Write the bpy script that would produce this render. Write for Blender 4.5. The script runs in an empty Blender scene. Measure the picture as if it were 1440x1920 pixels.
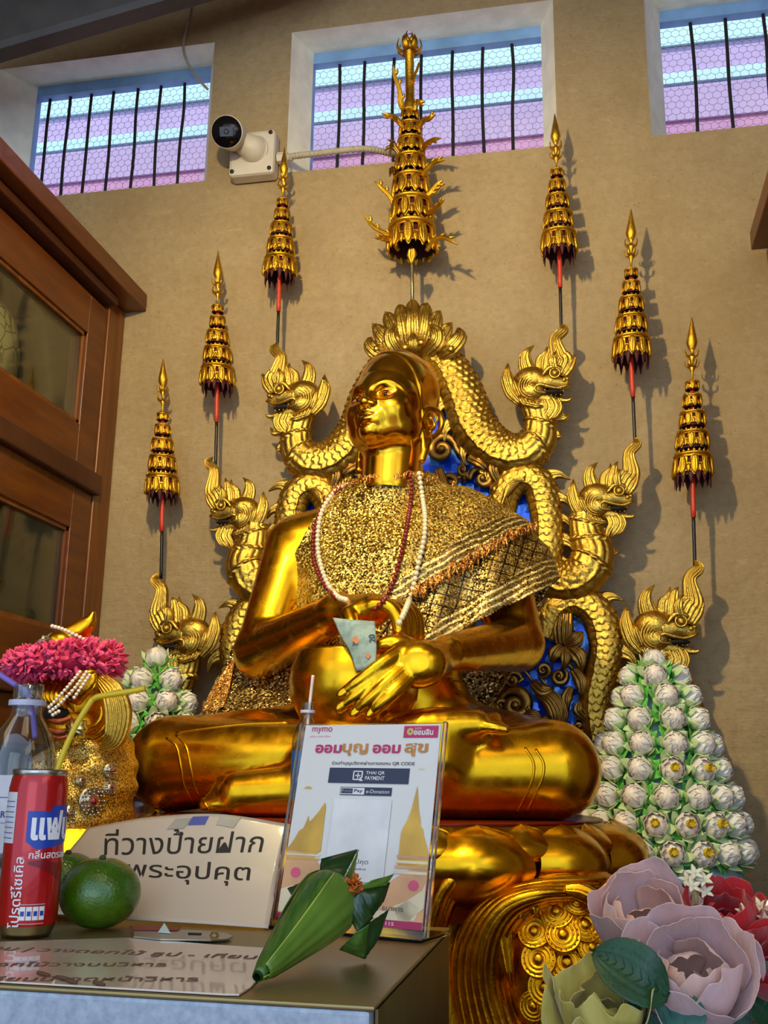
import bpy, math, random
import numpy as np
from math import sin, cos, pi, radians, sqrt, atan2
from mathutils import Vector, Matrix
from mathutils.bvhtree import BVHTree

SC = bpy.context.scene
COL = SC.collection
rng = random.Random(7)
nrg = np.random.RandomState(7)

# ------------------------------------------------------------------ camera
FOC = 1940.0                       # focal length in pixels of the 1440x1920 frame
YAW, PIT, ROLL = radians(11.3), radians(14.2), radians(.82)
CAM = np.array([0.0, -3.0, 1.3])
FW = np.array([-sin(YAW)*cos(PIT), cos(YAW)*cos(PIT), sin(PIT)])
_r0 = np.array([cos(YAW), sin(YAW), 0.0]); _u0 = np.cross(_r0, FW)
RT = _r0*cos(ROLL)+_u0*sin(ROLL); UP = _u0*cos(ROLL)-_r0*sin(ROLL)
cd = bpy.data.cameras.new('camera'); cam = bpy.data.objects.new('camera', cd); COL.objects.link(cam)
cam.matrix_world = Matrix(((RT[0], UP[0], -FW[0], CAM[0]), (RT[1], UP[1], -FW[1], CAM[1]), (RT[2], UP[2], -FW[2], CAM[2]), (0, 0, 0, 1)))
cd.sensor_fit = 'VERTICAL'; cd.sensor_height = 24.0; cd.lens = FOC/1920*24.0
cd.clip_start = .02; cd.clip_end = 60
SC.camera = cam
def ray(px, py): return FW*FOC+RT*(px-720)-UP*(py-960)
def P(px, py, Y):                  # the point of the photograph's pixel on the plane y = Y
    d = ray(px, py); return CAM+d*((Y-CAM[1])/d[1])
def PZ(px, py, Z):
    d = ray(px, py); return CAM+d*((Z-CAM[2])/d[2])
def PX(px, py, X):
    d = ray(px, py); return CAM+d*((X-CAM[0])/d[0])

# ------------------------------------------------------------------ world, lights, exposure
SC.view_settings.view_transform = 'Standard'; SC.view_settings.look = 'None'
SC.view_settings.gamma = 1.0; SC.view_settings.exposure = 0.0
SC.view_settings.use_curve_mapping = False
SC.cycles.use_denoising = True
SC.cycles.max_bounces = 8; SC.cycles.glossy_bounces = 5; SC.cycles.transparent_max_bounces = 12
SC.cycles.sample_clamp_indirect = 4.0
w = bpy.data.worlds.new('world'); SC.world = w; w.use_nodes = True
_bg = w.node_tree.nodes['Background']; _bg.inputs[0].default_value = (.50, .70, 1.0, 1); _bg.inputs[1].default_value = 1.6
def lamp(name, kind, loc, power, color, size=.1, rot=None, aim=None, size_y=None, spread=None):
    l = bpy.data.lights.new(name, kind); o = bpy.data.objects.new(name, l); COL.objects.link(o)
    l.energy = power; l.color = color; o.location = loc
    if kind == 'AREA':
        l.size = size
        if size_y: l.shape = 'RECTANGLE'; l.size_y = size_y
        if spread: l.spread = spread
    elif kind == 'SUN': l.angle = size
    else: l.shadow_soft_size = size
    if aim is not None: o.rotation_euler = (Vector(aim)-Vector(loc)).to_track_quat('-Z', 'Y').to_euler()
    return o
_sp = lamp('spot_lamp', 'SPOT', (-.66, -2.05, 2.98), 158, (1.0, .79, .38), .035, aim=(-.42, -.1, 1.85))
_sp.data.spot_size = radians(122); _sp.data.spot_blend = .75
lamp('hall_fill', 'AREA', (.3, -3.3, 3.9), 5, (1.0, .82, .52), 1.1, aim=(-.4, -.5, 1.5))  # added warm fill light, stands for no fixture
lamp('overhead_reflection_fill', 'AREA', (-.5, -3.1, 4.2), 9, (1.0, .82, .48), 3.4, aim=(-.5, -3.1, 0), size_y=1.0)  # added unseen glow overhead for the gold legs to reflect
lamp('side_reflection_fill', 'AREA', (-2.7, -3.5, 3.35), 8, (1.0, .80, .44), 2.4, aim=(0, -3.5, 3.2), size_y=1.0)  # added unseen warm glow, gives the gold legs a bright band
lamp('side_reflection_fill', 'AREA', (2.15, -4.1, 3.2), 9, (1.0, .80, .44), 2.6, aim=(0, -4.1, 3.05), size_y=1.0)  # the same added glow on the right side
lamp('doorway_daylight', 'AREA', (-.3, -6.2, 1.9), 24, (.66, .82, 1.0), 2.6, aim=(-.3, 0, 1.6), size_y=2.2)
lamp('sun', 'SUN', (0, 3, 8), 4.5, (1.0, .93, .84), .02, aim=(-.4, 5.5, 4.0-2.0))

# ------------------------------------------------------------------ materials
def S(h):
    h = h.lstrip('#'); v = [int(h[i:i+2], 16)/255 for i in (0, 2, 4)]
    return tuple((c/12.92 if c <= .04045 else ((c+.055)/1.055)**2.4) for c in v)+(1,)
class NT:
    def __init__(s, name):
        s.m = bpy.data.materials.new(name); s.m.use_nodes = True; s.t = s.m.node_tree
        s.b = s.t.nodes['Principled BSDF']; s.o = s.t.nodes['Material Output']
    def n(s, typ, **kw):
        x = s.t.nodes.new(typ)
        for k, v in kw.items():
            if k[0] == 'i' and k[1:].isdigit(): x.inputs[int(k[1:])].default_value = v
            elif k in x.inputs.keys(): x.inputs[k].default_value = v
            else: setattr(x, k, v)
        return x
    def l(s, a, b): s.t.links.new(a, b)
    def coord(s, kind='Object'): return s.n('ShaderNodeTexCoord').outputs[kind]
    def noise(s, scale, detail=3, rough=.5, vec=None, out=0):
        x = s.n('ShaderNodeTexNoise'); x.inputs['Scale'].default_value = scale; x.inputs['Detail'].default_value = detail; x.inputs['Roughness'].default_value = rough
        s.l(vec if vec is not None else s.coord(), x.inputs['Vector']); return x.outputs[out]
    def ramp(s, fac, stops, interp='LINEAR'):
        r = s.n('ShaderNodeValToRGB'); r.color_ramp.interpolation = interp
        e = r.color_ramp.elements
        while len(e) < len(stops): e.new(.5)
        for q, (p, c) in zip(e, stops):
            q.position = p; q.color = c if isinstance(c, tuple) else (c, c, c, 1)
        s.l(fac, r.inputs[0]); return r.outputs[0]
    def mix(s, fac, a, b, blend='MIX'):
        x = s.n('ShaderNodeMix', data_type='RGBA', blend_type=blend)
        for v, i in ((fac, 0), (a, 6), (b, 7)):
            if hasattr(v, 'is_linked'): s.l(v, x.inputs[i])
            else: x.inputs[i].default_value = v
        return x.outputs[2]
    def math(s, op, a, b=0.0, c=None):
        x = s.n('ShaderNodeMath', operation=op)
        for i, v in enumerate((a, b) if c is None else (a, b, c)):
            if hasattr(v, 'is_linked'): s.l(v, x.inputs[i])
            else: x.inputs[i].default_value = v
        return x.outputs[0]
    def mapping(s, scale=(1, 1, 1), rot=(0, 0, 0), vec=None):
        x = s.n('ShaderNodeMapping'); x.inputs['Scale'].default_value = scale; x.inputs['Rotation'].default_value = rot
        s.l(vec if vec is not None else s.coord(), x.inputs['Vector']); return x.outputs[0]
    def bump(s, h, strength=.3, dist=.01):
        x = s.n('ShaderNodeBump'); x.inputs['Strength'].default_value = strength; x.inputs['Distance'].default_value = dist
        s.l(h, x.inputs['Height']); s.l(x.outputs[0], s.b.inputs['Normal']); return x
    def set(s, **kw):
        for k, v in kw.items():
            i = s.b.inputs[{'col': 'Base Color', 'rough': 'Roughness', 'metal': 'Metallic', 'spec': 'Specular IOR Level', 'trans': 'Transmission Weight', 'ior': 'IOR', 'coat': 'Coat Weight', 'sss': 'Subsurface Weight', 'alpha': 'Alpha', 'sheen': 'Sheen Weight', 'emit': 'Emission Color', 'emis': 'Emission Strength'}[k]]
            if hasattr(v, 'is_linked'): s.l(v, i)
            else: i.default_value = v
        return s
MATS = {}
def flat(name, col, rough=.5, metal=0, var=.12, scale=30, bump=0, bscale=80, **kw):
    if name in MATS: return MATS[name]
    t = NT(name); c = S(col) if isinstance(col, str) else col
    f = t.noise(scale, 4)
    d = tuple(max(0, x*(1-var)) for x in c[:3])+(1,); l = tuple(min(1, x*(1+var)) for x in c[:3])+(1,)
    t.set(col=t.ramp(f, [(.3, d), (.7, l)]), rough=rough, metal=metal, **kw)
    if bump: t.bump(t.noise(bscale, 3), bump, .004)
    MATS[name] = t.m; return t.m

def gold(name, base, rough, patch=None, bump=.0, bscale=60, brush=None, dark=0, dscale=9, fine=0):
    t = NT(name); b = S(base)
    col = t.ramp(t.noise(14, 5, .6), [(.3, tuple(x*.84 for x in b[:3])+(1,)), (.7, tuple(min(1, x*1.08) for x in b[:3])+(1,))])
    if dark:   # dark brown patches at random over the gold
        m = t.ramp(t.noise(dscale, 8, .7), [(.60, 0.0), (.74, 1.0)])
        col = t.mix(t.math('MULTIPLY', m, dark), col, S('#3a2208'))
    r = t.ramp(t.noise(35, 4), [(.2, rough*.7), (.8, min(1, rough*1.35))])
    t.set(col=col, rough=r, metal=1.0)
    h = t.noise(bscale, 6, .65)
    if brush:
        h = t.math('ADD', t.math('MULTIPLY', h, .5), t.noise(1, 2, .5, vec=t.mapping(brush)))
    if fine: h = t.math('ADD', h, t.math('MULTIPLY', t.noise(fine, 2), .7))
    if bump: t.bump(h, bump, .004)
    MATS[name] = t.m; return t.m
GOLD = gold('polished_gold', '#f2b31c', .25, bump=.02, bscale=7)
FACEGOLD = gold('mirror_gold', '#f0b226', .19, bump=.03, bscale=12)
LEAF = gold('carved_gold_leaf', '#d3aa46', .30, bump=.6, bscale=90, dark=.75, dscale=14)
TIER = gold('stamped_gold', '#deaa2e', .34, bump=.5, bscale=160)
BROWNGOLD = gold('dull_gilt', '#a47c3a', .36, bump=.4, bscale=80, dark=.8, dscale=8)
ORNGOLD = gold('amber_gold', '#e8a218', .26, bump=.35, bscale=60, dark=.3)

# ------------------------------------------------------------------ mesh building
def A(*p): return np.array(p, float)
def catmull(pts, n, closed=False):
    p = np.array(pts, float)
    if p.ndim == 1: p = p[:, None]
    m = len(p)
    if m == 2 and not closed: return p[0]+(p[1]-p[0])*np.linspace(0, 1, n)[:, None]
    if closed: q = np.vstack([p[-1:], p, p[:2]]); segs = m
    else: q = np.vstack([2*p[0]-p[1], p, 2*p[-1]-p[-2]]); segs = m-1
    t = np.linspace(0, segs, n, endpoint=not closed); i = np.minimum(t.astype(int), segs-1); f = (t-i)[:, None]
    a, b, c, d = q[i], q[i+1], q[i+2], q[i+3]
    return .5*((2*b)+(-a+c)*f+(2*a-5*b+4*c-d)*f**2+(-a+3*b-3*c+d)*f**3)
def nrm(v): v = np.asarray(v, float); return v/(np.linalg.norm(v, axis=-1, keepdims=True)+1e-12)
ORG = {}
class MB:
    def __init__(s): s.v = []; s.f = []; s.m = []; s.n = 0; s.uv = None
    def add(s, v, f, mat=0):
        v = np.asarray(v, float).reshape(-1, 3); s.v.append(v)
        for q in f: s.f.append(tuple(int(i)+s.n for i in q))
        s.m += [mat]*len(f); s.n += len(v); return s
    def grid(s, G, cu=False, cv=False, mat=0, flip=False):
        G = np.asarray(G, float); a, b = G.shape[:2]; f = []
        for i in range(a if cu else a-1):
            i2 = (i+1) % a
            for j in range(b if cv else b-1):
                j2 = (j+1) % b
                q = (i*b+j, i*b+j2, i2*b+j2, i2*b+j)
                f.append(q[::-1] if flip else q)
        return s.add(G.reshape(-1, 3), f, mat)
    def sweep(s, pts, sec, ref=None, cap=True, mat=0, closed=False):
        # pts (N,3) ; sec (N,M,2) closed loops in (side, normal) ; ref = constant normal, else parallel transport
        p = np.asarray(pts, float); N = len(p)
        t = nrm(np.roll(p, -1, 0)-np.roll(p, 1, 0)) if closed else nrm(np.gradient(p, axis=0))
        if ref is not None:
            ref = np.asarray(ref, float); ref = np.broadcast_to(ref, p.shape)
            side = nrm(np.cross(t, ref)); nn = nrm(np.cross(side, t))
        else:
            a = A(0, 0, 1) if abs(t[0][2]) < .9 else A(1, 0, 0)
            nn = np.zeros_like(p); v = nrm(a-t[0]*np.dot(a, t[0]))
            for i in range(N): v = nrm(v-t[i]*np.dot(v, t[i])); nn[i] = v
            side = np.cross(t, nn)
        sec = np.asarray(sec, float)
        if sec.ndim == 2: sec = np.broadcast_to(sec, (N,)+sec.shape)
        G = p[:, None]+side[:, None]*sec[:, :, 0:1]+nn[:, None]*sec[:, :, 1:2]
        base = s.n; s.grid(G, cu=closed, cv=True, mat=mat)
        if cap and not closed:
            M = sec.shape[1]
            s.f.append(tuple(base+j for j in range(M))[::-1]); s.f.append(tuple(base+(N-1)*M+j for j in range(M))); s.m += [mat]*2
        return s
    def tube(s, pts, r, n=10, seg=None, sq=1.0, ref=None, mat=0, closed=False, cap=True):
        p = catmull(pts, seg or max(6, 4*len(pts)), closed) if seg != 0 else np.asarray(pts, float)
        r = np.atleast_1d(np.asarray(r, float)); rr = np.interp(np.linspace(0, 1, len(p)), np.linspace(0, 1, len(r)), r) if len(r) > 1 else np.full(len(p), r[0])
        a = np.linspace(0, 2*pi, n, endpoint=False)
        sec = np.stack([np.cos(a), np.sin(a)*sq], -1)[None]*rr[:, None, None]
        return s.sweep(p, sec, ref, cap, mat, closed)
    def leaf(s, pts, w, ref=(0, -1, 0), th=.006, ridges=0, dome=1.0, back=None, seg=None, mat=0, depth=.35, prof=None):
        # a carved flame / petal / leaf: the front is domed and grooved lengthwise, the back flat
        p = catmull(pts, seg or max(10, 6*len(pts)))
        N = len(p); u = np.linspace(0, 1, N)
        w = np.asarray(w, float); ww = np.maximum(np.interp(u, np.linspace(0, 1, len(w)), w) if len(w) < 5 else catmull(w, N)[:, 0], 1e-4)
        nf = max(7, 4*ridges+1) if ridges else 7
        v = np.linspace(-1, 1, nf)
        h = np.sqrt(np.maximum(0, 1-v**2))*dome
        if ridges: h = h*.75+depth*np.abs(np.cos(v*pi*ridges/2))*np.sqrt(np.maximum(0, 1-v**8))
        sec = np.zeros((N, nf+2, 2))
        k = np.minimum(1, ww/(ww.max()*.45))
        sec[:, :nf, 0] = v[None]*ww[:, None]; sec[:, :nf, 1] = h[None]*th*k[:, None]
        bk = th*.5 if back is None else back
        sec[:, nf, 0] = .8*ww; sec[:, nf+1, 0] = -.8*ww; sec[:, nf:, 1] = -bk
        return s.sweep(p, sec, ref, True, mat)
    def lathe(s, prof, c=(0, 0, 0), n=32, mat=0, sx=1, sy=1, fn=None, close=False):
        p = np.asarray(prof, float); a = np.linspace(0, 2*pi, n, endpoint=False)
        R = np.maximum(p[:, 0], 1e-5)[:, None]*np.ones(n)[None]
        if fn is not None: R = fn(R, a[None], p[:, 1][:, None])
        G = np.stack([R*np.cos(a)*sx, R*np.sin(a)*sy, np.repeat(p[:, 1:2], n, 1)], -1)+np.asarray(c, float)
        return s.grid(G, cu=close, cv=True, mat=mat)
    def ball(s, c, r, n=16, m=10, rot=None, mat=0, p=1.0):
        r = np.broadcast_to(np.asarray(r, float), (3,))
        th = np.linspace(0, pi, m+1); a = np.linspace(0, 2*pi, n, endpoint=False)
        G = np.stack([np.sin(th)[:, None]*np.cos(a)*r[0], np.sin(th)[:, None]*np.sin(a)*r[1], -np.cos(th)[:, None]*np.ones(n)*r[2]], -1)
        if rot is not None: G = G@np.asarray(rot).T
        return s.grid(G+np.asarray(c, float), cv=True, mat=mat, flip=False)
    def box(s, lo, hi, mat=0, bev=0):
        x0, y0, z0 = lo; x1, y1, z1 = hi
        v = [(x0, y0, z0), (x1, y0, z0), (x1, y1, z0), (x0, y1, z0), (x0, y0, z1), (x1, y0, z1), (x1, y1, z1), (x0, y1, z1)]
        return s.add(v, [(3, 2, 1, 0), (4, 5, 6, 7), (0, 1, 5, 4), (1, 2, 6, 5), (2, 3, 7, 6), (3, 0, 4, 7)], mat)
    def hexa(s, v, mat=0):  # eight corners, bottom four then top four
        return s.add(v, [(3, 2, 1, 0), (4, 5, 6, 7), (0, 1, 5, 4), (1, 2, 6, 5), (2, 3, 7, 6), (3, 0, 4, 7)], mat)
    def prism(s, outline, vec, mat=0):  # outline (n,3) polygon, extruded by vec
        o = np.asarray(outline, float); n = len(o); vec = np.asarray(vec, float)
        f = [tuple(range(n))[::-1], tuple(range(n, 2*n))]+[(i, (i+1) % n, n+(i+1) % n, n+i) for i in range(n)]
        return s.add(np.vstack([o, o+vec]), f, mat)
    def torus(s, c, R, r, n=32, m=8, ax='z', mat=0):
        a = np.linspace(0, 2*pi, n, endpoint=False)
        ca, sa, z = np.cos(a)*R, np.sin(a)*R, np.zeros(n)
        pts = {'z': np.stack([ca, sa, z], -1), 'y': np.stack([ca, z, sa], -1), 'x': np.stack([z, ca, sa], -1)}[ax]+np.asarray(c, float)
        ref = {'z': (0, 0, 1), 'y': (0, 1, 0), 'x': (1, 0, 0)}[ax]
        return s.tube(pts, r, m, seg=0, ref=ref, closed=True, mat=mat)
    def xf(s, M):
        M = np.asarray(M, float); s.v = [v@M[:3, :3].T+M[:3, 3] for v in s.v]; return s
    def copy_in(s, o, M=None):
        for_v = np.vstack(o.v)
        if M is not None: M = np.asarray(M, float); for_v = for_v@M[:3, :3].T+M[:3, 3]
        flip = M is not None and np.linalg.det(M[:3, :3]) < 0
        b = s.n; s.v.append(for_v); s.f += [tuple(i+b for i in (q[::-1] if flip else q)) for q in o.f]; s.m += o.m; s.n += o.n; return s
    def build(s, name, mat, parent=None, smooth=True, angle=None, label=None, fixn=False, bevel=0, solid=0, sub=0):
        me = bpy.data.meshes.new(name)
        V = np.vstack(s.v) if s.v else np.zeros((0, 3))
        if parent is not None: V = V-ORG[parent.name]
        me.from_pydata(V.tolist(), [], s.f); me.validate()
        mats = mat if isinstance(mat, (list, tuple)) else [mat]
        for x in mats: me.materials.append(x)
        if len(mats) > 1 and len(me.polygons) == len(s.m): me.polygons.foreach_set('material_index', s.m)
        if fixn:
            import bmesh
            bm = bmesh.new(); bm.from_mesh(me); bmesh.ops.recalc_face_normals(bm, faces=bm.faces); bm.to_mesh(me); bm.free()
        if smooth:
            if angle is not None: me.shade_smooth(); me.set_sharp_from_angle(angle=radians(angle))
            else: me.shade_smooth()
        me.update()
        o = bpy.data.objects.new(name, me); COL.objects.link(o)
        ORG[o.name] = np.zeros(3)
        if parent is not None: o.parent = parent; ORG[o.name] = ORG[parent.name]
        if label: o['label'] = label
        if bevel:
            b = o.modifiers.new('b', 'BEVEL'); b.width = bevel; b.segments = 2; b.limit_method = 'ANGLE'; b.angle_limit = radians(40)
        if solid: q = o.modifiers.new('s', 'SOLIDIFY'); q.thickness = solid; q.offset = 0
        if sub: q = o.modifiers.new('u', 'SUBSURF'); q.levels = sub; q.render_levels = sub
        return o
def tag(o, label, cat, group=None):
    o['label'] = label; o['category'] = cat
    if group: o['group'] = group
    return o
def thing(name, label, cat, loc=(0, 0, 0), group=None):
    o = bpy.data.objects.new(name, None); COL.objects.link(o); o.location = loc; o.empty_display_size = .05
    ORG[o.name] = np.array(loc, float); return tag(o, label, cat, group)
def struct(name, mb, mat, **kw):
    o = mb.build(name, mat, **kw); o['kind'] = 'structure'; return o
def dup(root, loc=None, mat=None, label=None, group=None):
    r = root.copy(); COL.objects.link(r); ORG[r.name] = ORG[root.name]
    if loc is not None: r.location = loc; ORG[r.name] = np.array(loc, float)
    if mat is not None: r.matrix_world = mat
    if label: r['label'] = label
    if group: r['group'] = group
    for ch in list(root.children):
        c = ch.copy(); COL.objects.link(c); c.parent = r; ORG[c.name] = ORG[r.name]
        for g in list(ch.children):
            d = g.copy(); COL.objects.link(d); d.parent = c; ORG[d.name] = ORG[r.name]
    return r
def rotm(axis, ang): return np.array(Matrix.Rotation(ang, 3, Vector(axis)))
def text(body, size, M, mat, name='lettering', parent=None, align='CENTER', depth=.0004, bold=0.0, shear=0, wrap=None, xs=1.0, warp=None):
    # flat raised lettering: built in the xy plane, laid by the 4x4 M, kept as one mesh
    c = bpy.data.curves.new('t', 'FONT'); c.body = body; c.size = size; c.align_x = align; c.align_y = 'CENTER'; c.extrude = depth; c.offset = bold*size; c.shear = shear; c.resolution_u = 4
    o = bpy.data.objects.new('t', c); COL.objects.link(o)
    bpy.context.view_layer.update()
    me = bpy.data.meshes.new_from_object(o.evaluated_get(bpy.context.evaluated_depsgraph_get()))
    bpy.data.objects.remove(o); bpy.data.curves.remove(c)
    n = len(me.vertices); v = np.zeros(n*3); me.vertices.foreach_get('co', v); v = v.reshape(-1, 3)
    v[:, 0] *= xs
    f = [tuple(p.vertices) for p in me.polygons]; bpy.data.meshes.remove(me)
    if warp is not None: v = warp(v)
    M = np.asarray(M, float); v = v@M[:3, :3].T+M[:3, 3]
    mb = MB().add(v, f)
    if isinstance(name, MB): return name.add(v, f, parent or 0)
    return mb.build(name, mat, parent, smooth=False)
def frame(o, x, y):   # 4x4 of a plane: origin o, right x, up y
    x = nrm(x); z = nrm(np.cross(x, y)); y = np.cross(z, x); M = np.eye(4); M[:3, 0], M[:3, 1], M[:3, 2], M[:3, 3] = x, y, z, o; return M
# ------------------------------------------------------------------ the room
def plaster():
    t = NT('beige_plaster'); co = t.coord()
    big = t.noise(1.7, 6, .65, co); mid = t.noise(9, 7, .7, co)
    col = t.ramp(big, [(.3, S('#9f8760')), (.55, S('#b09871')), (.75, S('#bda780'))])
    col = t.mix(t.math('MULTIPLY', t.ramp(mid, [(.45, 0.0), (.7, 1.0)]), .35), col, S('#9a8564'))
    streak = t.noise(1, 5, .6, t.mapping((22, 22, 1.2)))
    col = t.mix(t.math('MULTIPLY', t.ramp(streak, [(.55, 0.0), (.8, 1.0)]), .35), col, S('#9a7d54'))
    scr = t.noise(1, 4, .8, t.mapping((6, 6, 60), (0, .5, 0)))
    col = t.mix(t.math('MULTIPLY', t.ramp(scr, [(.63, 0.0), (.72, 1.0)]), .35), col, S('#dcc8a4'))
    vor = t.n('ShaderNodeTexVoronoi', Scale=46.0); t.l(co, vor.inputs['Vector'])
    sp = t.math('MULTIPLY', t.ramp(vor.outputs['Distance'], [(.05, 1.0), (.12, 0.0)]), t.ramp(t.noise(5, 3, .6, co), [(.44, 0.0), (.58, 1.0)]))
    col = t.mix(t.math('MULTIPLY', sp, .8), col, S('#5a4426'))
    col = t.mix(t.math('MULTIPLY', t.ramp(t.noise(38, 8, .75, co), [(.46, 0.0), (.66, 1.0)]), .38), col, S('#86704a'))
    col = t.mix(t.math('MULTIPLY', t.ramp(t.noise(17, 6, .8, t.mapping((1, 1, 2.2), (0, .4, 0))), [(.55, 0.0), (.70, 1.0)]), .30), col, S('#d2bf9c'))
    t.set(col=col, rough=.85, spec=.25)
    h = t.math('ADD', t.noise(26, 8, .7, co), t.math('MULTIPLY', scr, .4))
    t.bump(h, .8, .012); return t.m
PLASTER = plaster()
REVEAL = flat('whitewashed_plaster', '#eeead8', .85, var=.10, scale=14, bump=.5, bscale=50)
SKYTINT = flat('sky_tinted_reveal', '#7fa9d6', .7, var=.15, scale=12)  # skylight's blue on the inner window edges put into the colour
IRON = flat('rusty_iron', '#221d1c', .7, .3, var=.4, scale=120, bump=.4)
# window openings: front rectangle (x0,x1) and the narrower back one at y=.12
WINS = [(-2.088, -1.242, -2.0, -1.30), (-.956, -.045, -.908, -.092), (.25, 1.12, .308, 1.06)]
ZT, ZB, ZTB, ZBB, TH = 3.834, 3.277, 3.79, 3.355, .12
wb = MB(); X0, X1, Z1 = -2.75, 2.2, 4.45
def quad(mb, a, b, c, d, m=0): mb.add([a, b, c, d], [(0, 1, 2, 3)], m)
xs = [X0]
for w_ in WINS: xs += [w_[0], w_[1]]
xs.append(X1)
quad(wb, (X0, 0, -.02), (X1, 0, -.02), (X1, 0, ZB), (X0, 0, ZB)); quad(wb, (X0, 0, ZT), (X1, 0, ZT), (X1, 0, Z1), (X0, 0, Z1))
for i in range(0, len(xs), 2): quad(wb, (xs[i], 0, ZB), (xs[i+1], 0, ZB), (xs[i+1], 0, ZT), (xs[i], 0, ZT))
bx = [X0]
for w_ in WINS: bx += [w_[2], w_[3]]
bx.append(X1)
T2 = .155
quad(wb, (X1, T2, -.02), (X0, T2, -.02), (X0, T2, ZBB), (X1, T2, ZBB)); quad(wb, (X1, T2, ZTB), (X0, T2, ZTB), (X0, T2, Z1), (X1, T2, Z1))
for i in range(0, len(bx), 2): quad(wb, (bx[i+1], T2, ZBB), (bx[i], T2, ZBB), (bx[i], T2, ZTB), (bx[i+1], T2, ZTB))
for (a0, a1, b0, b1) in WINS:
    f0 = [(a0, 0, ZB), (a1, 0, ZB), (a1, 0, ZT), (a0, 0, ZT)]; f1 = [(b0, TH, ZBB), (b1, TH, ZBB), (b1, TH, ZT), (b0, TH, ZT)]
    f2 = [(b0, T2, ZBB), (b1, T2, ZBB), (b1, T2, ZTB), (b0, T2, ZTB)]; fm = [(b0, TH, ZBB), (b1, TH, ZBB), (b1, TH, ZTB), (b0, TH, ZTB)]
    quad(wb, f0[1], f0[0], f1[0], f1[1], 0)
    for i in (1, 2, 3): quad(wb, f0[(i+1) % 4], f0[i], f1[i], f1[(i+1) % 4], 1)
    for i in range(4): quad(wb, fm[(i+1) % 4], fm[i], f2[i], f2[(i+1) % 4], 2)
    quad(wb, f1[3], f1[2], fm[2], fm[3], 2)
for a, b in (((X0, 0, Z1), (X1, 0, Z1)), ): quad(wb, a, b, (X1, T2, Z1), (X0, T2, Z1))
struct('wall_back', wb, [PLASTER, REVEAL, SKYTINT], smooth=False)
# bars and wire mesh of the three windows
WIRE = flat('galvanised_wire', '#5d6170', .6, .4, var=.3, scale=60)
barx = [[-1.955, -1.872, -1.783, -1.694, -1.596, -1.505, -1.409], [-.815, -.72, -.615, -.517, -.404, -.297, -.193], [.41, .525, .645, .77, .89, .99]]
for k, ((a0, a1, b0, b1), bars) in enumerate(zip(WINS, barx)):
    g = thing(f'window_{k+1}', ['barred window opening on the left of the plaster wall', 'barred window opening above the middle of the gilded shrine', 'barred window opening on the right of the plaster wall'][k], 'window', ((b0+b1)/2, TH+.02, ZBB)); g['kind'] = 'structure'
    for q, bx_ in enumerate(bars):
        mb = MB(); j = [rng.uniform(-.004, .004) for _ in range(4)]
        mb.tube([(bx_+j[0], TH+.022, ZBB-.01), (bx_+j[1], TH+.022+j[2], ZBB+.17), (bx_+j[3], TH+.022, ZBB+.32), (bx_+j[0]*.5, TH+.022, ZTB+.012)], .0058, 8, seg=14)
        mb.build('bar', IRON, g)
    mb = MB(); R = .0155; yy = TH+.045     # hexagonal netting
    dx, dz = R*sqrt(3), R*1.5
    nx, nz = int((b1-b0)/dx)+2, int((ZTB-ZBB)/dz)+2
    def strand(p, q):
        jx = A(rng.uniform(-.001, .001), 0, rng.uniform(-.001, .001))
        d = nrm(A(q[0]-p[0], 0, q[1]-p[1])); s_ = A(-d[2], 0, d[0])*.0007; yv = A(0, .0007, 0)
        a, b = A(p[0], yy, p[1])+jx, A(q[0], yy, q[1])+jx
        mb.add([a+s_, a-s_*.5+yv, a-s_*.5-yv, b+s_, b-s_*.5+yv, b-s_*.5-yv], [(0, 1, 4, 3), (1, 2, 5, 4), (2, 0, 3, 5)])
    for j in range(nz):
        for i in range(nx):
            cx, cz = b0+i*dx+(dx/2 if j % 2 else 0), ZBB+j*dz
            if cx > b1+.01: continue
            v = [(cx+R*cos(pi/6+h*pi/3), cz+R*sin(pi/6+h*pi/3)) for h in range(6)]
            strand(v[0], v[1]); strand(v[1], v[2]); strand(v[0], v[5])
    mb.build('wire_mesh', WIRE, g, smooth=False)
# rest of the shell
TILE = flat('red_floor', '#5c1e16', .45, var=.25, scale=3)
struct('floor', MB().box((X0, -6.6, -.1), (X1, .24, 0)), TILE, smooth=False)
CEIL = flat('dim_ceiling', '#8d7352', .9, var=.2, scale=4)
struct('ceiling', MB().box((X0, -4.6, 4.35), (X1, .24, 4.45)), CEIL, smooth=False)
struct('wall_left', MB().box((X0-.12, -3.6, 0), (X0, .24, 4.45)), PLASTER, smooth=False)
struct('wall_right', MB().box((X1, -3.6, 0), (X1+.12, .24, 4.45)), PLASTER, smooth=False)
# grey ceiling beam crossing the top left corner
p0, p1 = P(-160, 152, -.36), P(640, -83, -.25)
bm_ = MB(); d = nrm(p1-p0); s_ = nrm(np.cross(d, A(0, 0, 1))); u_ = np.cross(s_, d)
bm_.sweep(np.array([p0, p1]), A((-.03, 0), (.03, 0), (.04, .02), (.04, .20), (-.04, .20), (-.04, .02)), ref=u_)
struct('trim_1', bm_, flat('grey_beam', '#4f4b47', .6, var=.25, scale=8, bump=.3), smooth=False)
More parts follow.
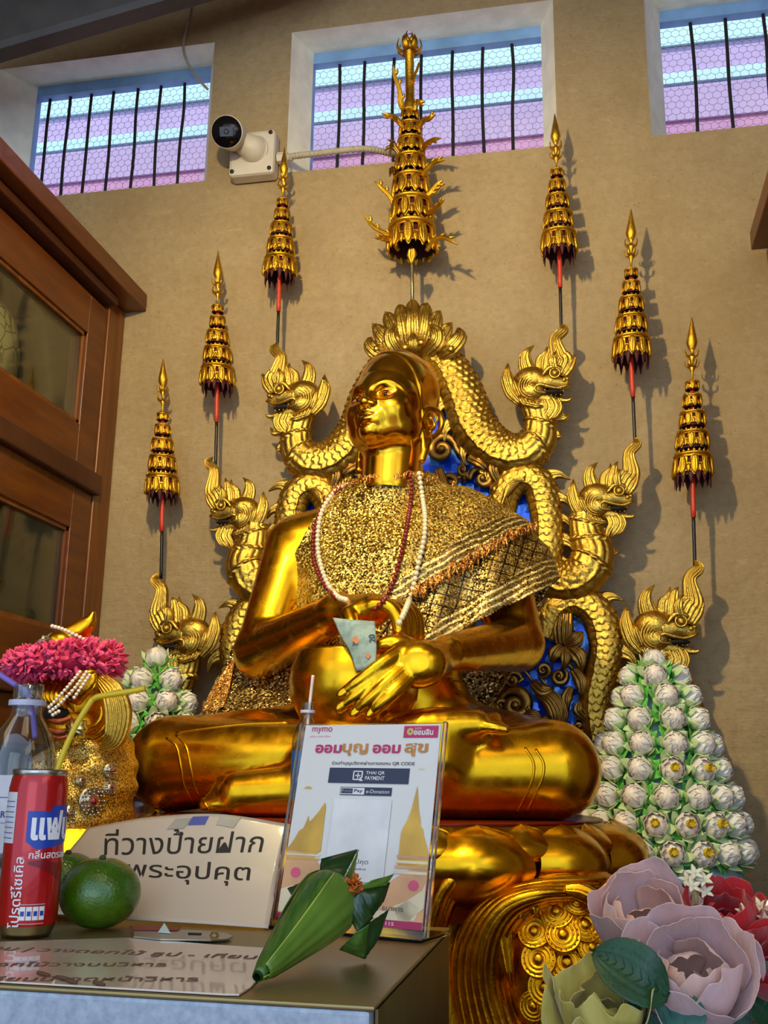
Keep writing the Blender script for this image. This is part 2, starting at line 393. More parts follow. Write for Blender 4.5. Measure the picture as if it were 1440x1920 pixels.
# neighbouring building outside the windows: painted boards with a pale strip
lil = flat('lavender_boards', '#c4b0da', .8, var=.08, scale=3); pnk = flat('pink_boards', '#cd9bc4', .8, var=.1, scale=3)
cyn = flat('pale_cyan_strip', '#c3ecf2', .6, var=.05, scale=5); drk = flat('dark_gap', '#4a3446', .8)
ex = MB()
bands = [(2.2, 3.98, 1), (3.98, 4.0, 1), (4.0, 4.165, 0), (4.165, 4.18, 3), (4.18, 4.235, 2), (4.235, 4.37, 0), (4.37, 4.46, 2), (4.46, 4.52, 0)]
for i, (za, zb, m) in enumerate(bands):
    off = .012*(i % 2)+(.03 if m == 3 else 0)
    ex.box((-4.6, 1.0+off, za+.0015), (3.2, 1.08, zb-.0015), m)
struct('exterior', ex, [lil, pnk, cyn, drk], smooth=False)
# ------------------------------------------------------------------ wooden cupboards
def wood():
    t = NT('orange_wood'); v = t.mapping((9, 1.2, 9))
    n1 = t.noise(3, 8, .65, v); n2 = t.noise(16, 5, .6, v)
    col = t.ramp(n1, [(.25, S('#441c02')), (.5, S('#622e03')), (.75, S('#763e06'))])
    col = t.mix(t.math('MULTIPLY', t.ramp(n2, [(.5, 0.0), (.75, 1.0)]), .4), col, S('#4a1e06'))
    t.set(col=col, rough=.38, coat=.15); t.bump(n2, .12, .004); return t.m
WOOD = wood()
WOODV = NT('upright_wood')
v = WOODV.mapping((10, 10, .9)); n1 = WOODV.noise(3, 8, .65, v)
WOODV.set(col=WOODV.ramp(n1, [(.25, S('#4e2404')), (.5, S('#703a07')), (.75, S('#86500e'))]), rough=.4, coat=.12); WOODV.bump(n1, .1, .004); WOODV = WOODV.m
DWOOD = flat('dark_red_wood', '#4a2412', .45, var=.25, scale=9)
GL = NT('cabinet_glass'); GL.set(col=(.93, .96, .93, 1), rough=.02, trans=1.0, ior=1.02, spec=.5)
# thin clear pane: mirror-like sheen over straight transparency
gb = GL.n('ShaderNodeBsdfGlossy'); gb.inputs['Roughness'].default_value = .03; gb.inputs['Color'].default_value = (1, 1, 1, 1)
tb = GL.n('ShaderNodeBsdfTransparent'); tb.inputs[0].default_value = (.80, .82, .74, 1)
ly = GL.n('ShaderNodeLayerWeight'); ly.inputs[0].default_value = .12
mx = GL.n('ShaderNodeMixShader'); GL.l(GL.math('ADD', GL.math('MULTIPLY', ly.outputs['Fresnel'], .8), .05), mx.inputs[0]); GL.l(tb.outputs[0], mx.inputs[1]); GL.l(gb.outputs[0], mx.inputs[2]); GL.l(mx.outputs[0], GL.o.inputs[0]); GLASS = GL.m
BACKING = flat('grey_backing', '#6f6a58', .8, var=.15, scale=5)
XF = -1.5            # cupboard face
def cupboard(sign, xf, x_back, y0, y1, ztop, rails, label, name='display_cupboard'):
    # y0 near, y1 at the wall; face at x=xf looking along sign
    g = thing(name, label, 'cupboard', ((xf+x_back)/2, (y0+y1)/2, 0))
    lo, hi = min(xf, x_back), max(xf, x_back)
    fx = lambda a, b: (min(xf-sign*a, xf-sign*b), max(xf-sign*a, xf-sign*b))
    mb = MB()
    mb.box((lo, y1-.02, 0), (hi-.002 if sign > 0 else hi, y1, ztop)); mb.box((lo, y0, 0), (hi, y0+.03, ztop))
    xb = (x_back, x_back+.02*sign); mb.box((min(xb), y0, 0), (max(xb), y1, ztop))
    mb.build('carcass', BACKING, g, smooth=False)
    a, b = fx(.0, .09)
    MB().box((a, y1-.11, 0), (b, y1, ztop-.001)).build('corner_post', WOODV, g, smooth=False, bevel=.004)
    a, b = fx(-.075, x_back*0+abs(xf-x_back)); MB().box((a, y0-.05, ztop), (b, y1+.0, ztop+.06)).build('top_board', WOOD, g, smooth=False, bevel=.004)
    a, b = fx(-.03, .05); MB().box((a, y0-.02, ztop-.03), (b, y1-.11, ztop-.002)).build('cornice', DWOOD, g, smooth=False, bevel=.006)
    for z in rails[1:-1]:
        a, b = fx(-.02, .06); MB().box((a, y0, z-.035), (b, y1-.10, z+.03)).build('middle_rail', DWOOD, g, smooth=False, bevel=.006)
        a, b = fx(.06, abs(xf-x_back)-.02); MB().box((a, y0+.03, z-.03), (b, y1-.02, z)).build('shelf', WOOD, g, smooth=False)
    for i in range(len(rails)-1):
        zl, zh = rails[i]+.03, rails[i+1]-.035
        ya = y1-.115; yb = y0+.01
        for (u0, u1) in ((yb, ya),):
            a, b = fx(.005, .045); d = MB()
            st, rl = .115, .13
            d.box((a, u0, zl), (b, u0+st, zh)); d.box((a, u1-st, zl), (b, u1, zh)); d.box((a, u0+st, zl), (b, u1-st, zl+rl)); d.box((a, u0+st, zh-rl), (b, u1-st, zh))
            fr = d.build('door', WOOD, g, smooth=False, bevel=.003)
            a, b = fx(.02, .026); MB().box((a, u0+st-.004, zl+rl-.004), (b, u1-st+.004, zh-rl+.004)).build('pane', GLASS, fr, smooth=False)
            a, b = fx(.012, .03); e = MB()
            for q in ((u1-st-.012, u1-st+.0, zl+rl, zh-rl), (u0+st, u0+st+.012, zl+rl, zh-rl), (u0+st, u1-st, zl+rl, zl+rl+.012), (u0+st, u1-st, zh-rl-.012, zh-rl)):
                e.box((a, q[0], q[2]), (b, q[1], q[3]))
            e.build('glazing_bead', WOODV, fr, smooth=False)
    return g
cupboard(1, XF, -2.1, -1.35, -.005, 2.80, [.5, 1.53, 2.165, 2.79], 'tall wooden display cupboard with glazed doors on the left wall')
cupboard(-1, .58, 1.2, -.75, -.10, 2.80, [.5, 1.4, 2.1, 2.79], 'wooden cupboard at the right edge beyond the gold parasols')
# big patterned jar behind the upper glass
t = NT('crackled_glaze'); co = t.coord()
vo = t.n('ShaderNodeTexVoronoi', Scale=22.0, feature='DISTANCE_TO_EDGE'); t.l(co, vo.inputs['Vector'])
ln = t.ramp(vo.outputs['Distance'], [(.02, 1.0), (.06, 0.0)])
zz = t.n('ShaderNodeSeparateXYZ'); t.l(co, zz.inputs[0])
band = t.ramp(zz.outputs[2], [(.24, 0.0), (.25, 1.0), (.40, 1.0), (.41, 0.0)], 'CONSTANT')
c = t.mix(t.math('MULTIPLY', ln, band), S('#cfc6a4'), S('#5f5638'))
pt = t.ramp(t.noise(4.2, 3, .5, co), [(.5, 0.0), (.53, 1.0)])
c = t.mix(t.math('MULTIPLY', pt, t.math('SUBTRACT', 1.0, band)), c, S('#8b8e76'))
t.set(col=c, rough=.25); JAR = t.m
jar = MB().lathe([(.0, 0), (.10, 0), (.13, .03), (.20, .12), (.245, .22), (.25, .30), (.235, .38), (.19, .45), (.14, .485), (.125, .50), (.13, .53), (.145, .545), (.13, .55), (.11, .54), (.11, .50)], n=48)
o = jar.build('glazed_jar', JAR); o.location = (-1.815, -.57, 2.166); tag(o, 'large pale crackle glazed jar behind the upper cupboard glass', 'jar')
o2 = MB().lathe([(0, 0), (.07, 0), (.09, .06), (.085, .16), (.05, .24), (.04, .3), (.055, .33), (.04, .33)], n=32).build('brass_vase', BROWNGOLD); o2.location = (-1.72, -.45, 1.531); tag(o2, 'dim brass vase behind the lower cupboard glass', 'vase')
# ------------------------------------------------------------------ camera on its junction box, conduit, loose cable
WHITEP = flat('aged_white_plastic', '#c9bfae', .5, var=.07, scale=20)
BLACKG = flat('black_glass', '#0b0a10', .08, var=.0)
GREYP = flat('grey_conduit', '#a79c88', .6, var=.1, scale=30)
SCREW = flat('dark_screw', '#3a332b', .5, .6)
cc = P(480, 289, -.03)
g = thing('security_camera', 'white bullet security camera with black face on its wall box', 'camera', (cc[0], -.001, cc[2]))
jb = MB().box((cc[0]-.085, -.062, cc[2]-.095), (cc[0]+.075, -.001, cc[2]+.07)); jo = jb.build('junction_box', WHITEP, g, smooth=False, bevel=.012)
for sx, sz in ((-.07, -.08), (.06, -.08), (.06, .055), (-.07, .055)): MB().lathe([(0, .0), (.007, 0), (.007, .004), (0, .004)], n=12).xf(frame(A(cc[0]+sx, -.062, cc[2]+sz), (1, 0, 0), (0, 0, 1))).build('screw', SCREW, jo)
hd = MB(); dv = nrm(A(.10, -1, -.50)); hc = A(cc[0]-.058, -.12, cc[2]+.022)
hd.tube([hc-dv*.065, hc-dv*.06, hc-dv*.045, hc, hc+dv*.05, hc+dv*.062, hc+dv*.064], [.01, .043, .05, .052, .053, .053, .050], 32, seg=24)
ho = hd.build('camera_body', WHITEP, g)
fc = MB(); fc.tube([hc+dv*.0655, hc+dv*.068], [.0505, .0495], 32, seg=3); fo = fc.build('front_glass', BLACKG, g)
lz = MB(); up = nrm(np.cross(np.cross(dv, A(0, 0, 1)), dv)); sd = np.cross(dv, up)
c0 = hc+dv*.0685; lz.hexa([c0+sd*a+up*b+dv*k for k in (0, .002) for a, b in ((-.022, -.015), (.022, -.015), (.022, .015), (-.022, .015))]); lz.tube([c0+dv*.002, c0+dv*.005], [.009, .006], 16, seg=3); lz.build('lens', flat('lens_grey', '#2a2a34', .25), fo, smooth=False)
mt = MB(); mt.tube([hc-dv*.03+A(.02, .0, -.02), A(cc[0]+.0, -.07, cc[2]-.005), A(cc[0]+.005, -.061, cc[2]-.005)], [.034, .045, .05], 24, seg=8); mt.build('mount', WHITEP, g)
lg = MB(); sw = A(cc[0]+.0, -.064, cc[2]); lg.torus(sw, .048, .003, 32, 6, 'y'); lg.build('mount_ring', WHITEP, g)
g = thing('cable_conduit', 'grey flexible conduit running from the camera box into the middle window', 'conduit', (cc[0]+.1, -.02, cc[2]))
gm = MB(); x_ = P(512, 298, -.03); x_ = A(cc[0]+.09, x_[1], x_[2]); gm.tube([x_-A(.012, 0, 0), x_+A(.024, 0, 0)], .019, 6, seg=3); gm.tube([x_+A(.022, 0, 0), x_+A(.04, 0, 0)], .013, 12, seg=3); gm.build('gland_nut', WHITEP, g, smooth=False)
q = [x_+A(.03, 0, 0), P(548, 293, -.035), P(600, 287, -.04), P(680, 279, -.03), P(725, 286, .02), P(745, 292, .10)]
cm = MB(); pp = catmull(q, 160); rr = .0105+.0012*np.sin(np.arange(160)*1.6); cm.tube(pp, rr, 12, seg=0); cm.build('conduit_tube', GREYP, g)
q = [P(363, -30, -.012), P(352, 40, -.012), P(344, 85, -.012), P(352, 118, .01), P(372, 148, .09), P(390, 168, .13)]
tag(MB().tube(q, .0052, 8, seg=60).build('loose_cable', GREYP), 'thin loose cable hanging down into the left window', 'cable')

# ------------------------------------------------------------------ gold tiered parasols
RED = flat('red_paint', '#c3371c', .45, var=.15); BLK = flat('black_rod', '#171210', .4)
DRED = flat('dark_red_lining', '#43090a', .7, var=.2)
def tier_band(r, z0, z1, n=12):
    # pierced gilt band: a scalloped skirt with heart holes, roll rim above, points on top, leaf drops below
    mb = MB(); H = z1-z0; M = n*16; K = 12
    a = np.linspace(0, 2*pi, M, endpoint=False); cell = (a*n/(2*pi)) % 1-.5
    low = z0+H*.20*(np.abs(cell)*2)**1.3-.06*H*np.cos(cell*4*pi)
    T = np.linspace(0, 1, K)
    G = np.zeros((K, M, 3)); Z = low[None]*(1-T[:, None])+z1*T[:, None]
    flare = r*(1+.06*(1-T)**2)[:, None]
    rel = .012*r+r*.075*np.exp(-(cell[None]/.22)**2)*np.sin(np.pi*T[:, None])**.7+r*.03*np.abs(np.cos(cell*pi*6))[None]*(T[:, None] < .7)
    Rr = flare+rel
    G[..., 0] = Rr*np.cos(a); G[..., 1] = Rr*np.sin(a); G[..., 2] = Z
    # holes beside each leaf
    f = []
    for i in range(K-1):
        for j in range(M):
            cc_ = abs(cell[j]); tt = (T[i]+T[i+1])/2
            if tt > .42 and tt < .84 and abs(cc_-.5) < .17*(1-(abs(tt-.66)/.24)**2)**.5 if abs(tt-.66) < .24 else False: continue
            j2 = (j+1) % M; f.append((i*M+j, i*M+j2, (i+1)*M+j2, (i+1)*M+j))
    mb.add(G.reshape(-1, 3), f)
    for k in range(n):      # acanthus leaf pressed into each bay
        t_ = 2*pi*k/n+pi/n+pi*0; t_ = 2*pi*(k+.5)/n; d_ = A(cos(t_), sin(t_), 0)
        mb.leaf([d_*r*1.07+A(0, 0, z0+H*.86), d_*r*1.12+A(0, 0, z0+H*.55), d_*r*1.15+A(0, 0, z0+H*.2), d_*r*1.14+A(0, 0, z0-H*.02)], [r*.10, r*.24, r*.20, .0004], ref=d_, th=r*.10, ridges=3, seg=9)
        t_ = 2*pi*k/n; d_ = A(cos(t_), sin(t_), 0)
        mb.leaf([d_*r*1.06+A(0, 0, z0+H*.45), d_*r*1.10+A(0, 0, z0+H*.25), d_*r*1.10+A(0, 0, z0+H*.05)], [r*.10, r*.16, .0004], ref=d_, th=r*.07, ridges=1, seg=6)
    mb.torus((0, 0, z1), r*1.04, r*.085+.001, 48, 8); mb.torus((0, 0, z1-H*.16), r*1.05, r*.035, 48, 6)
    for k in range(n*2):
        t_ = 2*pi*k/(n*2); d_ = A(cos(t_), sin(t_), 0)
        mb.leaf([d_*r*1.0+A(0, 0, z1), d_*r*1.02+A(0, 0, z1+H*.12), d_*r*1.0+A(0, 0, z1+H*.22)], [r*.10, r*.09, .0003], ref=d_, th=.002, seg=5)
    return mb
def finial(z, h, r, n=6):
    mb = MB(); pr = [(.30, 0), (.34, .02), (.2, .05), (.16, .12), (.28, .155), (.5, .2), (.52, .23), (.22, .25), (.2, .29), (.3, .31), (.55, .37), (.58, .40), (.3, .42), (.25, .45), (.5, .48), (.9, .56), (.98, .60), (.75, .70), (.45, .82), (.2, .93), (.02, 1.0)]
    mb.lathe([(a*r, z+b*h) for a, b in pr], n=20)
    for zz, rr in ((.22, .55), (.38, .6)):
        for k in range(n):
            t_ = 2*pi*(k+.5*(rr > .57))/n; d_ = A(cos(t_), sin(t_), 0); b0 = A(0, 0, z+zz*h)
            mb.leaf([b0+d_*r*.5, b0+d_*r*1.0+A(0, 0, h*.015), b0+d_*r*1.25+A(0, 0, h*.07), b0+d_*r*1.1+A(0, 0, h*.10)], [r*.3, r*.26, r*.18, .0004], ref=-d_+A(0, 0, .6), th=.002, seg=8)
    return mb
RING = {}
def parasol(px_tip, py_tip, px_bot, py_bot, px_end, py_end, label, tiers=5, Y=-.12):
    tip, bot, end = P(px_tip, py_tip, Y), P(px_bot, py_bot, Y), P(px_end, py_end, Y)
    H = tip[2]-bot[2]; g = thing('tiered_parasol', label, 'parasol', tuple(end), 'slender gold tiered parasols along the wall')
    lean = (tip-bot)/H
    base = bot
    def put(mb): mb.xf(Matrix(((1, 0, lean[0], base[0]), (0, 1, lean[1], base[1]), (0, 0, 1, base[2]), (0, 0, 0, 1)))); return mb
    zs = [0, .165, .30, .42, .525, .61]; rs = [.0475, .0395, .032, .0235, .0178]
    rs = [r*(H/.5) for r in rs]
    for i in range(5):
        t_ = put(tier_band(rs[i], zs[i]*H+.012*H, zs[i+1]*H-.028*H, (10, 9, 8, 7, 6)[i])).build('tier', TIER, g)
        mb = MB(); mb.lathe([(rs[i]*.96, zs[i]*H+.01*H), (rs[i]*.93, zs[i]*H+.05*H), (rs[i]*.93, zs[i+1]*H-.03*H), (.002, zs[i+1]*H-.025*H)], n=28)
        if i == 0:
            for k in range(14):
                t2 = 2*pi*(k+rng.uniform(-.2, .2))/14; d_ = A(cos(t2), sin(t2), 0)*rs[0]*1.0; l = rng.uniform(.025, .06)*H
                mb.leaf([d_+A(0, 0, .03*H), d_*1.02+A(0, 0, .01*H), d_*1.03+A(0, 0, -l)], [rs[0]*.15, rs[0]*.17, .001], ref=d_, th=.002, seg=6)
        put(mb).build('lining', DRED, t_)
    put(finial(.585*H, .415*H, .0165*H/.5)).build('finial', TIER, g)
    mid = end+(bot-end)*.52
    up_ = bot+lean*H*.6
    MB().tube([mid, bot, up_], .0068, 10, seg=8).build('red_sleeve', RED, g)
    MB().tube([end-A(0, 0, .03), mid+A(0, 0, .01)], .0050, 10, seg=6).build('rod', BLK, g)
    return g
PAR = [(306, 670, 304, 932, 303, 1068, 'gold five-tier parasol beside the wooden cupboard, lowest on the left'),
       (409, 470, 407, 728, 405, 862, 'gold five-tier parasol, middle one of the three left of the statue'),
       (534, 275, 524, 522, 520, 652, 'gold five-tier parasol whose tip meets the security camera box'),
       (1040, 212, 1049, 478, 1052, 607, 'gold five-tier parasol just right of the middle window, below its corner'),
       (1183, 390, 1184, 678, 1190, 818, 'gold five-tier parasol, middle one of the three right of the statue'),
       (1297, 592, 1299, 900, 1302, 1048, 'gold five-tier parasol farthest right, above the large lotus cone')]
for a in PAR: parasol(*a)
# the tall seven-tier parasol in the middle with naga-shaped hooks and a glass bud on top
def big_parasol():
    Y = -.13; tip, bot, end = P(767, 57, Y), P(773, 478, Y), P(774, 575, Y)
    g = thing('tall_tiered_parasol', 'tall central gold parasol with curling hooks and a glass bud on top', 'parasol', tuple(end))
    H = tip[2]-bot[2]; lean = (tip-bot)/H; M = Matrix(((1, 0, lean[0], bot[0]), (0, 1, lean[1], bot[1]), (0, 0, 1, bot[2]), (0, 0, 0, 1)))
    ends = [0, .125, .235, .335, .425, .505, .575, .635]; rs = [.066, .058, .051, .044, .038, .032, .026]
    for i in range(7):
        t_ = tier_band(rs[i], ends[i]*H+.004, ends[i+1]*H-.012, (10, 9, 8, 8, 7, 6, 6)[i]).xf(M).build('tier', TIER, g)
        MB().lathe([(rs[i]*.95, ends[i]*H+(.012 if i else .02)), (rs[i]*.93, ends[i]*H+.04*H), (rs[i]*.9, ends[i+1]*H-.01), (.003, ends[i+1]*H-.008)], n=28).xf(M).build('lining', DRED, t_)
    pm = MB(); pm.lathe([(.02, .62*H), (.021, .66*H), (.0155, .68*H), (.0145, .90*H), (.018, .905*H), (.022, .93*H), (.014, .95*H), (.016, .955*H)], n=20)
    for k in range(7):
        t2 = 2*pi*k/7; d_ = A(cos(t2), sin(t2), 0); b = A(0, 0, .905*H)
        pm.leaf([b+d_*.012, b+d_*.03+A(0, 0, -.008), b+d_*.042+A(0, 0, .012), b+d_*.034+A(0, 0, .04)], [.011, .012, .009, .0004], ref=-d_+A(0, 0, .4), th=.003, seg=8)
        pm.leaf([b+d_*.010+A(0, 0, .02), b+d_*.022+A(0, 0, .03), b+d_*.02+A(0, 0, .055)], [.008, .008, .0004], ref=d_, th=.003, seg=8)
    pm.xf(M).build('spire', TIER, g)
    gl = NT('glass_bud'); gl.set(col=(.9, .93, .95, 1), rough=.05, trans=1.0, ior=1.45)
    MB().lathe([(.012, .945*H), (.0185, .962*H), (.018, .972*H), (.012, .988*H), (.002, 1.0*H)], n=6).xf(M).build('glass_bud', gl.m, g, smooth=False)
    MB().tube([end-A(0, 0, .05), bot+lean*H*.6], .0055, 10, seg=6).build('rod', flat('steel_rod', '#8d8168', .35, .9), g)
    # hooks: (start px, ... end px) drawn on the panel plane, each an S-curved naga tongue with leaf barbs
    hooks = [[(748, 470), (727, 442), (700, 425), (680, 400)], [(745, 460), (728, 448), (716, 446), (704, 440)], [(742, 392), (734, 372), (718, 355), (702, 340)], [(742, 330), (740, 322), (734, 318), (730, 330)],
             [(752, 292), (742, 278), (736, 268), (728, 296)], [(757, 240), (745, 225), (735, 218), (716, 212)], [(760, 212), (752, 195), (748, 165), (740, 142), (738, 122)],
             [(800, 470), (812, 452), (832, 446), (858, 458)], [(800, 462), (812, 450), (818, 460), (826, 462)], [(792, 410), (806, 400), (820, 388), (832, 374)], [(795, 372), (808, 360), (818, 348), (830, 338)], [(790, 334), (800, 318), (815, 305), (832, 300)],
             [(790, 288), (798, 272), (810, 264), (826, 258)], [(784, 240), (795, 226), (804, 224), (816, 214)], [(776, 208), (782, 192), (786, 192), (796, 190)], [(774, 160), (778, 140), (782, 130), (786, 116)]]
    for i, h in enumerate(hooks):
        mb = MB(); n = len(h); ys = np.linspace(Y-.02, Y-.05-.03*(i % 2), n) if i % 3 else np.linspace(Y+.0, Y-.085, n)
        pts = [P(x, y, yy) for (x, y), yy in zip(h, ys)]
        thin = i == 15
        mb.leaf(pts, [.006, .0095, .007, .006, .0008] if not thin else [.003, .004, .003, .003, .001], ref=(0, -1, 0), th=.009 if not thin else .004, ridges=2, back=.004, seg=26)
        if not thin:
            c = catmull(pts, 10)
            for k in (3, 5, 7):
                d_ = nrm(c[k+1]-c[k]); s_ = np.cross(d_, A(0, -1, 0))*(1 if (i+k) % 2 else -1)
                mb.leaf([c[k], c[k]+s_*.012+d_*.006, c[k]+s_*.016+d_*.018], [.006, .006, .0005], th=.005, seg=8)
        mb.build('hook', TIER if i not in (3, 4) else BROWNGOLD, g)
    dl = MB(); b = P(772, 478, Y-.075); dl.leaf([b+A(0, 0, .02), b, b-A(0, 0, .03)], [.010, .016, .002], th=.006, ridges=3, seg=10); dl.build('front_leaf', TIER, g)
    return g
big_parasol()
# ------------------------------------------------------------------ carved naga backdrop
XC, YP = -.484, -.12          # centre line and front plane of the carving
PXM = 2.95/FOC                # metres per photograph pixel at the carving
LAPIS = NT('blue_mirror_mosaic'); v = LAPIS.coord()
br = LAPIS.n('ShaderNodeTexVoronoi', Scale=46.0, distance='CHEBYCHEV'); LAPIS.l(v, br.inputs['Vector']); br.inputs['Randomness'].default_value = .55
hs = LAPIS.n('ShaderNodeSeparateColor'); LAPIS.l(br.outputs['Color'], hs.inputs[0])
LAPIS.set(col=LAPIS.ramp(hs.outputs[0], [(.0, S('#0a2fd0')), (.5, S('#1c5cf0')), (.85, S('#3f94ff')), (1.0, S('#7fc4ff'))]), rough=.18, metal=.25)
eg = LAPIS.n('ShaderNodeTexVoronoi', Scale=46.0, distance='CHEBYCHEV'); LAPIS.l(v, eg.inputs['Vector']); eg.inputs['Randomness'].default_value = .55
tl = LAPIS.n('ShaderNodeVectorMath', operation='SUBTRACT'); LAPIS.l(br.outputs['Color'], tl.inputs[0]); tl.inputs[1].default_value = (.5, .5, .5)
ts = LAPIS.n('ShaderNodeVectorMath', operation='SCALE'); LAPIS.l(tl.outputs[0], ts.inputs[0]); ts.inputs[3].default_value = .35
ge = LAPIS.n('ShaderNodeNewGeometry'); ta = LAPIS.n('ShaderNodeVectorMath', operation='ADD'); LAPIS.l(ge.outputs['Normal'], ta.inputs[0]); LAPIS.l(ts.outputs[0], ta.inputs[1])
tn = LAPIS.n('ShaderNodeVectorMath', operation='NORMALIZE'); LAPIS.l(ta.outputs[0], tn.inputs[0]); LAPIS.l(tn.outputs[0], LAPIS.b.inputs['Normal']); LAPIS = LAPIS.m
DARKIN = flat('dark_mouth', '#140a05', .8)
naga = thing('naga_backdrop', 'carved gilt naga serpent backdrop with blue mosaic rising behind the seated statue', 'carving', (XC, -.05, 1.0))
# one mirrored pair of everything: 'mirror' flips the finished mesh about the centre line
MIR = np.diag([-1., 1, 1, 1]); MIR[0, 3] = 2*XC
def both(name, fn, mat, parent=None, sides=(0, 1), subs=()):
    out = []
    for s_ in sides:
        mb = fn() if callable(fn) else fn
        if s_: mb = MB().copy_in(mb, MIR)
        out.append(mb.build(name, mat, (parent[s_] if isinstance(parent, (list, tuple)) else parent) or naga))
    return out
def serpent(path, rpx, rib_from=1.1, Y=YP, depth=.75, scale_px=13, belly=1, ymod=None):
    # scaled body: overlapping scales over the flank, a rimmed belly strip, then cross ribs on the neck
    pts = [P(x, y, Y-(ymod[i] if ymod else 0)) for i, (x, y) in enumerate(path)]
    n0 = 400; c = catmull(pts, n0); L = np.concatenate([[0], np.cumsum(np.linalg.norm(np.diff(c, axis=0), axis=1))])
    ls = scale_px*PXM; N = int(L[-1]/ls*9); s_ = np.linspace(0, L[-1], N)
    p = np.stack([np.interp(s_, L, c[:, k]) for k in range(3)], -1)
    r = np.interp(s_/L[-1], np.linspace(0, 1, len(rpx)), rpx)*PXM
    M = 96; a = np.linspace(0, 2*pi, M, endpoint=False)
    # angle 0 = outer side (side vector), pi/2 = front
    nA = max(8, int(2*pi*np.mean(r)/(ls*.95)))
    row = s_/ls; k = np.floor(row); f = row-k
    q = ((a[None]/(2*pi)*nA+.5*(k[:, None] % 2)) % 1)-.5
    fe = 1-2.3*q**2
    h = np.where(f[:, None] < fe, .25+.75*(f[:, None]/np.maximum(fe, .2))**1.0*np.sqrt(np.maximum(0, 1-(2*q)**4)), .0+.25*(f[:, None]-fe))
    h *= r[:, None]*.12
    side = np.cos(a)[None]*belly
    u = (s_/L[-1])[:, None]
    bel = np.clip((side-.45)*6, 0, 1)       # belly side: transverse plates and a rim
    plate = r[:, None]*.05*np.abs(np.sin(s_/ls*pi*.8))[:, None]**.5
    h = h*(1-bel)+bel*plate
    h += r[:, None]*.12*np.exp(-((side-.42)/.05)**2)
    ribm = np.clip((u-rib_from)*25, 0, 1)
    rib = r[:, None]*.10*np.abs(np.sin(a*7+s_[:, None]*0))**.6
    tw = (s_/ls*.36)[:, None]+np.cos(a)[None]*.35; tf = tw % 1
    rope = r[:, None]*.16*np.exp(-((tf-.5)/.12)**2)*(1+.35*np.sin(a*16+tf*20))
    h = h*(1-ribm)+ribm*(rib*(np.abs(tf-.5) > .16)+rope)
    sec = np.stack([np.cos(a)[None]*(r[:, None]+h), np.sin(a)[None]*(r[:, None]+h)*depth], -1)
    return MB().sweep(p, sec, ref=(0, -1, 0))
def fins(path, out_px, n, h_px, Y=YP, lean=.5):
    mb = MB(); c = catmull([P(x, y, Y) for x, y in path], n*2+1); t = nrm(np.gradient(c, axis=0)); s_ = np.cross(t, A(0, -1, 0))*np.sign(out_px)
    for i in range(n):
        k = 2*i+1; b = c[k]+s_[k]*abs(out_px)*PXM*.6; hh = h_px*PXM*(.8+.4*((i*37) % 10)/10)
        mb.leaf([b-s_[k]*hh*.3, b+s_[k]*hh*.35+t[k]*hh*.05, b+s_[k]*hh*.75+t[k]*hh*lean*.6, b+s_[k]*hh+t[k]*hh*(lean+.35)], [hh*.42, hh*.40, hh*.22, .001], th=.011, ridges=3, seg=14)
    return mb
R3 = [(806, 660), (838, 685), (866, 738), (888, 800), (930, 845), (975, 852), (1008, 825), (1012, 785), (1000, 752)]
R2C = [(938, 985), (948, 925), (975, 897), (1008, 908), (1022, 955), (1026, 1010), (1022, 1070)]
R2N = [(1015, 1062), (1050, 1092), (1092, 1080), (1112, 1040), (1100, 1000), (1095, 962)]
R1C = [(1018, 1195), (1038, 1145), (1078, 1125), (1118, 1150), (1135, 1205), (1127, 1265), (1117, 1320), (1125, 1390)]
R1N = [(1300, 1400), (1288, 1345), (1268, 1295), (1248, 1252), (1238, 1212)]
both('serpent_neck', serpent(R3, [30, 36, 40, 41, 42, 42, 37, 29, 25], .72), LEAF)
both('serpent_coil', serpent(R2C, [24, 28, 30, 30, 29, 29, 28], 1.2, belly=1), LEAF)
both('serpent_neck', serpent(R2N, [32, 37, 38, 36, 29, 25], .48, ymod=[0, .01, .02, .02, .01, .01]), LEAF)
both('serpent_coil', serpent(R1C, [24, 27, 30, 30, 29, 28, 27, 26], 1.2, belly=1), LEAF)
both('serpent_neck', serpent(R1N, [28, 31, 32, 29, 26], .1), LEAF)
both('spine_fin', fins(R3[1:6], 36, 6, 42), LEAF)
both('spine_fin', fins(R3[6:9], 32, 3, 34, lean=-.2), LEAF)
both('spine_fin', fins(R2C[2:7], -26, 6, 34), LEAF)
both('spine_fin', fins(R1C[1:7], -28, 7, 36), LEAF)
both('spine_fin', fins(R2N[2:6], 30, 4, 26, lean=-.2), LEAF)
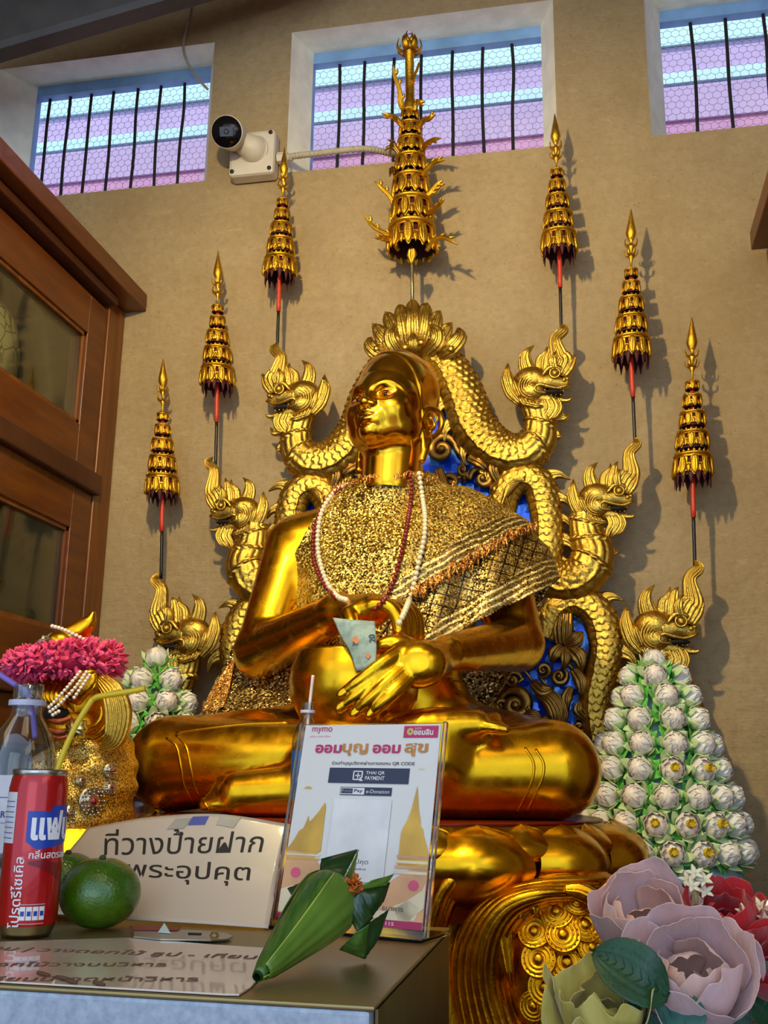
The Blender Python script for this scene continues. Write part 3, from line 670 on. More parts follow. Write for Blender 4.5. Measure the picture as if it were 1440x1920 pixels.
def naga_head(ox, oy, sc, tip):
    o = P(ox, oy, YP-.012); m = 26*sc*PXM
    d = P(tip[0], tip[1], YP-.01)-o; tx, tz = d[0]/m, d[2]/m
    W = lambda x, z, y=0: o+A(x*m, -y*m, z*m)
    sk = MB()
    # skull, cheeks and snout share one carved surface; cheek swirls are raised cords
    sk.ball(W(-.25, .42), (1.2*m, .85*m, .95*m), 28, 18); sk.ball(W(-.25, -.45, .1), (1.05*m, .8*m, .85*m), 28, 16)
    sk.tube([W(.2, .15, .1), W(1.0, .2, .15), W(1.7, .05, .12), W(2.15, .08, .1), W(2.3, .1, .1)], [.82*m, .62*m, .46*m, .38*m, .12*m], 20, seg=24, ref=(0, -1, 0), sq=.85)
    sk.ball(W(2.12, .28, .28), .2*m, 12, 8); sk.ball(W(1.9, .15, .42), .18*m, 12, 8)
    sk.tube([W(-.1, -.75, .1), W(.7, -1.0, .12), W(1.35, -1.12, .1), W(1.85, -1.05, .1)], [.55*m, .4*m, .3*m, .16*m], 18, seg=20, ref=(0, -1, 0), sq=.9)
    lip = [W(.05, -.30, .75), W(.0, -.6, .8), W(.25, -.72, .75), W(.7, -.72, .62)]
    sk.tube(lip, [.13*m, .12*m, .1*m, .08*m], 8, seg=20)
    sk.tube([W(.05, -.30, .75), W(.35, -.18, .76), W(.9, -.34, .66), W(1.5, -.42, .52), W(2.05, -.25, .45), W(2.3, -.1, .3)], [.12*m, .14*m, .13*m, .12*m, .12*m, .1*m], 8, seg=26)
    sk.tube([W(.5, .45, .75), W(1.0, .98, .72), W(1.6, .95, .62), W(2.0, .55, .5)], [.10*m, .18*m, .17*m, .08*m], 8, seg=20)
    for q in range(5):
        rr = .95-.17*q; an = np.linspace(.5*pi, 1.5*pi, 12)
        sk.tube([W(-.15+rr*cos(t)*.95, -.25+rr*sin(t)*.95, .78+.10*(1-rr)) for t in an], [.03*m, .055*m, .06*m, .055*m, .03*m], 6, seg=26)
    for q in range(4):
        sk.leaf([W(-.9+.25*q, -1.0-.12*q, .5), W(-.75+.25*q, -1.35-.08*q, .55), W(-.4+.3*q, -1.55-.03*q, .55)], [.2*m, .22*m, .02*m], th=.25*m, ridges=2, seg=10)
    out = []
    heads = both('serpent_head', sk, LEAF)
    mo = MB(); mo.ball(W(1.0, -.62, .1), (.85*m, .55*m, .2*m), 16, 10); both('mouth', mo, DARKIN, heads)
    te = MB()
    for q in range(5):
        b = W(.65+.3*q, -.46, .5-.05*q); te.tube([b, b-A(0, 0, .2*m)], [.075*m, .01*m], 6, seg=4)
        if q < 4: b = W(.75+.3*q, -.86, .42-.04*q); te.tube([b, b+A(0, 0, .18*m)], [.07*m, .01*m], 6, seg=4)
    both('teeth', te, LEAF, heads)
    ey = MB(); ey.ball(W(1.32, .58, .66), .25*m, 16, 12); ey.torus(W(1.32, .58, .72), .33*m, .075*m, 20, 8, 'y'); ey.torus(W(1.32, .58, .86), .11*m, .03*m, 14, 6, 'y'); both('eye', ey, LEAF, heads)
    tg = MB(); tg.leaf([W(1.2, -1.0, .2), W(1.75, -1.18, .2), W(2.15, -1.2, .2), W(2.4, -1.05, .2)], [.14*m, .17*m, .15*m, .03*m], th=.12*m, seg=14); both('tongue', tg, LEAF, heads)
    ea = MB()
    ea.leaf([W(-1.0, -1.25, .3), W(-1.55, -.5, .35), W(-1.85, .55, .3), W(-1.8, 1.7, .15)], [.3*m, .5*m, .48*m, .03*m], th=.3*m, ridges=4, seg=22)
    ea.leaf([W(-1.0, -.9, .5), W(-1.25, -.2, .6), W(-1.45, .5, .5)], [.2*m, .28*m, .02*m], th=.25*m, ridges=2, seg=14); both('ear', ea, LEAF, heads)
    be = MB()
    for q, (x, w_) in enumerate(((.55, .3), (1.0, .34), (1.35, .24))): be.leaf([W(x, -1.1, .2), W(x+.2, -1.7, .25), W(x-.1, -2.3, .2), W(.45+.1*q, -2.95+.3*q, .12)], [w_*m, w_*m*1.1, w_*m*.7, .02*m], th=.25*m, ridges=3, seg=18)
    both('beard', be, LEAF, heads)
    cr = MB()
    cr.leaf([W(1.45, .6, .3), W(1.7+.15*tx*.5, 1.5, .3), W(.35+.75*tx, .42*tz, .25), W(tx-.35, .72*tz, .2), W(tx+.25, .88*tz, .1), W(tx, tz, .05)], [.62*m, .78*m, .66*m, .42*m, .34*m, .03*m], th=.38*m, ridges=5, seg=34)
    cr.leaf([W(1.9, .45, .4), W(2.3, 1.05, .4), W(2.55, 1.6, .3), W(2.75, 2.05, .2)], [.3*m, .36*m, .25*m, .02*m], th=.25*m, ridges=3, seg=14)
    cr.leaf([W(1.3, .9, .6), W(1.2, 1.5, .7), W(1.45, 2.2, .6)], [.28*m, .33*m, .02*m], th=.25*m, ridges=3, seg=14)
    cr.leaf([W(.85, .9, .2), W(.95, 1.7, .2), W(1.1, 2.4, .15), W(1.35, .62*tz, .1)], [.4*m, .42*m, .26*m, .02*m], th=.25*m, ridges=3, seg=16)
    cr.leaf([W(.35, 1.1, .1), W(.4, 1.8, .1), W(.75, 2.25, .1), W(.85, 2.8, .05)], [.4*m, .36*m, .22*m, .02*m], th=.25*m, ridges=3, seg=16)
    both('flame_crest', cr, LEAF, heads)
    fn = MB()
    fn.leaf([W(-.45, 1.0, 0), W(-.65, 1.8, 0), W(-.55, 2.4, 0), W(-.05, 2.95, 0)], [.6*m, .5*m, .32*m, .02*m], th=.3*m, ridges=4, seg=18)
    both('head_fin', fn, LEAF, heads)
naga_head(1004, 724, 1.1, (1050, 608)); naga_head(1125, 941, 1.0, (1187, 820)); naga_head(1234, 1186, 1.12, (1301, 1050))
# centre crest: the fan of flames above the hidden seventh head
fc = MB(); base = (775, 690)
for i, (x, y) in enumerate([(688, 636), (698, 606), (722, 584), (748, 570), (774, 561), (801, 567), (826, 582), (848, 604), (862, 636)]):
    k = i-4; mx_, my = base[0]+(x-base[0])*.55+k*2, base[1]+(y-base[1])*.6
    fc.leaf([P(base[0]+k*7, 672, YP+.01), P(mx_, my, YP-.02-.004*(4-abs(k))), P(x-(x-base[0])*.15, y+14, YP-.02), P(x, y, YP-.012)], [.026, .033, .022, .001], th=.014, ridges=4, seg=22)
for (a, b, c, d, w_) in [((752, 668), (735, 645), (733, 626), (747, 610), .026), ((800, 664), (818, 642), (818, 624), (804, 608), .026), ((730, 672), (708, 662), (694, 648), (697, 632), .024), ((826, 668), (846, 652), (862, 632), (858, 614), .026), ((776, 668), (776, 650), (775, 638), (776, 624), .020)]:
    fc.leaf([P(*a, YP-.03), P(*b, YP-.055), P(*c, YP-.055), P(*d, YP-.035)], [w_*.8, w_*1.1, w_*.9, .001], th=.016, ridges=4, seg=20)
for x, y in ((760, 652), (790, 643), (846, 655), (706, 655)): fc.ball(P(x, y, YP-.065), .0125, 14, 10)
fc.build('centre_crest', LEAF, naga)
hd = MB(); hd.ball(P(775, 720, YP), (.075, .05, .09), 24, 16); hd.build('serpent_head', LEAF, naga)
# blue mosaic ground and its board
pan = [(772, 700), (860, 760), (900, 850), (985, 870), (1020, 930), (1035, 1060), (1110, 1110), (1140, 1190), (1125, 1290), (1112, 1420), (772, 1420)]
pb = np.array([P(x, y, -.085) for x, y in pan]); right = pb; left = pb*A(-1, 1, 1)+A(2*XC, 0, 0)
o_ = np.vstack([right[1:-1], left[1:-1][::-1]])
pts2 = np.vstack([right[:-1], left[1:-1][::-1]])
MB().prism(pts2, (0, .084, 0)).build('mosaic_panel', LAPIS, naga, smooth=False)
# scrolls: spiral cords ending in an eye, and ribbed acanthus leaves, all dull gilt over the mosaic
def spiral(mb, cx, cy, R, a0, turns=1.4, d=1, w=.30, lead=None):
    t = np.linspace(0, 1, 40); rr = R*(1-.86*t**.9); an = a0+d*2*pi*turns*t
    pp = [(cx+r_*cos(q), cy+r_*sin(q)) for r_, q in zip(rr, an)]
    if lead: pp = [(lx, ly) for lx, ly in lead]+pp
    n = len(pp); pts = np.array([P(x, y, YP+.012-.022*min(1, i/n*1.5)) for i, (x, y) in enumerate(pp)])
    mb.tube(catmull(pts, 90), [R*w*PXM*.6, R*w*PXM*1.25, R*w*PXM, R*w*.8*PXM, R*w*.75*PXM], 12, seg=0, ref=(0, -1, 0), sq=.8)
    mb.ball(P(cx, cy, YP-.012), R*w*.95*PXM, 12, 8)
def acan(mb, pts, w, rid=4, Y=YP, lift=.02):
    n = len(pts); mb.leaf([P(x, y, Y-lift*sin(pi*(i+.5)/n)) for i, (x, y) in enumerate(pts)], [q*PXM for q in w], th=.012, ridges=rid, seg=24)
sets = [
    [('s', 828, 842, 28, 0, 1.5, -1, [(870, 905), (868, 860)]), ('s', 905, 897, 24, pi, 1.3, 1, [(845, 905), (870, 890)]), ('a', [(868, 770), (862, 800), (850, 822)], [10, 13, 1], 2), ('s', 845, 905, 20, pi*.5, 1.3, 1, None)],
    [('s', 1018, 1158, 16, 0, 1.6, -1, [(1040, 1195)]), ('a', [(1058, 1150), (1055, 1180), (1056, 1206)], [16, 20, 16], 5), ('a', [(1060, 1210), (1080, 1198), (1092, 1185)], [12, 16, 2], 4), ('a', [(1052, 1212), (1040, 1226), (1034, 1244)], [8, 14, 1], 3), ('a', [(1066, 1214), (1085, 1232), (1092, 1262)], [10, 17, 1], 3), ('a', [(1060, 1216), (1060, 1236), (1056, 1256)], [8, 11, 1], 3)],
    [('s', 1048, 1268, 17, -1.2, 1.5, 1, [(1078, 1258), (1066, 1246)]), ('a', [(1076, 1256), (1090, 1280), (1088, 1312)], [9, 13, 1], 3), ('s', 1018, 1256, 15, 2.0, 1.3, -1, [(1030, 1290)]), ('s', 990, 1240, 16, 2.5, 1.3, -1, [(1005, 1285)])],
    [('s', 966, 1322, 32, pi, 1.5, 1, [(915, 1345), (925, 1310)]), ('s', 988, 1330, 14, 0, 1.2, 1, None), ('a', [(1008, 1300), (1032, 1312), (1046, 1340), (1040, 1366)], [8, 17, 19, 2], 6), ('a', [(1050, 1370), (1060, 1340), (1050, 1310), (1030, 1292)], [4, 6, 5, 2], 2), ('a', [(980, 1352), (1000, 1345), (1018, 1356)], [10, 15, 2], 4), ('a', [(968, 1358), (985, 1372), (1005, 1375)], [8, 14, 2], 4)],
    [('s', 1086, 1362, 15, -2, 1.4, 1, [(1108, 1340), (1104, 1352)]), ('a', [(1096, 1345), (1084, 1330), (1090, 1312)], [7, 11, 1], 3), ('a', [(1112, 1345), (1112, 1370), (1098, 1392)], [5, 7, 4], 2), ('s', 1068, 1376, 12, 1, 1.2, -1, None)],
    [('s', 925, 1375, 26, pi, 1.3, 1, [(880, 1390)]), ('a', [(960, 1250), (975, 1225), (985, 1190)], [16, 20, 2], 4), ('s', 960, 1275, 18, 0, 1.4, -1, [(930, 1300)]), ('a', [(905, 1300), (925, 1275), (935, 1240)], [16, 20, 2], 4)]]
sets += [[('a', [(1000, 1215), (985, 1200), (975, 1170)], [10, 15, 1], 3), ('a', [(1010, 1225), (1005, 1200), (1012, 1180)], [8, 12, 1], 3), ('s', 985, 1185, 12, 1, 1.3, 1, None)],
    [('a', [(1000, 1282), (1018, 1295), (1040, 1290)], [8, 13, 1], 3), ('a', [(1070, 1290), (1062, 1310), (1066, 1335)], [7, 12, 1], 3), ('s', 1042, 1318, 9, 0, 1.2, 1, None), ('a', [(1020, 1345), (1035, 1372), (1060, 1388)], [7, 12, 1], 3)],
    [('a', [(940, 1345), (925, 1330), (915, 1305)], [10, 14, 1], 3), ('s', 938, 1322, 14, 2, 1.3, -1, None), ('a', [(955, 1385), (985, 1392), (1010, 1400)], [9, 14, 1], 3)],
    [('a', [(880, 860), (900, 868), (915, 885)], [9, 13, 1], 3), ('a', [(935, 905), (925, 880), (930, 860)], [8, 12, 1], 3), ('s', 868, 880, 12, 0, 1.3, 1, None), ('a', [(822, 880), (840, 930), (870, 960)], [9, 14, 2], 3)]]
for st in sets:
    mb = MB()
    for q in st:
        if q[0] == 's': spiral(mb, q[1], q[2], q[3], q[4], q[5], q[6], .30, q[7])
        else: acan(mb, q[1], q[2], q[3])
    both('scroll_carving', mb, BROWNGOLD)
fan = MB()
for k in range(6): acan(fan, [(985, 905-2*k), (962-3*k, 905+6*k), (948-2*k, 925+8*k), (958-3*k, 960)], [2.6, 4.5, 4.8, 3], 1, YP-.01, .03)
both('belly_plates', fan, LEAF)
# ------------------------------------------------------------------ the seated gilt monk: a distance field turned into one continuous mesh
class Field:
    def __init__(s, lo, hi, h):
        s.lo = np.array(lo, float); s.h = h; s.n = np.ceil((np.array(hi)-s.lo)/h).astype(int)+1
        s.D = np.full(s.n, .5, np.float32); s.ax = [s.lo[i]+h*np.arange(s.n[i], dtype=np.float32) for i in range(3)]
    def sub(s, lo, hi):
        a = np.clip(np.floor((np.array(lo)-s.lo)/s.h).astype(int), 0, s.n); b = np.clip(np.ceil((np.array(hi)-s.lo)/s.h).astype(int)+1, 0, s.n)
        if (b <= a).any(): return None, None
        sl = tuple(slice(a[i], b[i]) for i in range(3))
        return sl, np.meshgrid(*[s.ax[i][sl[i]] for i in range(3)], indexing='ij', sparse=True)
    def comb(s, sl, d, k, mode):
        a = s.D[sl]; d = d.astype(np.float32)
        if mode == 'u':
            if k > 0: h = np.maximum(k-np.abs(a-d), 0)/k; s.D[sl] = np.minimum(a, d)-h*h*k*.25
            else: s.D[sl] = np.minimum(a, d)
        else:
            d = -d
            if k > 0: h = np.maximum(k-np.abs(a-d), 0)/k; s.D[sl] = np.maximum(a, d)+h*h*k*.25
            else: s.D[sl] = np.maximum(a, d)
    def ell(s, c, r, k=.0, R=None, mode='u'):
        c = np.array(c, float); r = np.array(r, float); m = max(r)+k+3*s.h
        sl, g = s.sub(c-m, c+m)
        if sl is None: return s
        x, y, z = g[0]-c[0], g[1]-c[1], g[2]-c[2]
        if R is not None: x, y, z = [R[0, i]*x+R[1, i]*y+R[2, i]*z for i in range(3)]
        k0 = np.sqrt((x/r[0])**2+(y/r[1])**2+(z/r[2])**2); k1 = np.sqrt((x/r[0]**2)**2+(y/r[1]**2)**2+(z/r[2]**2)**2)+1e-9
        s.comb(sl, k0*(k0-1)/k1, k, mode); return s
    def cap(s, a, b, r1, r2=None, k=.0, mode='u'):
        a = np.array(a, float); b = np.array(b, float); r2 = r1 if r2 is None else r2; m = max(r1, r2)+k+3*s.h
        sl, g = s.sub(np.minimum(a, b)-m, np.maximum(a, b)+m)
        if sl is None: return s
        d = b-a; L = d@d+1e-12
        t = np.clip(((g[0]-a[0])*d[0]+(g[1]-a[1])*d[1]+(g[2]-a[2])*d[2])/L, 0, 1)
        q = np.sqrt((g[0]-a[0]-d[0]*t)**2+(g[1]-a[1]-d[1]*t)**2+(g[2]-a[2]-d[2]*t)**2)
        s.comb(sl, q-(r1+(r2-r1)*t), k, mode); return s
    def chain(s, pts, r, k=.0, mode='u', n=None):
        p = catmull(pts, n or 3*len(pts)); rr = np.interp(np.linspace(0, 1, len(p)), np.linspace(0, 1, len(r)), r)
        f = Field.__new__(Field); f.lo, f.h, f.n, f.ax = s.lo, s.h, s.n, s.ax
        m = max(r)+k+3*s.h; sl, g = s.sub(p.min(0)-m, p.max(0)+m)
        if sl is None: return s
        D = None
        for i in range(len(p)-1):
            a, b = p[i], p[i+1]; d = b-a; L = d@d+1e-12
            t = np.clip(((g[0]-a[0])*d[0]+(g[1]-a[1])*d[1]+(g[2]-a[2])*d[2])/L, 0, 1)
            q = np.sqrt((g[0]-a[0]-d[0]*t)**2+(g[1]-a[1]-d[1]*t)**2+(g[2]-a[2]-d[2]*t)**2)-(rr[i]+(rr[i+1]-rr[i])*t)
            D = q if D is None else np.minimum(D, q)
        s.comb(sl, D, k, mode); return s
    def mesh(s, iso=0.0, smooth=2):
        D = s.D-iso; ins = D < 0; n = s.n
        cs = tuple(n-1); cnt = np.zeros(cs, np.float32); acc = np.zeros(cs+(3,), np.float32)
        off = lambda o: tuple(slice(o[i], n[i]-1+o[i]) for i in range(3))
        for ax in range(3):
            o1, o2 = [(ax+1) % 3, (ax+2) % 3]
            for u in (0, 1):
                for v in (0, 1):
                    a = [0, 0, 0]; a[o1] = u; a[o2] = v; b = list(a); b[ax] = 1
                    da, db = D[off(a)], D[off(b)]; m = ins[off(a)] != ins[off(b)]
                    t = np.where(m, da/np.where(m, da-db, 1), 0)
                    cnt += m
                    acc[..., ax] += np.where(m, t, 0); acc[..., o1] += m*u; acc[..., o2] += m*v
        act = cnt > 0; idx = np.full(cs, -1, np.int64); idx[act] = np.arange(act.sum())
        cell = np.argwhere(act); V = s.lo+s.h*(cell+acc[act]/cnt[act][:, None])
        F = []
        for ax in range(3):
            o1, o2 = [(ax+1) % 3, (ax+2) % 3]
            a = [slice(None)]*3; b = [slice(None)]*3
            a[ax] = slice(0, n[ax]-1); b[ax] = slice(1, n[ax])
            for o in (o1, o2): a[o] = slice(1, n[o]-1); b[o] = slice(1, n[o]-1)
            ia, ib = ins[tuple(a)], ins[tuple(b)]; m = ia != ib; w_ = np.argwhere(m)
            if not len(w_): continue
            st = ia[m]; e1 = np.zeros(3, int); e1[o1] = 1; e2 = np.zeros(3, int); e2[o2] = 1
            c0 = w_.copy(); c0[:, o1] += 1; c0[:, o2] += 1
            g = lambda c: idx[c[:, 0], c[:, 1], c[:, 2]]
            q = np.stack([g(c0-e1-e2), g(c0-e2), g(c0), g(c0-e1)], 1)
            q[~st] = q[~st][:, ::-1]; F.append(q)
        F = np.vstack(F)
        E = np.vstack([F[:, [0, 1]], F[:, [1, 2]], F[:, [2, 3]], F[:, [3, 0]]])
        for it in range(smooth*2):
            S_ = np.zeros_like(V); C_ = np.zeros(len(V))
            for i in range(3): S_[:, i] = np.bincount(E[:, 0], V[E[:, 1], i], len(V))+np.bincount(E[:, 1], V[E[:, 0], i], len(V))
            C_ = np.bincount(E[:, 0], minlength=len(V))+np.bincount(E[:, 1], minlength=len(V))
            V = V+(.55 if it % 2 == 0 else -.5)*(S_/np.maximum(C_, 1)[:, None]-V)
        return V, F
SX = -.48
def torso(F, o=0, legs=True):
    F.ell((0, -.47, 1.36), (.22, .16, .15), 0); F.ell((0, -.53, 1.50), (.18, .14, .17), .08); F.ell((0, -.51, 1.72), (.225, .145, .20), .08)
    F.cap((-.20, -.485, 1.865), (.20, -.485, 1.865), .078, .078, .07)
    F.cap((-.17, -.48, 1.90), (-.03, -.50, 1.985), .06, .06, .05); F.cap((.17, -.48, 1.90), (.03, -.50, 1.985), .06, .06, .05)
    F.cap((0, -.50, 1.9), (.01, -.52, 2.09), .072, .070, .05)
    return F
B = Field((-.60, -1.09, 1.205), (.60, -.28, 2.12), .0036)
# legs first: right shin lies on the left, both knees out to the sides
B.cap((-.14, -.50, 1.35), (-.43, -.775, 1.318), .13, .094)
B.cap((-.43, -.785, 1.316), (.17, -.875, 1.335), .098, .072, .03)
B.cap((.14, -.50, 1.35), (.395, -.755, 1.315), .13, .097, .02)
B.cap((.395, -.765, 1.312), (-.05, -.90, 1.292), .097, .080, .02)
B.chain([(.0, -.915, 1.27), (-.12, -.925, 1.262), (-.22, -.935, 1.256)], [.062, .052, .045], .02)
for i in range(5): B.chain([(-.225, -.955+.008*i, 1.238+.010*i), (-.265, -.957+.010*i, 1.236+.011*i), (-.287+.006*i, -.957+.011*i, 1.235+.011*i)], [.018, .0145, .011], .007)
B.chain([(.10, -.915, 1.375), (.17, -.905, 1.392), (.25, -.885, 1.398)], [.045, .04, .032], .025)
for i in range(5): B.chain([(.245, -.885, 1.396), (.285, -.905+.014*i, 1.392+.005*i), (.312-.008*i, -.905+.016*i, 1.388+.006*i)], [.016, .0135, .010], .008)
torso(B)
# arms
B.cap((-.25, -.49, 1.862), (-.302, -.585, 1.585), .080, .062, .035); B.cap((-.302, -.587, 1.582), (-.055, -.825, 1.638), .064, .041, .02)
B.cap((.25, -.49, 1.862), (.315, -.575, 1.60), .080, .062, .035); B.cap((.315, -.577, 1.597), (.195, -.868, 1.545), .064, .0375, .012)
# right hand reaching down into the bowl
B.cap((-.055, -.825, 1.638), (.035, -.895, 1.632), .040, .034, .02); B.ell((.03, -.89, 1.632), (.052, .044, .026), .02)
for i in range(4):
    b = A(.045+.010*i, -.925+.022*i, 1.636+.002*i)
    B.chain([b, b+A(.032, -.004, -.002), b+A(.052, -.006, -.026), b+A(.056, -.004, -.062), b+A(.052, .004, -.092)], [.0165, .0155, .0145, .013, .011], .006)
B.chain([(-.005, -.925, 1.62), (.01, -.945, 1.59), (.03, -.945, 1.565), (.045, -.94, 1.545)], [.018, .016, .014, .011], .01)
# left hand laid over the front of the bowl
lp = lambda x, y, Y: P(x, y, Y)-A(SX, 0, 0)
B.cap((.195, -.868, 1.545), lp(800, 1242, -.935), .0365, .036, .003); B.ell(lp(775, 1248, -.955), (.056, .031, .042), .045)
tips = [((752, 1222), (715, 1245), (672, 1278), (640, 1302)), ((750, 1238), (712, 1268), (668, 1304), (637, 1328)), ((755, 1255), (722, 1284), (688, 1316), (664, 1338)), ((764, 1272), (738, 1298), (712, 1322), (694, 1340))]
for i, q in enumerate(tips):
    ys = (-.962, -.992, -1.003, -.998) if i < 2 else (-.972, -.998, -1.004, -.995)
    B.chain([lp(x, y, Y) for (x, y), Y in zip(q, ys)], [.0175, .0145, .013, .0105], .004, n=14)
B.chain([lp(790, 1222, -.93), lp(752, 1206, -.945), lp(720, 1208, -.955), lp(692, 1222, -.955)], [.021, .018, .015, .011], .012)
zz = B.ax[2][None, None, :]
B.D = np.maximum(B.D, (1.2135-zz).astype(np.float32))
V, Fq = B.mesh(smooth=2); V = V+A(SX, 0, 0)
# head in centimetres, facing -y, then scaled, tilted back and turned to its right
H = Field((-11, -14, -8), (11, 13.5, 25.5), .165)
_zm = lambda z: float(np.interp(z, [-9, 0, 2.3, 5.5, 8, 11, 13.5, 17], [-9, 0, 2.3, 4.8, 6.95, 9.25, 11.8, 17]))
F3 = lambda p: (p[0], p[1], _zm(p[2]))          # facial features sit low on the tall forehead
E3 = lambda p: (p[0], p[1], p[2]-3.0)            # long low-set ears
H.ell((0, 1.2, 14.9), (7.7, 9.4, 8.5)); H.ell((0, -2.3, 9.6), (6.7, 7.0, 8.6), 2.5)
H.ell(F3((0, -5.2, 3.4)), (3.6, 3.0, 2.8), 2.2)
for q in (-1, 1):
    H.ell(F3((q*4.3, -2.0, 5.0)), (2.7, 4.4, 3.2), 2.0); H.ell(F3((q*3.6, -6.1, 7.7)), (2.7, 2.2, 2.6), 1.6)
    H.ell(F3((q*3.35, -9.6, 11.2)), (2.25, 1.75, 1.25), .9, mode='s')
    H.chain([F3(p_) for p_ in [(q*1.1, -9.15, 12.0), (q*2.2, -9.05, 13.1), (q*3.7, -8.4, 13.55), (q*5.3, -7.1, 13.0), (q*6.2, -5.8, 12.0)]], [.30, .36, .36, .32, .2], .55, n=24)
    H.ell(F3((q*3.3, -6.95, 11.0)), (1.95, 1.45, 1.15), .25)
    H.chain([F3(p_) for p_ in [(q*1.4, -8.25, 10.9), (q*2.3, -8.62, 11.6), (q*3.4, -8.5, 11.85), (q*4.6, -7.8, 11.5), (q*5.3, -7.0, 10.9)]], [.16, .22, .24, .22, .14], .2, n=24)
    H.chain([F3(p_) for p_ in [(q*1.4, -8.25, 10.8), (q*2.4, -8.5, 10.25), (q*3.5, -8.3, 10.1), (q*4.5, -7.7, 10.3), (q*5.2, -7.0, 10.8)]], [.12, .15, .16, .15, .1], .2, n=24)
H.chain([F3(p_) for p_ in [(0, -8.6, 12.6), (0, -9.2, 11.0), (0, -9.9, 9.4), (0, -10.55, 8.3)]], [.80, .66, .74, .80], .8)
H.ell(F3((0, -10.5, 8.05)), (1.0, .95, .82), .5)
for q in (-1, 1):
    H.ell(F3((q*1.35, -9.55, 7.8)), (.80, 1.05, .72), .4); H.ell(F3((q*.72, -10.1, 7.1)), (.36, .55, .36), .15, mode='s')
H.ell(F3((0, -8.2, 5.5)), (3.0, 1.5, 2.2), 1.0)
ml = [(-2.8, -8.15, 4.95), (-1.5, -9.25, 5.25), (-.45, -9.75, 5.5), (0, -9.75, 5.36), (.45, -9.75, 5.5), (1.5, -9.25, 5.25), (2.8, -8.15, 4.95)]
H.chain(ml, [.12, .38, .50, .46, .50, .38, .12], .16, n=30)
H.chain([(-2.3, -8.45, 4.55), (-1.2, -9.25, 3.98), (0, -9.55, 3.85), (1.2, -9.25, 3.98), (2.3, -8.45, 4.55)], [.2, .5, .62, .5, .2], .16, n=24)
H.chain([(-2.9, -8.3, 4.82), (-1.3, -9.75, 4.68), (0, -10.2, 4.62), (1.3, -9.75, 4.68), (2.9, -8.3, 4.82)], [.15, .17, .17, .17, .15], .10, mode='s', n=24)
H.ell(F3((0, -7.7, 1.9)), (1.9, 1.75, 1.5), .6)
H.chain([F3(p_) for p_ in [(-1.7, -8.6, 3.3), (0, -9.2, 3.1), (1.7, -8.6, 3.3)]], [.16, .22, .16], .35, mode='s', n=12)
for q in (-1, 1):
    H.ell(E3((q*7.3, 1.6, 9.0)), (.55, 2.1, 3.4), .5)
    H.chain([E3(p_) for p_ in [(q*7.1, -.2, 8.6), (q*7.5, -.7, 10.6), (q*8.2, .5, 12.4), (q*9.0, 2.6, 12.5), (q*9.3, 3.8, 10.8), (q*9.0, 3.5, 8.6), (q*8.3, 2.2, 6.6), (q*7.8, 1.2, 5.0)]], [.42, .5, .56, .6, .6, .56, .55, .6], .3, n=30)
    H.chain([E3(p_) for p_ in [(q*7.9, 1.3, 5.8), (q*7.7, .9, 3.6), (q*7.4, .6, 1.4)]], [.75, .85, .8], .5)
    H.chain([E3(p_) for p_ in [(q*7.35, -.1, 7.0), (q*7.5, .3, 5.2), (q*7.5, .4, 3.8)]], [.45, .5, .5], .4)
    H.chain([E3(p_) for p_ in [(q*8.0, 1.6, 11.0), (q*8.4, 2.6, 9.6), (q*8.0, 1.8, 8.0)]], [.3, .35, .3], .3)
H.cap((0, 1.0, 4), (0, 1.6, -6.5), 5.6, 5.3, 1.6)
# shaved-hair line: a shallow step in front of the scalp
gx, gy, gz = np.meshgrid(*H.ax, indexing='ij', sparse=True)
hair = (gy+6.0-.010*gx**2)*.93+(gz-20.2)*.36+np.abs(gx)*.05
H.D = H.D-np.where(gz > 6.5, .30/(1+np.exp(-np.clip(hair, -3, 3)*9)), 0).astype(np.float32)*(np.abs(gx) < 7.75)
hv, hf = H.mesh(smooth=2)
HS = .0126
HR = rotm((0, 0, 1), radians(-21))@rotm((1, 0, 0), radians(-9))
HP = P(741, 748, -.53)
hpt = lambda p: (HR@((np.asarray(p, float)-A(0, 0, 13.0))*HS))+HP
hv = ((hv-A(0, 0, 13.0))*HS)@HR.T+HP
statue = thing('seated_monk_statue', 'life-size polished gold seated monk statue, face turned up, hands at a round bowl', 'statue', (SX, -.65, 1.2135))
sm = MB(); sm.add(V, Fq.tolist()); sm.add(hv, hf.tolist(), 1)
body = sm.build('body', [GOLD, FACEGOLD], statue)
BV = BVHTree.FromPolygons([Vector(v) for v in np.vstack([V, hv])], [tuple(q) for q in Fq.tolist()]+[tuple(int(i)+len(V) for i in q) for q in hf.tolist()])
def hit(bv, x, y, lift=.0):      # where the photograph's pixel meets a built surface
    d = Vector(nrm(ray(x, y))); h = bv.ray_cast(Vector(CAM), d)
    if h[0] is None: return None, None
    return np.array(h[0])+np.array(h[1])*lift, np.array(h[1])
# eyes: painted iris and corner set into the lids
DKEYE = flat('painted_iris', '#1b0b06', .15); RDEYE = flat('eye_corner', '#b0683a', .3); WHEYE = flat('eye_white', '#e3c9a0', .3)
for q in (-1, 1):
    eb = MB(); eb.ball(hpt((q*3.15, -7.72, 9.22)), (.74*HS, .95*HS, .62*HS), 16, 10, rot=HR); eb.build('iris', DKEYE, statue)
    eb = MB(); eb.ball(hpt((q*3.5, -7.30, 9.2)), (1.65*HS, 1.18*HS, .55*HS), 14, 8, rot=HR); eb.build('eye_white', RDEYE, statue)
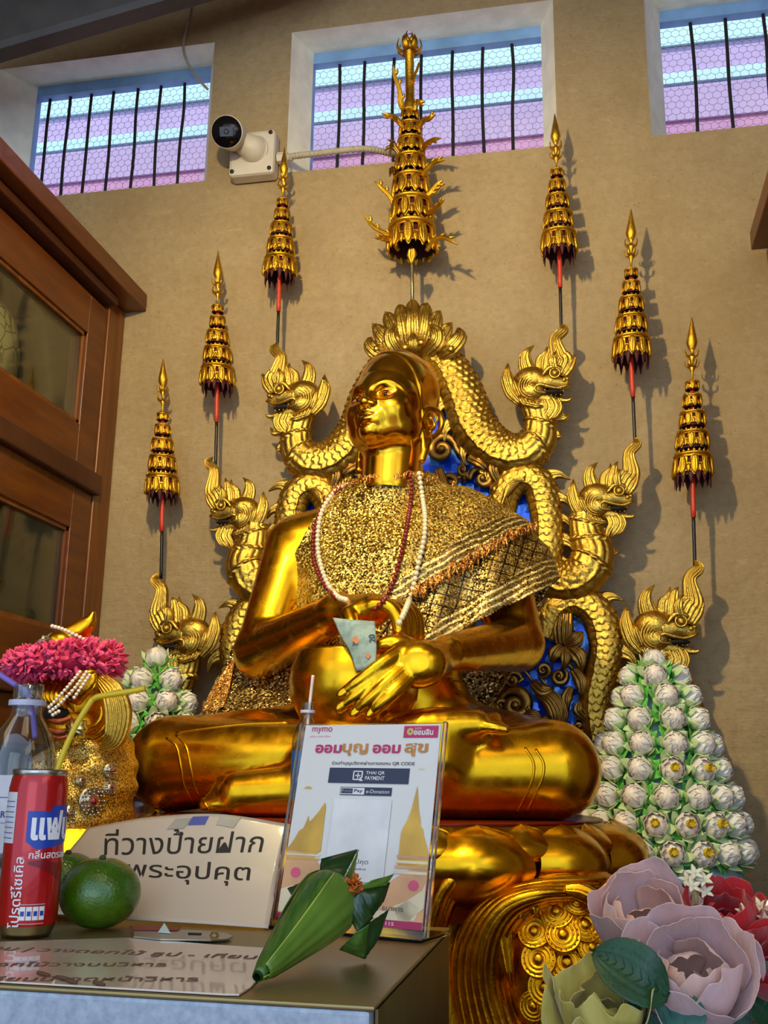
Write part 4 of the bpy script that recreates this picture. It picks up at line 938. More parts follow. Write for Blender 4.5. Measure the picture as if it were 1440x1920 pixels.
# neck ring, bowl, robe hems
nr = MB(); c0 = hpt((0, 1.3, -3.2)); c1 = A(SX+.008, -.515, 1.99)
nr.tube([c1, c1+(c0-c1)*.5, c0], [.0755, .0742, .0735], 48, seg=12); nr.tube([c0-(c0-c1)*.05, c0], [.0752, .0752], 48, seg=4); nr.build('neck_ring', GOLD, statue)
bc = A(SX-.008, -.852, 1.475)
bw = MB().lathe([(.0, -.105), (.07, -.10), (.11, -.07), (.133, -.025), (.1375, .01), (.132, .045), (.121, .070), (.1205, .074), (.114, .074), (.113, .068), (.122, .02), (.10, -.07), (0, -.09)], c=bc, n=72)
bw.build('alms_bowl', GOLD, statue)
for path in ([(312, 1384), (330, 1398), (338, 1430), (345, 1470), (360, 1500), (378, 1522)], [(330, 1378), (348, 1398), (356, 1430), (364, 1470), (380, 1500), (396, 1522)],
             [(984, 1402), (1000, 1430), (998, 1462), (985, 1492), (968, 1525)], [(1004, 1405), (1019, 1432), (1016, 1462), (1002, 1492), (986, 1525)],
             [(330, 1374), (400, 1364), (470, 1357), (540, 1355)]):
    pts = [hit(BV, x, y, -.0005)[0] for x, y in np.array(catmull(path, 24)).tolist()]
    pts = [p for p in pts if p is not None]
    if len(pts) > 5: MB().tube(pts, .0032, 6, seg=0).build('robe_hem', GOLD, statue)
nl = MB()
for i, q in enumerate(tips):
    (x0, y0), (x1, y1) = q[2], q[3]; dx, dy = nrm(A(x1-x0, y1-y0))
    p, n_ = hit(BV, x1-dx*2, y1-dy*2-2, .0)
    if p is not None:
        t_ = nrm(P(x1, y1, p[1])-P(x0, y0, p[1])); nl.leaf([p-t_*.011, p-t_*.004, p+t_*.005, p+t_*.010], [.006, .0078, .0072, .003], ref=n_, th=.0018, seg=10)
nl.build('fingernail', GOLD, statue) if nl.n else None
# ------------------------------------------------------------------ lace shawl over the left shoulder and chest
def project(v):
    d = np.asarray(v)-CAM; z = d@FW; return 720+FOC*(d@RT)/z, 960-FOC*(d@UP)/z
def inside(px, py, poly):
    n = len(poly); r = np.zeros(len(px), bool)
    for i in range(n):
        x0, y0 = poly[i]; x1, y1 = poly[(i+1) % n]
        c = ((y0 > py) != (y1 > py)) & (px < (x1-x0)*(py-y0)/(y1-y0+1e-9)+x0); r ^= c
    return r
def lace(name, c0, c1, c2, scale, band=None, grid=False, ns=.9):
    t = NT(name); co = t.coord(); ns_ = ns
    vo = t.n('ShaderNodeTexVoronoi', Scale=scale); t.l(co, vo.inputs['Vector'])
    hs = t.n('ShaderNodeSeparateColor'); t.l(vo.outputs['Color'], hs.inputs[0])
    sw = t.noise(16, 4, .6, t.mapping((1, 1, 1.6), (0, .6, 0)))
    f = t.math('ADD', t.math('MULTIPLY', hs.outputs[0], .7), t.math('MULTIPLY', sw, .45))
    col = t.ramp(f, [(.28, c0), (.5, c1), (.78, c2)])
    sepx = t.n('ShaderNodeSeparateXYZ'); t.l(co, sepx.inputs[0])
    if grid:
        ln = None
        for k in (0, 2):
            w_ = t.math('ABSOLUTE', t.math('SUBTRACT', t.math('FRACT', t.math('MULTIPLY', t.math('ADD', sepx.outputs[k], t.math('MULTIPLY', sepx.outputs[2-k], .25 if k else -.25)), 36.0)), .5))
            m = t.math('GREATER_THAN', w_, .43); ln = m if ln is None else t.math('MAXIMUM', ln, m)
        col = t.mix(t.math('MULTIPLY', ln, .92), col, S('#2e1c06'))
    if band is not None:
        w_ = t.math('ADD', t.math('MULTIPLY', sepx.outputs[0], band[0]), t.math('MULTIPLY', sepx.outputs[2], band[1]))
        st = t.math('SINE', t.math('MULTIPLY', t.math('ADD', w_, t.math('MULTIPLY', t.noise(22, 2), .015)), band[2]))
        col = t.mix(t.ramp(st, [(.55, 0.0), (.8, .9)]), col, S('#e0c77c'))
        col = t.mix(t.ramp(st, [(.1, .75), (.3, 0.0)]), col, S('#4a300a'))
    nv = t.n('ShaderNodeVectorMath', operation='SUBTRACT'); t.l(vo.outputs['Color'], nv.inputs[0]); nv.inputs[1].default_value = (.5, .5, .5)
    ns = t.n('ShaderNodeVectorMath', operation='SCALE'); t.l(nv.outputs[0], ns.inputs[0]); ns.inputs[3].default_value = ns_
    g_ = t.n('ShaderNodeNewGeometry'); na = t.n('ShaderNodeVectorMath', operation='ADD'); t.l(g_.outputs['Normal'], na.inputs[0]); t.l(ns.outputs[0], na.inputs[1])
    nn = t.n('ShaderNodeVectorMath', operation='NORMALIZE'); t.l(na.outputs[0], nn.inputs[0]); t.l(nn.outputs[0], t.b.inputs['Normal'])
    t.set(col=col, rough=.32, metal=t.ramp(hs.outputs[1], [(.3, .35), (.7, .95)])); return t.m
LACE = lace('gold_sequin_lace', S('#54360a'), S('#a87a1e'), S('#e6c45c'), 300.0)
LACEB = lace('banded_lace', S('#5f3d0c'), S('#a87c26'), S('#e2c468'), 320.0, (-.51, .86, 420.0), False, .55)
NET = lace('checked_gold_net', S('#452c0a'), S('#8f661a'), S('#dfbf62'), 340.0, None, True, .6)
SHADELACE = lace('shaded_lace', S('#2f1e0a'), S('#7a5720'), S('#cdb068'), 240.0)  # shade behind arm and bowl put into this darker copy of the lace
OFRINGE = lace('orange_fringe', S('#8a3d05'), S('#d97b12'), S('#ffd070'), 420.0)
FS = Field((-.36, -.86, 1.40), (.52, -.30, 2.10), .0042)
torso(FS)
FS.cap((.20, -.485, 1.875), (.285, -.50, 1.80), .085, .088, .08); FS.cap((.285, -.50, 1.80), (.345, -.555, 1.62), .088, .066, .05)
FS.cap((.10, -.56, 1.80), (.32, -.58, 1.66), .085, .07, .09); FS.cap((-.05, -.55, 1.62), (.20, -.60, 1.58), .11, .085, .08)
FS.cap((.30, -.52, 1.74), (.385, -.545, 1.70), .06, .035, .06)
gx, gy, gz = np.meshgrid(*FS.ax, indexing='ij', sparse=True)
fold = .004*np.sin((gx*.9-gz*.45)*62+1.6*np.sin(gz*11))*np.clip((gx+.05)*5, 0, 1)
def cloth(name, poly, iso, mat, parent, folds=1.0, ymax=-.42):
    base = FS.D; FS.D = (base+fold*folds).astype(np.float32); v, f = FS.mesh(iso=iso, smooth=2); FS.D = base
    v = v+A(SX, 0, 0); px, py = project(v); k = inside(px, py, poly) & (v[:, 1] < ymax)
    # keep front-facing surface only
    keep = k[f].sum(1) >= 3; f = f[keep]
    u, inv = np.unique(f, return_inverse=True); f = inv.reshape(-1, 4)
    o = MB().add(v[u], f.tolist()).build(name, mat, parent); o.modifiers.new('s', 'SOLIDIFY').thickness = .003; o.modifiers['s'].offset = -1
    return o, BVHTree.FromPolygons([Vector(q) for q in v[u]], [tuple(int(i) for i in q) for q in f])
shawl = thing('lace_shawl', 'glittering gold lace shawl draped over the seated statue from its left shoulder', 'shawl', (SX, -.6, 1.6))
upper = [(598, 952), (625, 918), (660, 898), (700, 888), (745, 884), (800, 882), (860, 903), (930, 938), (985, 972), (1012, 992), (985, 1002), (950, 1018), (880, 1058), (830, 1088), (770, 1122), (735, 1160), (700, 1215), (640, 1225), (560, 1225), (535, 1200), (541, 1130), (552, 1040), (572, 1000)]
net = [(960, 985), (1012, 985), (1035, 1030), (1060, 1068), (1040, 1092), (960, 1130), (880, 1170), (835, 1200), (770, 1260), (690, 1260), (690, 1190), (720, 1130), (800, 1075), (900, 1020)]
_, bv_net = cloth('net_layer', net, .012, NET, shawl, 1.6)
_, bv_up = cloth('lace_layer', upper, .0185, LACE, shawl, .45)
hemp = [(1012, 1046), (1040, 1046), (1062, 1070), (1040, 1094), (960, 1132), (880, 1172), (832, 1204), (790, 1235), (770, 1215), (830, 1158), (900, 1112), (960, 1080)]
cloth('hem_band', hemp, .0165, LACEB, shawl, 1.4)
band = [(995, 985), (940, 1012), (870, 1052), (800, 1090), (755, 1125), (690, 1165), (660, 1150), (720, 1105), (790, 1058), (860, 1010), (930, 972), (970, 965)]
cloth('woven_band', band, .0205, LACEB, shawl, .45)
fr = MB(); path = catmull([(1012, 990), (985, 1000), (950, 1015), (915, 1036), (880, 1056), (840, 1080), (805, 1100), (775, 1120)], 46)
for i, (x, y) in enumerate(path):
    p, n_ = hit(bv_up, x, y-7, .002)
    if p is None: continue
    for k in range(3):
        j = A(rng.uniform(-.008, .008), -.004, rng.uniform(-.010, .008)); q = p+j
        fr.tube([q+A(0, 0, .006), q+A(rng.uniform(-.006, .006), -.006, 0), q+A(rng.uniform(-.008, .008), -.002, -.010-.006*(i % 3))], [.002, .0034, .0012], 6, seg=6)
fr.build('orange_fringe', OFRINGE, shawl); fr = MB(); fr_split = False
for x, y in catmull([(612, 932), (640, 908), (680, 895), (730, 889), (790, 888), (850, 905)], 46):
    p, n_ = hit(bv_up, x, y+5, .002)
    if x > 735 and fr.n and not fr_split: fr.build('neckline_fringe', OFRINGE, shawl); fr = MB(); fr_split = True
    if p is None: continue
    for k in range(2):
        q = p+A(rng.uniform(-.006, .006), 0, rng.uniform(-.006, .006)); fr.tube([q, q+A(rng.uniform(-.008, .008), -.006, rng.uniform(-.004, .008)), q+A(rng.uniform(-.01, .01), -.004, -.01)], [.0016, .0028, .001], 5, seg=5)
fr.build('neckline_fringe', OFRINGE, shawl)
def sheet(name, rows, mat, parent, wob=.012, nu=60, nv=40, seed=1):
    # rows: list of px polylines with a depth each -> a draped surface with folds
    R_ = [catmull([P(x, y, Y) for x, y, Y in r], nv) for r in rows]
    G = np.stack([catmull(np.array([r[j] for r in R_]), nu) for j in range(nv)], 1)
    q = np.random.RandomState(seed); U_, V_ = np.meshgrid(np.linspace(0, 1, nu), np.linspace(0, 1, nv), indexing='ij')
    d = sum(q.uniform(.3, 1)*np.sin(q.uniform(6, 26)*V_+q.uniform(-6, 6)*U_+q.uniform(0, 6)) for _ in range(5))/5
    G[..., 1] += d*wob
    return MB().grid(G).build(name, mat, parent, solid=.003)
sheet('rear_drape', [[(1045, 1068, -.50), (1010, 1110, -.46), (930, 1160, -.44)], [(1000, 1160, -.44), (960, 1190, -.42), (880, 1230, -.42)], [(960, 1260, -.42), (920, 1280, -.40), (850, 1290, -.42)], [(905, 1345, -.44), (880, 1350, -.42), (835, 1355, -.45)]], SHADELACE, shawl, .010)
sheet('hanging_end', [[(575, 1150, -.52), (520, 1160, -.50), (452, 1180, -.47)], [(590, 1230, -.60), (505, 1240, -.56), (425, 1240, -.50)], [(580, 1290, -.66), (490, 1290, -.60), (400, 1290, -.54)], [(560, 1318, -.70), (480, 1330, -.66), (375, 1345, -.62)]], SHADELACE, shawl, .014, seed=4)
sheet('tasselled_edge', [[(440, 1235, -.53), (425, 1250, -.53)], [(430, 1290, -.58), (395, 1295, -.57)], [(420, 1325, -.62), (380, 1335, -.61)]], OFRINGE, shawl, .006, 30, 16, seed=6)
# ------------------------------------------------------------------ strings of beads
REDB = flat('red_bead', '#7a1f16', .18, var=.15, coat=.4); WHB = flat('cream_bead', '#e2d2ae', .22, var=.06, coat=.3, sss=.1)
PEARL = flat('pearl', '#e8d5bf', .2, .15, var=.05, coat=.5)
def bead_string(name, label, paths, r, mat, bvs, group=None, lift=1.0, part='bead'):
    g = None; mesh = None; n = 0
    for path in paths:
        c = catmull([(x, y) for x, y in path], 400); pts = []
        for x, y in c:
            best = None
            for b in bvs:
                p, n_ = hit(b, x, y)
                if p is not None and (best is None or (p-CAM)@FW < (best-CAM)@FW): best = p
            if best is not None: pts.append(best)
        pts = np.array(pts)
        if len(pts) > 12:   # smooth the run, then lift it clear of the cloth
            for _ in range(6): pts[1:-1] = (pts[:-2]+2*pts[1:-1]+pts[2:])/4
        pts = pts-nrm(pts-CAM)*r*lift
        L = np.concatenate([[0], np.cumsum(np.linalg.norm(np.diff(pts, axis=0), axis=1))])
        for s_ in np.arange(0, L[-1], r*1.92):
            p = A(*[np.interp(s_, L, pts[:, k]) for k in range(3)])
            if g is None:
                g = thing(name, label, 'beads', tuple(p), group)
                mesh = MB().ball((0, 0, 0), r, 14, 9).build(part, mat, None); o = mesh; ORG[o.name] = ORG[g.name]
            else: o = mesh.copy(); COL.objects.link(o)
            o.parent = g; o.location = tuple(p-ORG[g.name]); n += 1
    return g
allb = [bv_up, bv_net, BV]
bead_string('red_bead_necklace', 'long string of dark red beads hanging over the lace shawl', [[(768, 885), (772, 920), (764, 980), (752, 1040), (738, 1090), (720, 1125), (698, 1146)], [(640, 915), (615, 935), (598, 965), (588, 1000), (587, 1040), (595, 1070), (610, 1098), (632, 1122)]], .0058, REDB, allb)
bead_string('white_bead_necklace', 'long string of cream white beads hanging over the lace shawl', [[(786, 888), (792, 930), (797, 970), (795, 1010), (785, 1055), (775, 1100), (762, 1140), (745, 1175)], [(650, 908), (625, 925), (605, 955), (597, 990), (596, 1030), (603, 1065), (615, 1095), (632, 1118), (652, 1126)]], .0066, WHB, allb)
# ------------------------------------------------------------------ folded green banknote between bowl and fingers
NOTE = NT('green_banknote'); co = NOTE.coord()
NOTE.set(col=NOTE.mix(NOTE.ramp(NOTE.noise(60, 4, .6), [(.45, 0.0), (.6, .6)]), S('#8fa39a'), S('#667d78')), rough=.6); NOTE = NOTE.m
INK = flat('dark_print', '#2c3a3a', .6); OINK = flat('orange_print', '#b8743c', .6)
nt = thing('banknote', 'folded grey green banknote tucked between the statue bowl and fingers', 'banknote', tuple(P(670, 1210, -.99)))
q = [[(624, 1158, -.985), (640, 1195, -.99), (656, 1222, -.992), (668, 1258, -1.0)], [(662, 1162, -.992), (672, 1195, -1.0), (680, 1222, -1.003), (684, 1255, -1.005)], [(703, 1165, -.985), (705, 1192, -.993), (706, 1218, -.998), (704, 1240, -1.002)]]
R_ = [catmull([P(*a) for a in r], 14) for r in q]
G = np.stack([np.stack([catmull(np.array([r[j] for r in R_]), 20) for j in range(14)], 1)], 0)[0]
MB().grid(G).build('note_sheet', NOTE, nt, solid=.0008)
def note_frame(u, v): i, j = int(u*19), int(v*13); return G[i, j]
fx = nrm(G[19, 4]-G[10, 4]); fz = nrm(G[15, 0]-G[15, 12])
text('20', .017, frame(G[17, 5]+A(0, -.0016, 0), fz, -fx), INK, 'numerals', nt, bold=.02)
dm = MB(); c0 = G[8, 5]+A(0, -.0012, 0); dm.prism([c0+fx*.011, c0+fz*.009, c0-fx*.011, c0-fz*.009], (0, -.0006, 0)); c0 = G[13, 10]+A(0, -.0012, 0); dm.prism([c0+fx*.006, c0+fz*.007, c0-fx*.006, c0-fz*.007], (0, -.0006, 0)); dm.build('printed_mark', OINK, nt, smooth=False)
# ------------------------------------------------------------------ lotus pedestal with its carved base
ped = thing('lotus_pedestal', 'gilt lotus pedestal with big domed petals under the seated statue', 'pedestal', (SX, -.60, 0))
EC, EA, EB = A(SX, -.60), .515, .445
seat = MB().lathe([(.0, 1.2055), (.96, 1.2055), (.968, 1.208), (.965, 1.211), (.955, 1.2128), (0, 1.2132)], n=96, sx=EA, sy=EB, c=(SX, -.60, 0)); seat.build('seat_rim', flat('red_lacquer_rim', '#6e1c0c', .25, .35, var=.2), ped)
core = MB().lathe([(.90, 1.03), (.95, 1.06), (1.0, 1.10), (1.0, 1.15), (.99, 1.205), (.0, 1.205)], n=96, sx=EA, sy=EB, c=(SX, -.60, 0)); core.build('seat_core', ORNGOLD, ped)
def petal(t, rr, w_, zb, zt, bulge):
    e = A(EA*cos(t), EB*sin(t), 0); n_ = nrm(A(cos(t)/EA, sin(t)/EB, 0)); c = A(SX, -.60, 0)
    pr = [(.90, zb), (.99, zb+.02), (1.07, zb+(zt-zb)*.38), (1.075, zb+(zt-zb)*.6), (1.03, zb+(zt-zb)*.85), (1.0, zt)]
    mb = MB(); pts = [c+e*a*rr+A(0, 0, z) for a, z in pr]
    N = 30; p = catmull(pts, N); u = np.linspace(0, 1, N); ww = np.interp(u, [0, .2, .45, .64, .82, .95, 1], [.86, .95, 1, .95, .68, .29, .02])*w_
    M = 17; v = np.linspace(-1, 1, M); s_ = A(-n_[1], n_[0], 0)
    dome = bulge*(1-np.abs(v)**2.3)[None]*np.minimum(1, ww/w_*1.2)[:, None]+.006*np.exp(-((np.abs(v)-.97)/.05)**2)[None]+.004*np.exp(-(v/.10)**2)[None]*np.clip((u-.7)*4, 0, 1)[:, None]
    G = p[:, None]+s_*(v[None]*ww[:, None])[..., None]+n_*dome[..., None]
    G = G-n_*(.06*(v**2)[None]*(ww**2/.1)[:, None])[..., None]
    mb.grid(G); return mb
NPT = 16
for k in range(NPT):
    t = 2*pi*(k+.36)/NPT
    if sin(t) > .55: continue
    petal(t, 1.0, .0995, 1.065, 1.2095, .042).build('petal', GOLD, ped)
    petal(t+pi/NPT, .985, .06, 1.11, 1.211, .014).build('inner_petal', GOLD, ped)
foot = MB().lathe([(1.0, .50), (1.0, .60), (.96, .64), (.92, .8), (.90, 1.0), (.88, 1.05), (.9, 1.07), (0, 1.07)], n=96, sx=EA, sy=EB, c=(SX, -.60, 0)); foot.build('carved_base', ORNGOLD, ped)
plinth = MB().box((-1.0, -1.2, 0), (.06, -.10, .5)); plinth.build('plinth', flat('dark_red_plinth', '#4a1410', .5), ped, smooth=False)
# sweeping mane strands and spiral rosettes on the base
outer = [(1130, 1648), (1030, 1652), (930, 1682), (876, 1745), (862, 1840), (890, 1990)]
inner = [(1060, 1700), (1005, 1705), (965, 1735), (945, 1800), (958, 1880), (1010, 1990)]
def strands(outer, inner, n, sgn=1):
    out = []
    for i in range(n):
        f = i/(n-1); mb = MB()
        pts = [P(a[0]+(b[0]-a[0])*f, a[1]+(b[1]-a[1])*f+4*sin(5*f+k), -.985-.035*sin(pi*f)-.02*sin(k*.9)+(k == 0)*.03) for k, (a, b) in enumerate(zip(outer, inner))]
        mb.leaf(pts, [.005, .011, .014, .015, .014, .008], ref=(-.15, -1, .1), th=.020, ridges=0, seg=60); out.append(mb)
    return out
for mb in strands(outer, inner, 8): mb.build('mane_strand', ORNGOLD, ped)
for mb in strands([(900, 1640), (870, 1650), (840, 1690), (822, 1760)], [(860, 1636), (840, 1645), (815, 1680), (800, 1740)], 3): mb.build('mane_strand', ORNGOLD, ped)
lobe = MB(); lobe.ball(P(1050, 1800, -.93), (.125, .085, .16), 32, 20); lobe.ball(P(1100, 1700, -.90), (.09, .08, .07), 24, 14); lobe.build('chest_lobe', ORNGOLD, ped)
bvl = BVHTree.FromPolygons([Vector(v) for v in np.vstack(lobe.v)], lobe.f)
def rosette(p, n_, r):
    mb = MB(); M = frame(p, np.cross(A(0, 0, 1), n_) if abs(n_[2]) < .95 else A(1, 0, 0), A(0, 0, 1)); 
    x = nrm(np.cross(A(0, 0, 1), n_)); y = np.cross(n_, x); M = np.eye(4); M[:3, 0], M[:3, 1], M[:3, 2], M[:3, 3] = x, y, n_, p
    mb.lathe([(r, -.3*r), (r, .08*r), (.95*r, .17*r), (.87*r, .08*r), (.79*r, .08*r), (.72*r, .22*r), (.63*r, .08*r), (.56*r, .08*r), (.48*r, .22*r), (.40*r, .08*r), (.31*r, .10*r), (.24*r, .26*r), (.12*r, .31*r), (0, .31*r)], n=36)
    for k in range(18): t_ = 2*pi*k/18; mb.ball((.83*r*cos(t_), .83*r*sin(t_), .11*r), .05*r, 6, 4)
    return mb.xf(M)
ros = [(1044, 1711, 27), (1005, 1748, 26), (1055, 1754, 27), (1094, 1735, 27), (1106, 1776, 24), (1014, 1797, 27), (1063, 1804, 28), (1023, 1848, 26), (1084, 1842, 24), (1040, 1886, 24), (1078, 1880, 23), (1004, 1880, 22), (1110, 1815, 22), (1020, 1925, 24), (1068, 1922, 24), (1122, 1745, 22), (1080, 1696, 22)]
for k_, (x, y, r) in enumerate(ros):
    p, n_ = hit(bvl, x, y, .006)
    if p is not None: rosette(p+n_*.004*(k_ % 3), nrm(n_+A(0, 0, .28)), r*1.12*2.05/FOC).build('rosette', ORNGOLD, ped)
cu = MB()
for pts, w_ in [([(985, 1690), (960, 1700), (940, 1740), (948, 1800), (960, 1850)], [.008, .018, .022, .016, .002]), ([(975, 1720), (985, 1700), (1000, 1700), (1004, 1712)], [.012, .016, .014, .008]), ([(1130, 1660), (1145, 1680), (1130, 1705), (1110, 1700)], [.016, .022, .016, .003]), ([(1060, 1668), (1090, 1672), (1120, 1690), (1135, 1712)], [.010, .016, .016, .003])]:
    cu.leaf([P(x, y, -1.02) for x, y in pts], w_, th=.02, ridges=2, seg=26)
cu.build('mane_curl', ORNGOLD, ped)
# ------------------------------------------------------------------ cones of folded white lotus
WPET = NT('white_lotus_petal'); co = WPET.coord()
WPET.set(col=WPET.ramp(WPET.noise(60, 3, .6, WPET.mapping((1, 1, .25))), [(.3, S('#ddccb8')), (.6, S('#f4e6d6')), (.8, S('#fbf3e6'))]), rough=.45, sss=.2, sheen=.2); WPET.bump(WPET.noise(120, 3, .6, WPET.mapping((1, 1, .2))), .25, .003); WPET = WPET.m
SEP = flat('pale_green_sepal', '#c4d69c', .5, var=.12, scale=60, sss=.05); GRN = flat('folded_green_leaf', '#58a83e', .5, var=.3, scale=40); YEL = flat('lotus_stamen', '#c7a515', .6, var=.2, scale=200)
CORE = flat('pale_cone_core', '#b3c8c4', .7, var=.12)
def blossom_parts(seed, open_=0):
    q = random.Random(seed); b = MB(); r = .0275
    for ring, (n, rad, top) in enumerate(((5, .95, 1.0), (5, 1.02, .88))):
        for k in range(n):
            t = 2*pi*(k+.5*ring)/n+q.uniform(-.1, .1); N, M = 12, 9
            th = np.linspace(-1.35, radians(62 if open_ else 70)*top+q.uniform(-.08, .05), N)[:, None]; v = np.linspace(-1, 1, M)[None]
            u = np.linspace(0, 1, N)[:, None]; hw = .80*np.sin(np.clip(u*1.05+.08, 0, 1)*pi)**.55*(1-.55*u**4)
            rr = r*rad*(1+.05*(v**2)-.04*np.cos(v*5)*u)
            G = np.stack([rr*np.cos(th)*np.cos(t+v*hw), rr*np.cos(th)*np.sin(t+v*hw), rr*np.sin(th)*1.08+r*.95+0*v], -1)
            b.grid(G)
    if open_:
        b.ball((0, 0, r*.85), (r*.84, r*.84, r*.72), 20, 10); s_ = MB()
        for k in range(7): t = 2*pi*k/7; s_.leaf([A(.004*cos(t), .004*sin(t), r*1.5), A(.007*cos(t), .007*sin(t), r*1.85), A(.010*cos(t), .010*sin(t), r*2.05)], [.003, .0035, .0004], ref=(cos(t), sin(t), .6), th=.001, seg=5)
        s_.lathe([(.011, r*1.45), (.010, r*1.7), (0, r*1.75)], n=10)
    else:
        s_ = None
        a_ = np.linspace(0, 2*pi, 24, endpoint=False); th = np.linspace(-.3, pi/2, 14)[:, None]; rr = r*(.90+.035*np.cos(a_*5+th*5)[:]*np.cos(th)+.03*np.cos(a_*3-th*7)*np.cos(th)); b.grid(np.stack([rr*np.cos(th)*np.cos(a_), rr*np.cos(th)*np.sin(a_), rr*np.sin(th)*1.1+r*.95], -1), cv=True)
    se = MB()
    for k in range(6):
        t = 2*pi*(k+.5)/6+q.uniform(-.12, .12); d = A(cos(t), sin(t), 0); sp = q.uniform(.9, 1.2)
        pts = [d*r*.5+A(0, 0, r*.15), d*r*1.05+A(0, 0, r*.55), d*r*1.22*sp+A(0, 0, r*1.0), d*r*1.42*sp+A(0, 0, r*1.45)]
        se.leaf(pts, [.008, .0135, .010, .0008], ref=d+A(0, 0, -.3), th=.0018, seg=9)
    gr = MB()
    for k in range(8):
        t = 2*pi*k/8+q.uniform(-.2, .2); d = A(cos(t), sin(t), 0); s2 = A(-sin(t), cos(t), 0)*q.uniform(-.6, .6)
        gr.leaf([d*r*.4, d*r*1.0+A(0, 0, r*.25)+s2*r*.2, d*r*1.7+A(0, 0, r*.55)+s2*r], [.008, .014, .001], ref=d*.3+A(0, 0, 1), th=.0016, seg=7)
    return b, se, gr, s_
KINDS_B = [blossom_parts(s, o) for s, o in ((1, 0), (2, 0), (3, 1), (4, 0))]
KM = []
def lotus_cone(name, label, cx, cy, rings, zsup, rim, pot):
    g = thing(name, label, 'flowers', (cx, cy, zsup)); proto = {}
    pr = [(r*.72, z-.03) for z, r, n, ph, on in rings]; top = rings[-1]
    MB().lathe([(0, rings[0][0]-.05), (rings[0][1]*.86, rings[0][0]-.05)]+pr+[(.002, top[0]+.01)], n=40, c=(cx, cy, 0)).build('cone_core', CORE, g)
    for ri, (z, r, n, ph, opens) in enumerate(rings):
        for k in range(n):
            t = 2*pi*k/n+ph
            if sin(t) > .62 and r > .05: continue
            d = nrm(A(cos(t), sin(t), .22 if r > .03 else 1.4)); kind = 2 if (ri, k) in opens else (0, 1, 3)[(k+ri) % 3]
            y = nrm(np.cross(d, A(sin(t*7+ri), cos(t*3+ri), .3))); x = np.cross(y, d)
            p = A(cx, cy, z)+A(cos(t), sin(t), 0)*(r*.80)-d*.004
            M = Matrix(((x[0], y[0], d[0], p[0]-cx), (x[1], y[1], d[1], p[1]-cy), (x[2], y[2], d[2], p[2]-zsup), (0, 0, 0, 1)))
            if kind not in KM_: 
                b, se, gr, st = KINDS_B[kind]
                o = b.build('lotus_blossom', WPET); kids = [se.build('sepals', SEP), gr.build('green_leaf', GRN)]
                if st is not None: kids.append(st.build('stamen', YEL))
                KM_[kind] = (o.data, [(c_.name.split('.')[0], c_.data) for c_ in kids])
                for q in [o]+kids: bpy.data.objects.remove(q)
            md, kd = KM_[kind]
            o = bpy.data.objects.new('lotus_blossom', md); COL.objects.link(o); o.parent = g; o.matrix_local = M
            for nm, dt in kd: c_ = bpy.data.objects.new(nm, dt); COL.objects.link(c_); c_.parent = o
    if rim: MB().lathe([(0, rings[0][0]-.062), (rim, rings[0][0]-.062), (rim+.003, rings[0][0]-.055), (rim, rings[0][0]-.048), (0, rings[0][0]-.048)], n=48, c=(cx, cy, 0)).build('rim_plate', flat('pale_board', '#cfd6d6', .6), g)
    if pot: MB().lathe([(0, zsup), (rim*.8, zsup), (rim*.86, zsup+.05), (rim*.92, rings[0][0]-.09), (rim*.97, rings[0][0]-.0625), (0, rings[0][0]-.0625)], n=48, c=(cx, cy, 0)).build('pot', flat('brown_glazed_pot', '#5a2c12', .25, var=.3, coat=.4), g)
    return g
KM_ = {}
cyr = -.30; cxr = P(1238, 1480, cyr)[0]; zt = P(1205, 1238, cyr)[2]-.02; K_ = 2.70/2.55
rr_ = [(1.158, .200, 17), (1.216, .190, 16), (1.274, .172, 14), (1.332, .150, 12), (1.388, .126, 10), (1.444, .100, 8), (1.497, .075, 6), (1.545, .045, 4)]
rings = [(z, r, n, -pi/2+.05+.21*i, {(0, 0), (0, 1), (1, 0), (1, 1), (1, 15), (3, 0), (3, 11)}) for i, (z, r, n) in enumerate((zt-.026-(1.545-a)*K_, b*K_, c) for a, b, c in rr_)]+[(zt, .0, 1, -pi/2, set())]
lotus_cone('lotus_cone', 'tall cone of white lotus buds and green leaves right of the statue knee', cxr, cyr, rings, .92, rr_[0][1]*.88, True)
cxl, cyl = -1.118, -.42
rings = [(1.30+.056*i, .15-.024*i, (12, 10, 8, 7, 5)[i], -pi/2+.25*i, {(2, 0)}) for i in range(5)]+[(1.571, .0, 1, -pi/2, set())]
lotus_cone('lotus_cone', 'smaller cone of white lotus buds beside the lion with the pink garland', cxl, cyl, rings, 1.10, 0.09, True)
DARKTBL = flat('dark_altar_wood', '#3a1a10', .5, var=.3)
al = thing('altar_stand', 'dark red stepped stand under the large lotus cone at the right', 'stand', (.32, -.3, 0)); MB().box((.10, -.52, 0), (.55, -.03, .92)).build('upper_step', DARKTBL, al, smooth=False, bevel=.006)
MB().box((-1.42, -.55, 0), (-1.09, -.03, 1.04)).build('side_block', DARKTBL, None, smooth=False)
o = bpy.data.objects['side_block']; o.name = 'side_stand'; tag(o, 'dark stand behind the gold lion carrying the smaller lotus cone', 'stand')
sb = MB().box((-1.42, -.56, 1.04), (-1.06, -.03, 1.10)); so = sb.build('stand_top', DARKTBL, None, smooth=False); so.parent = o
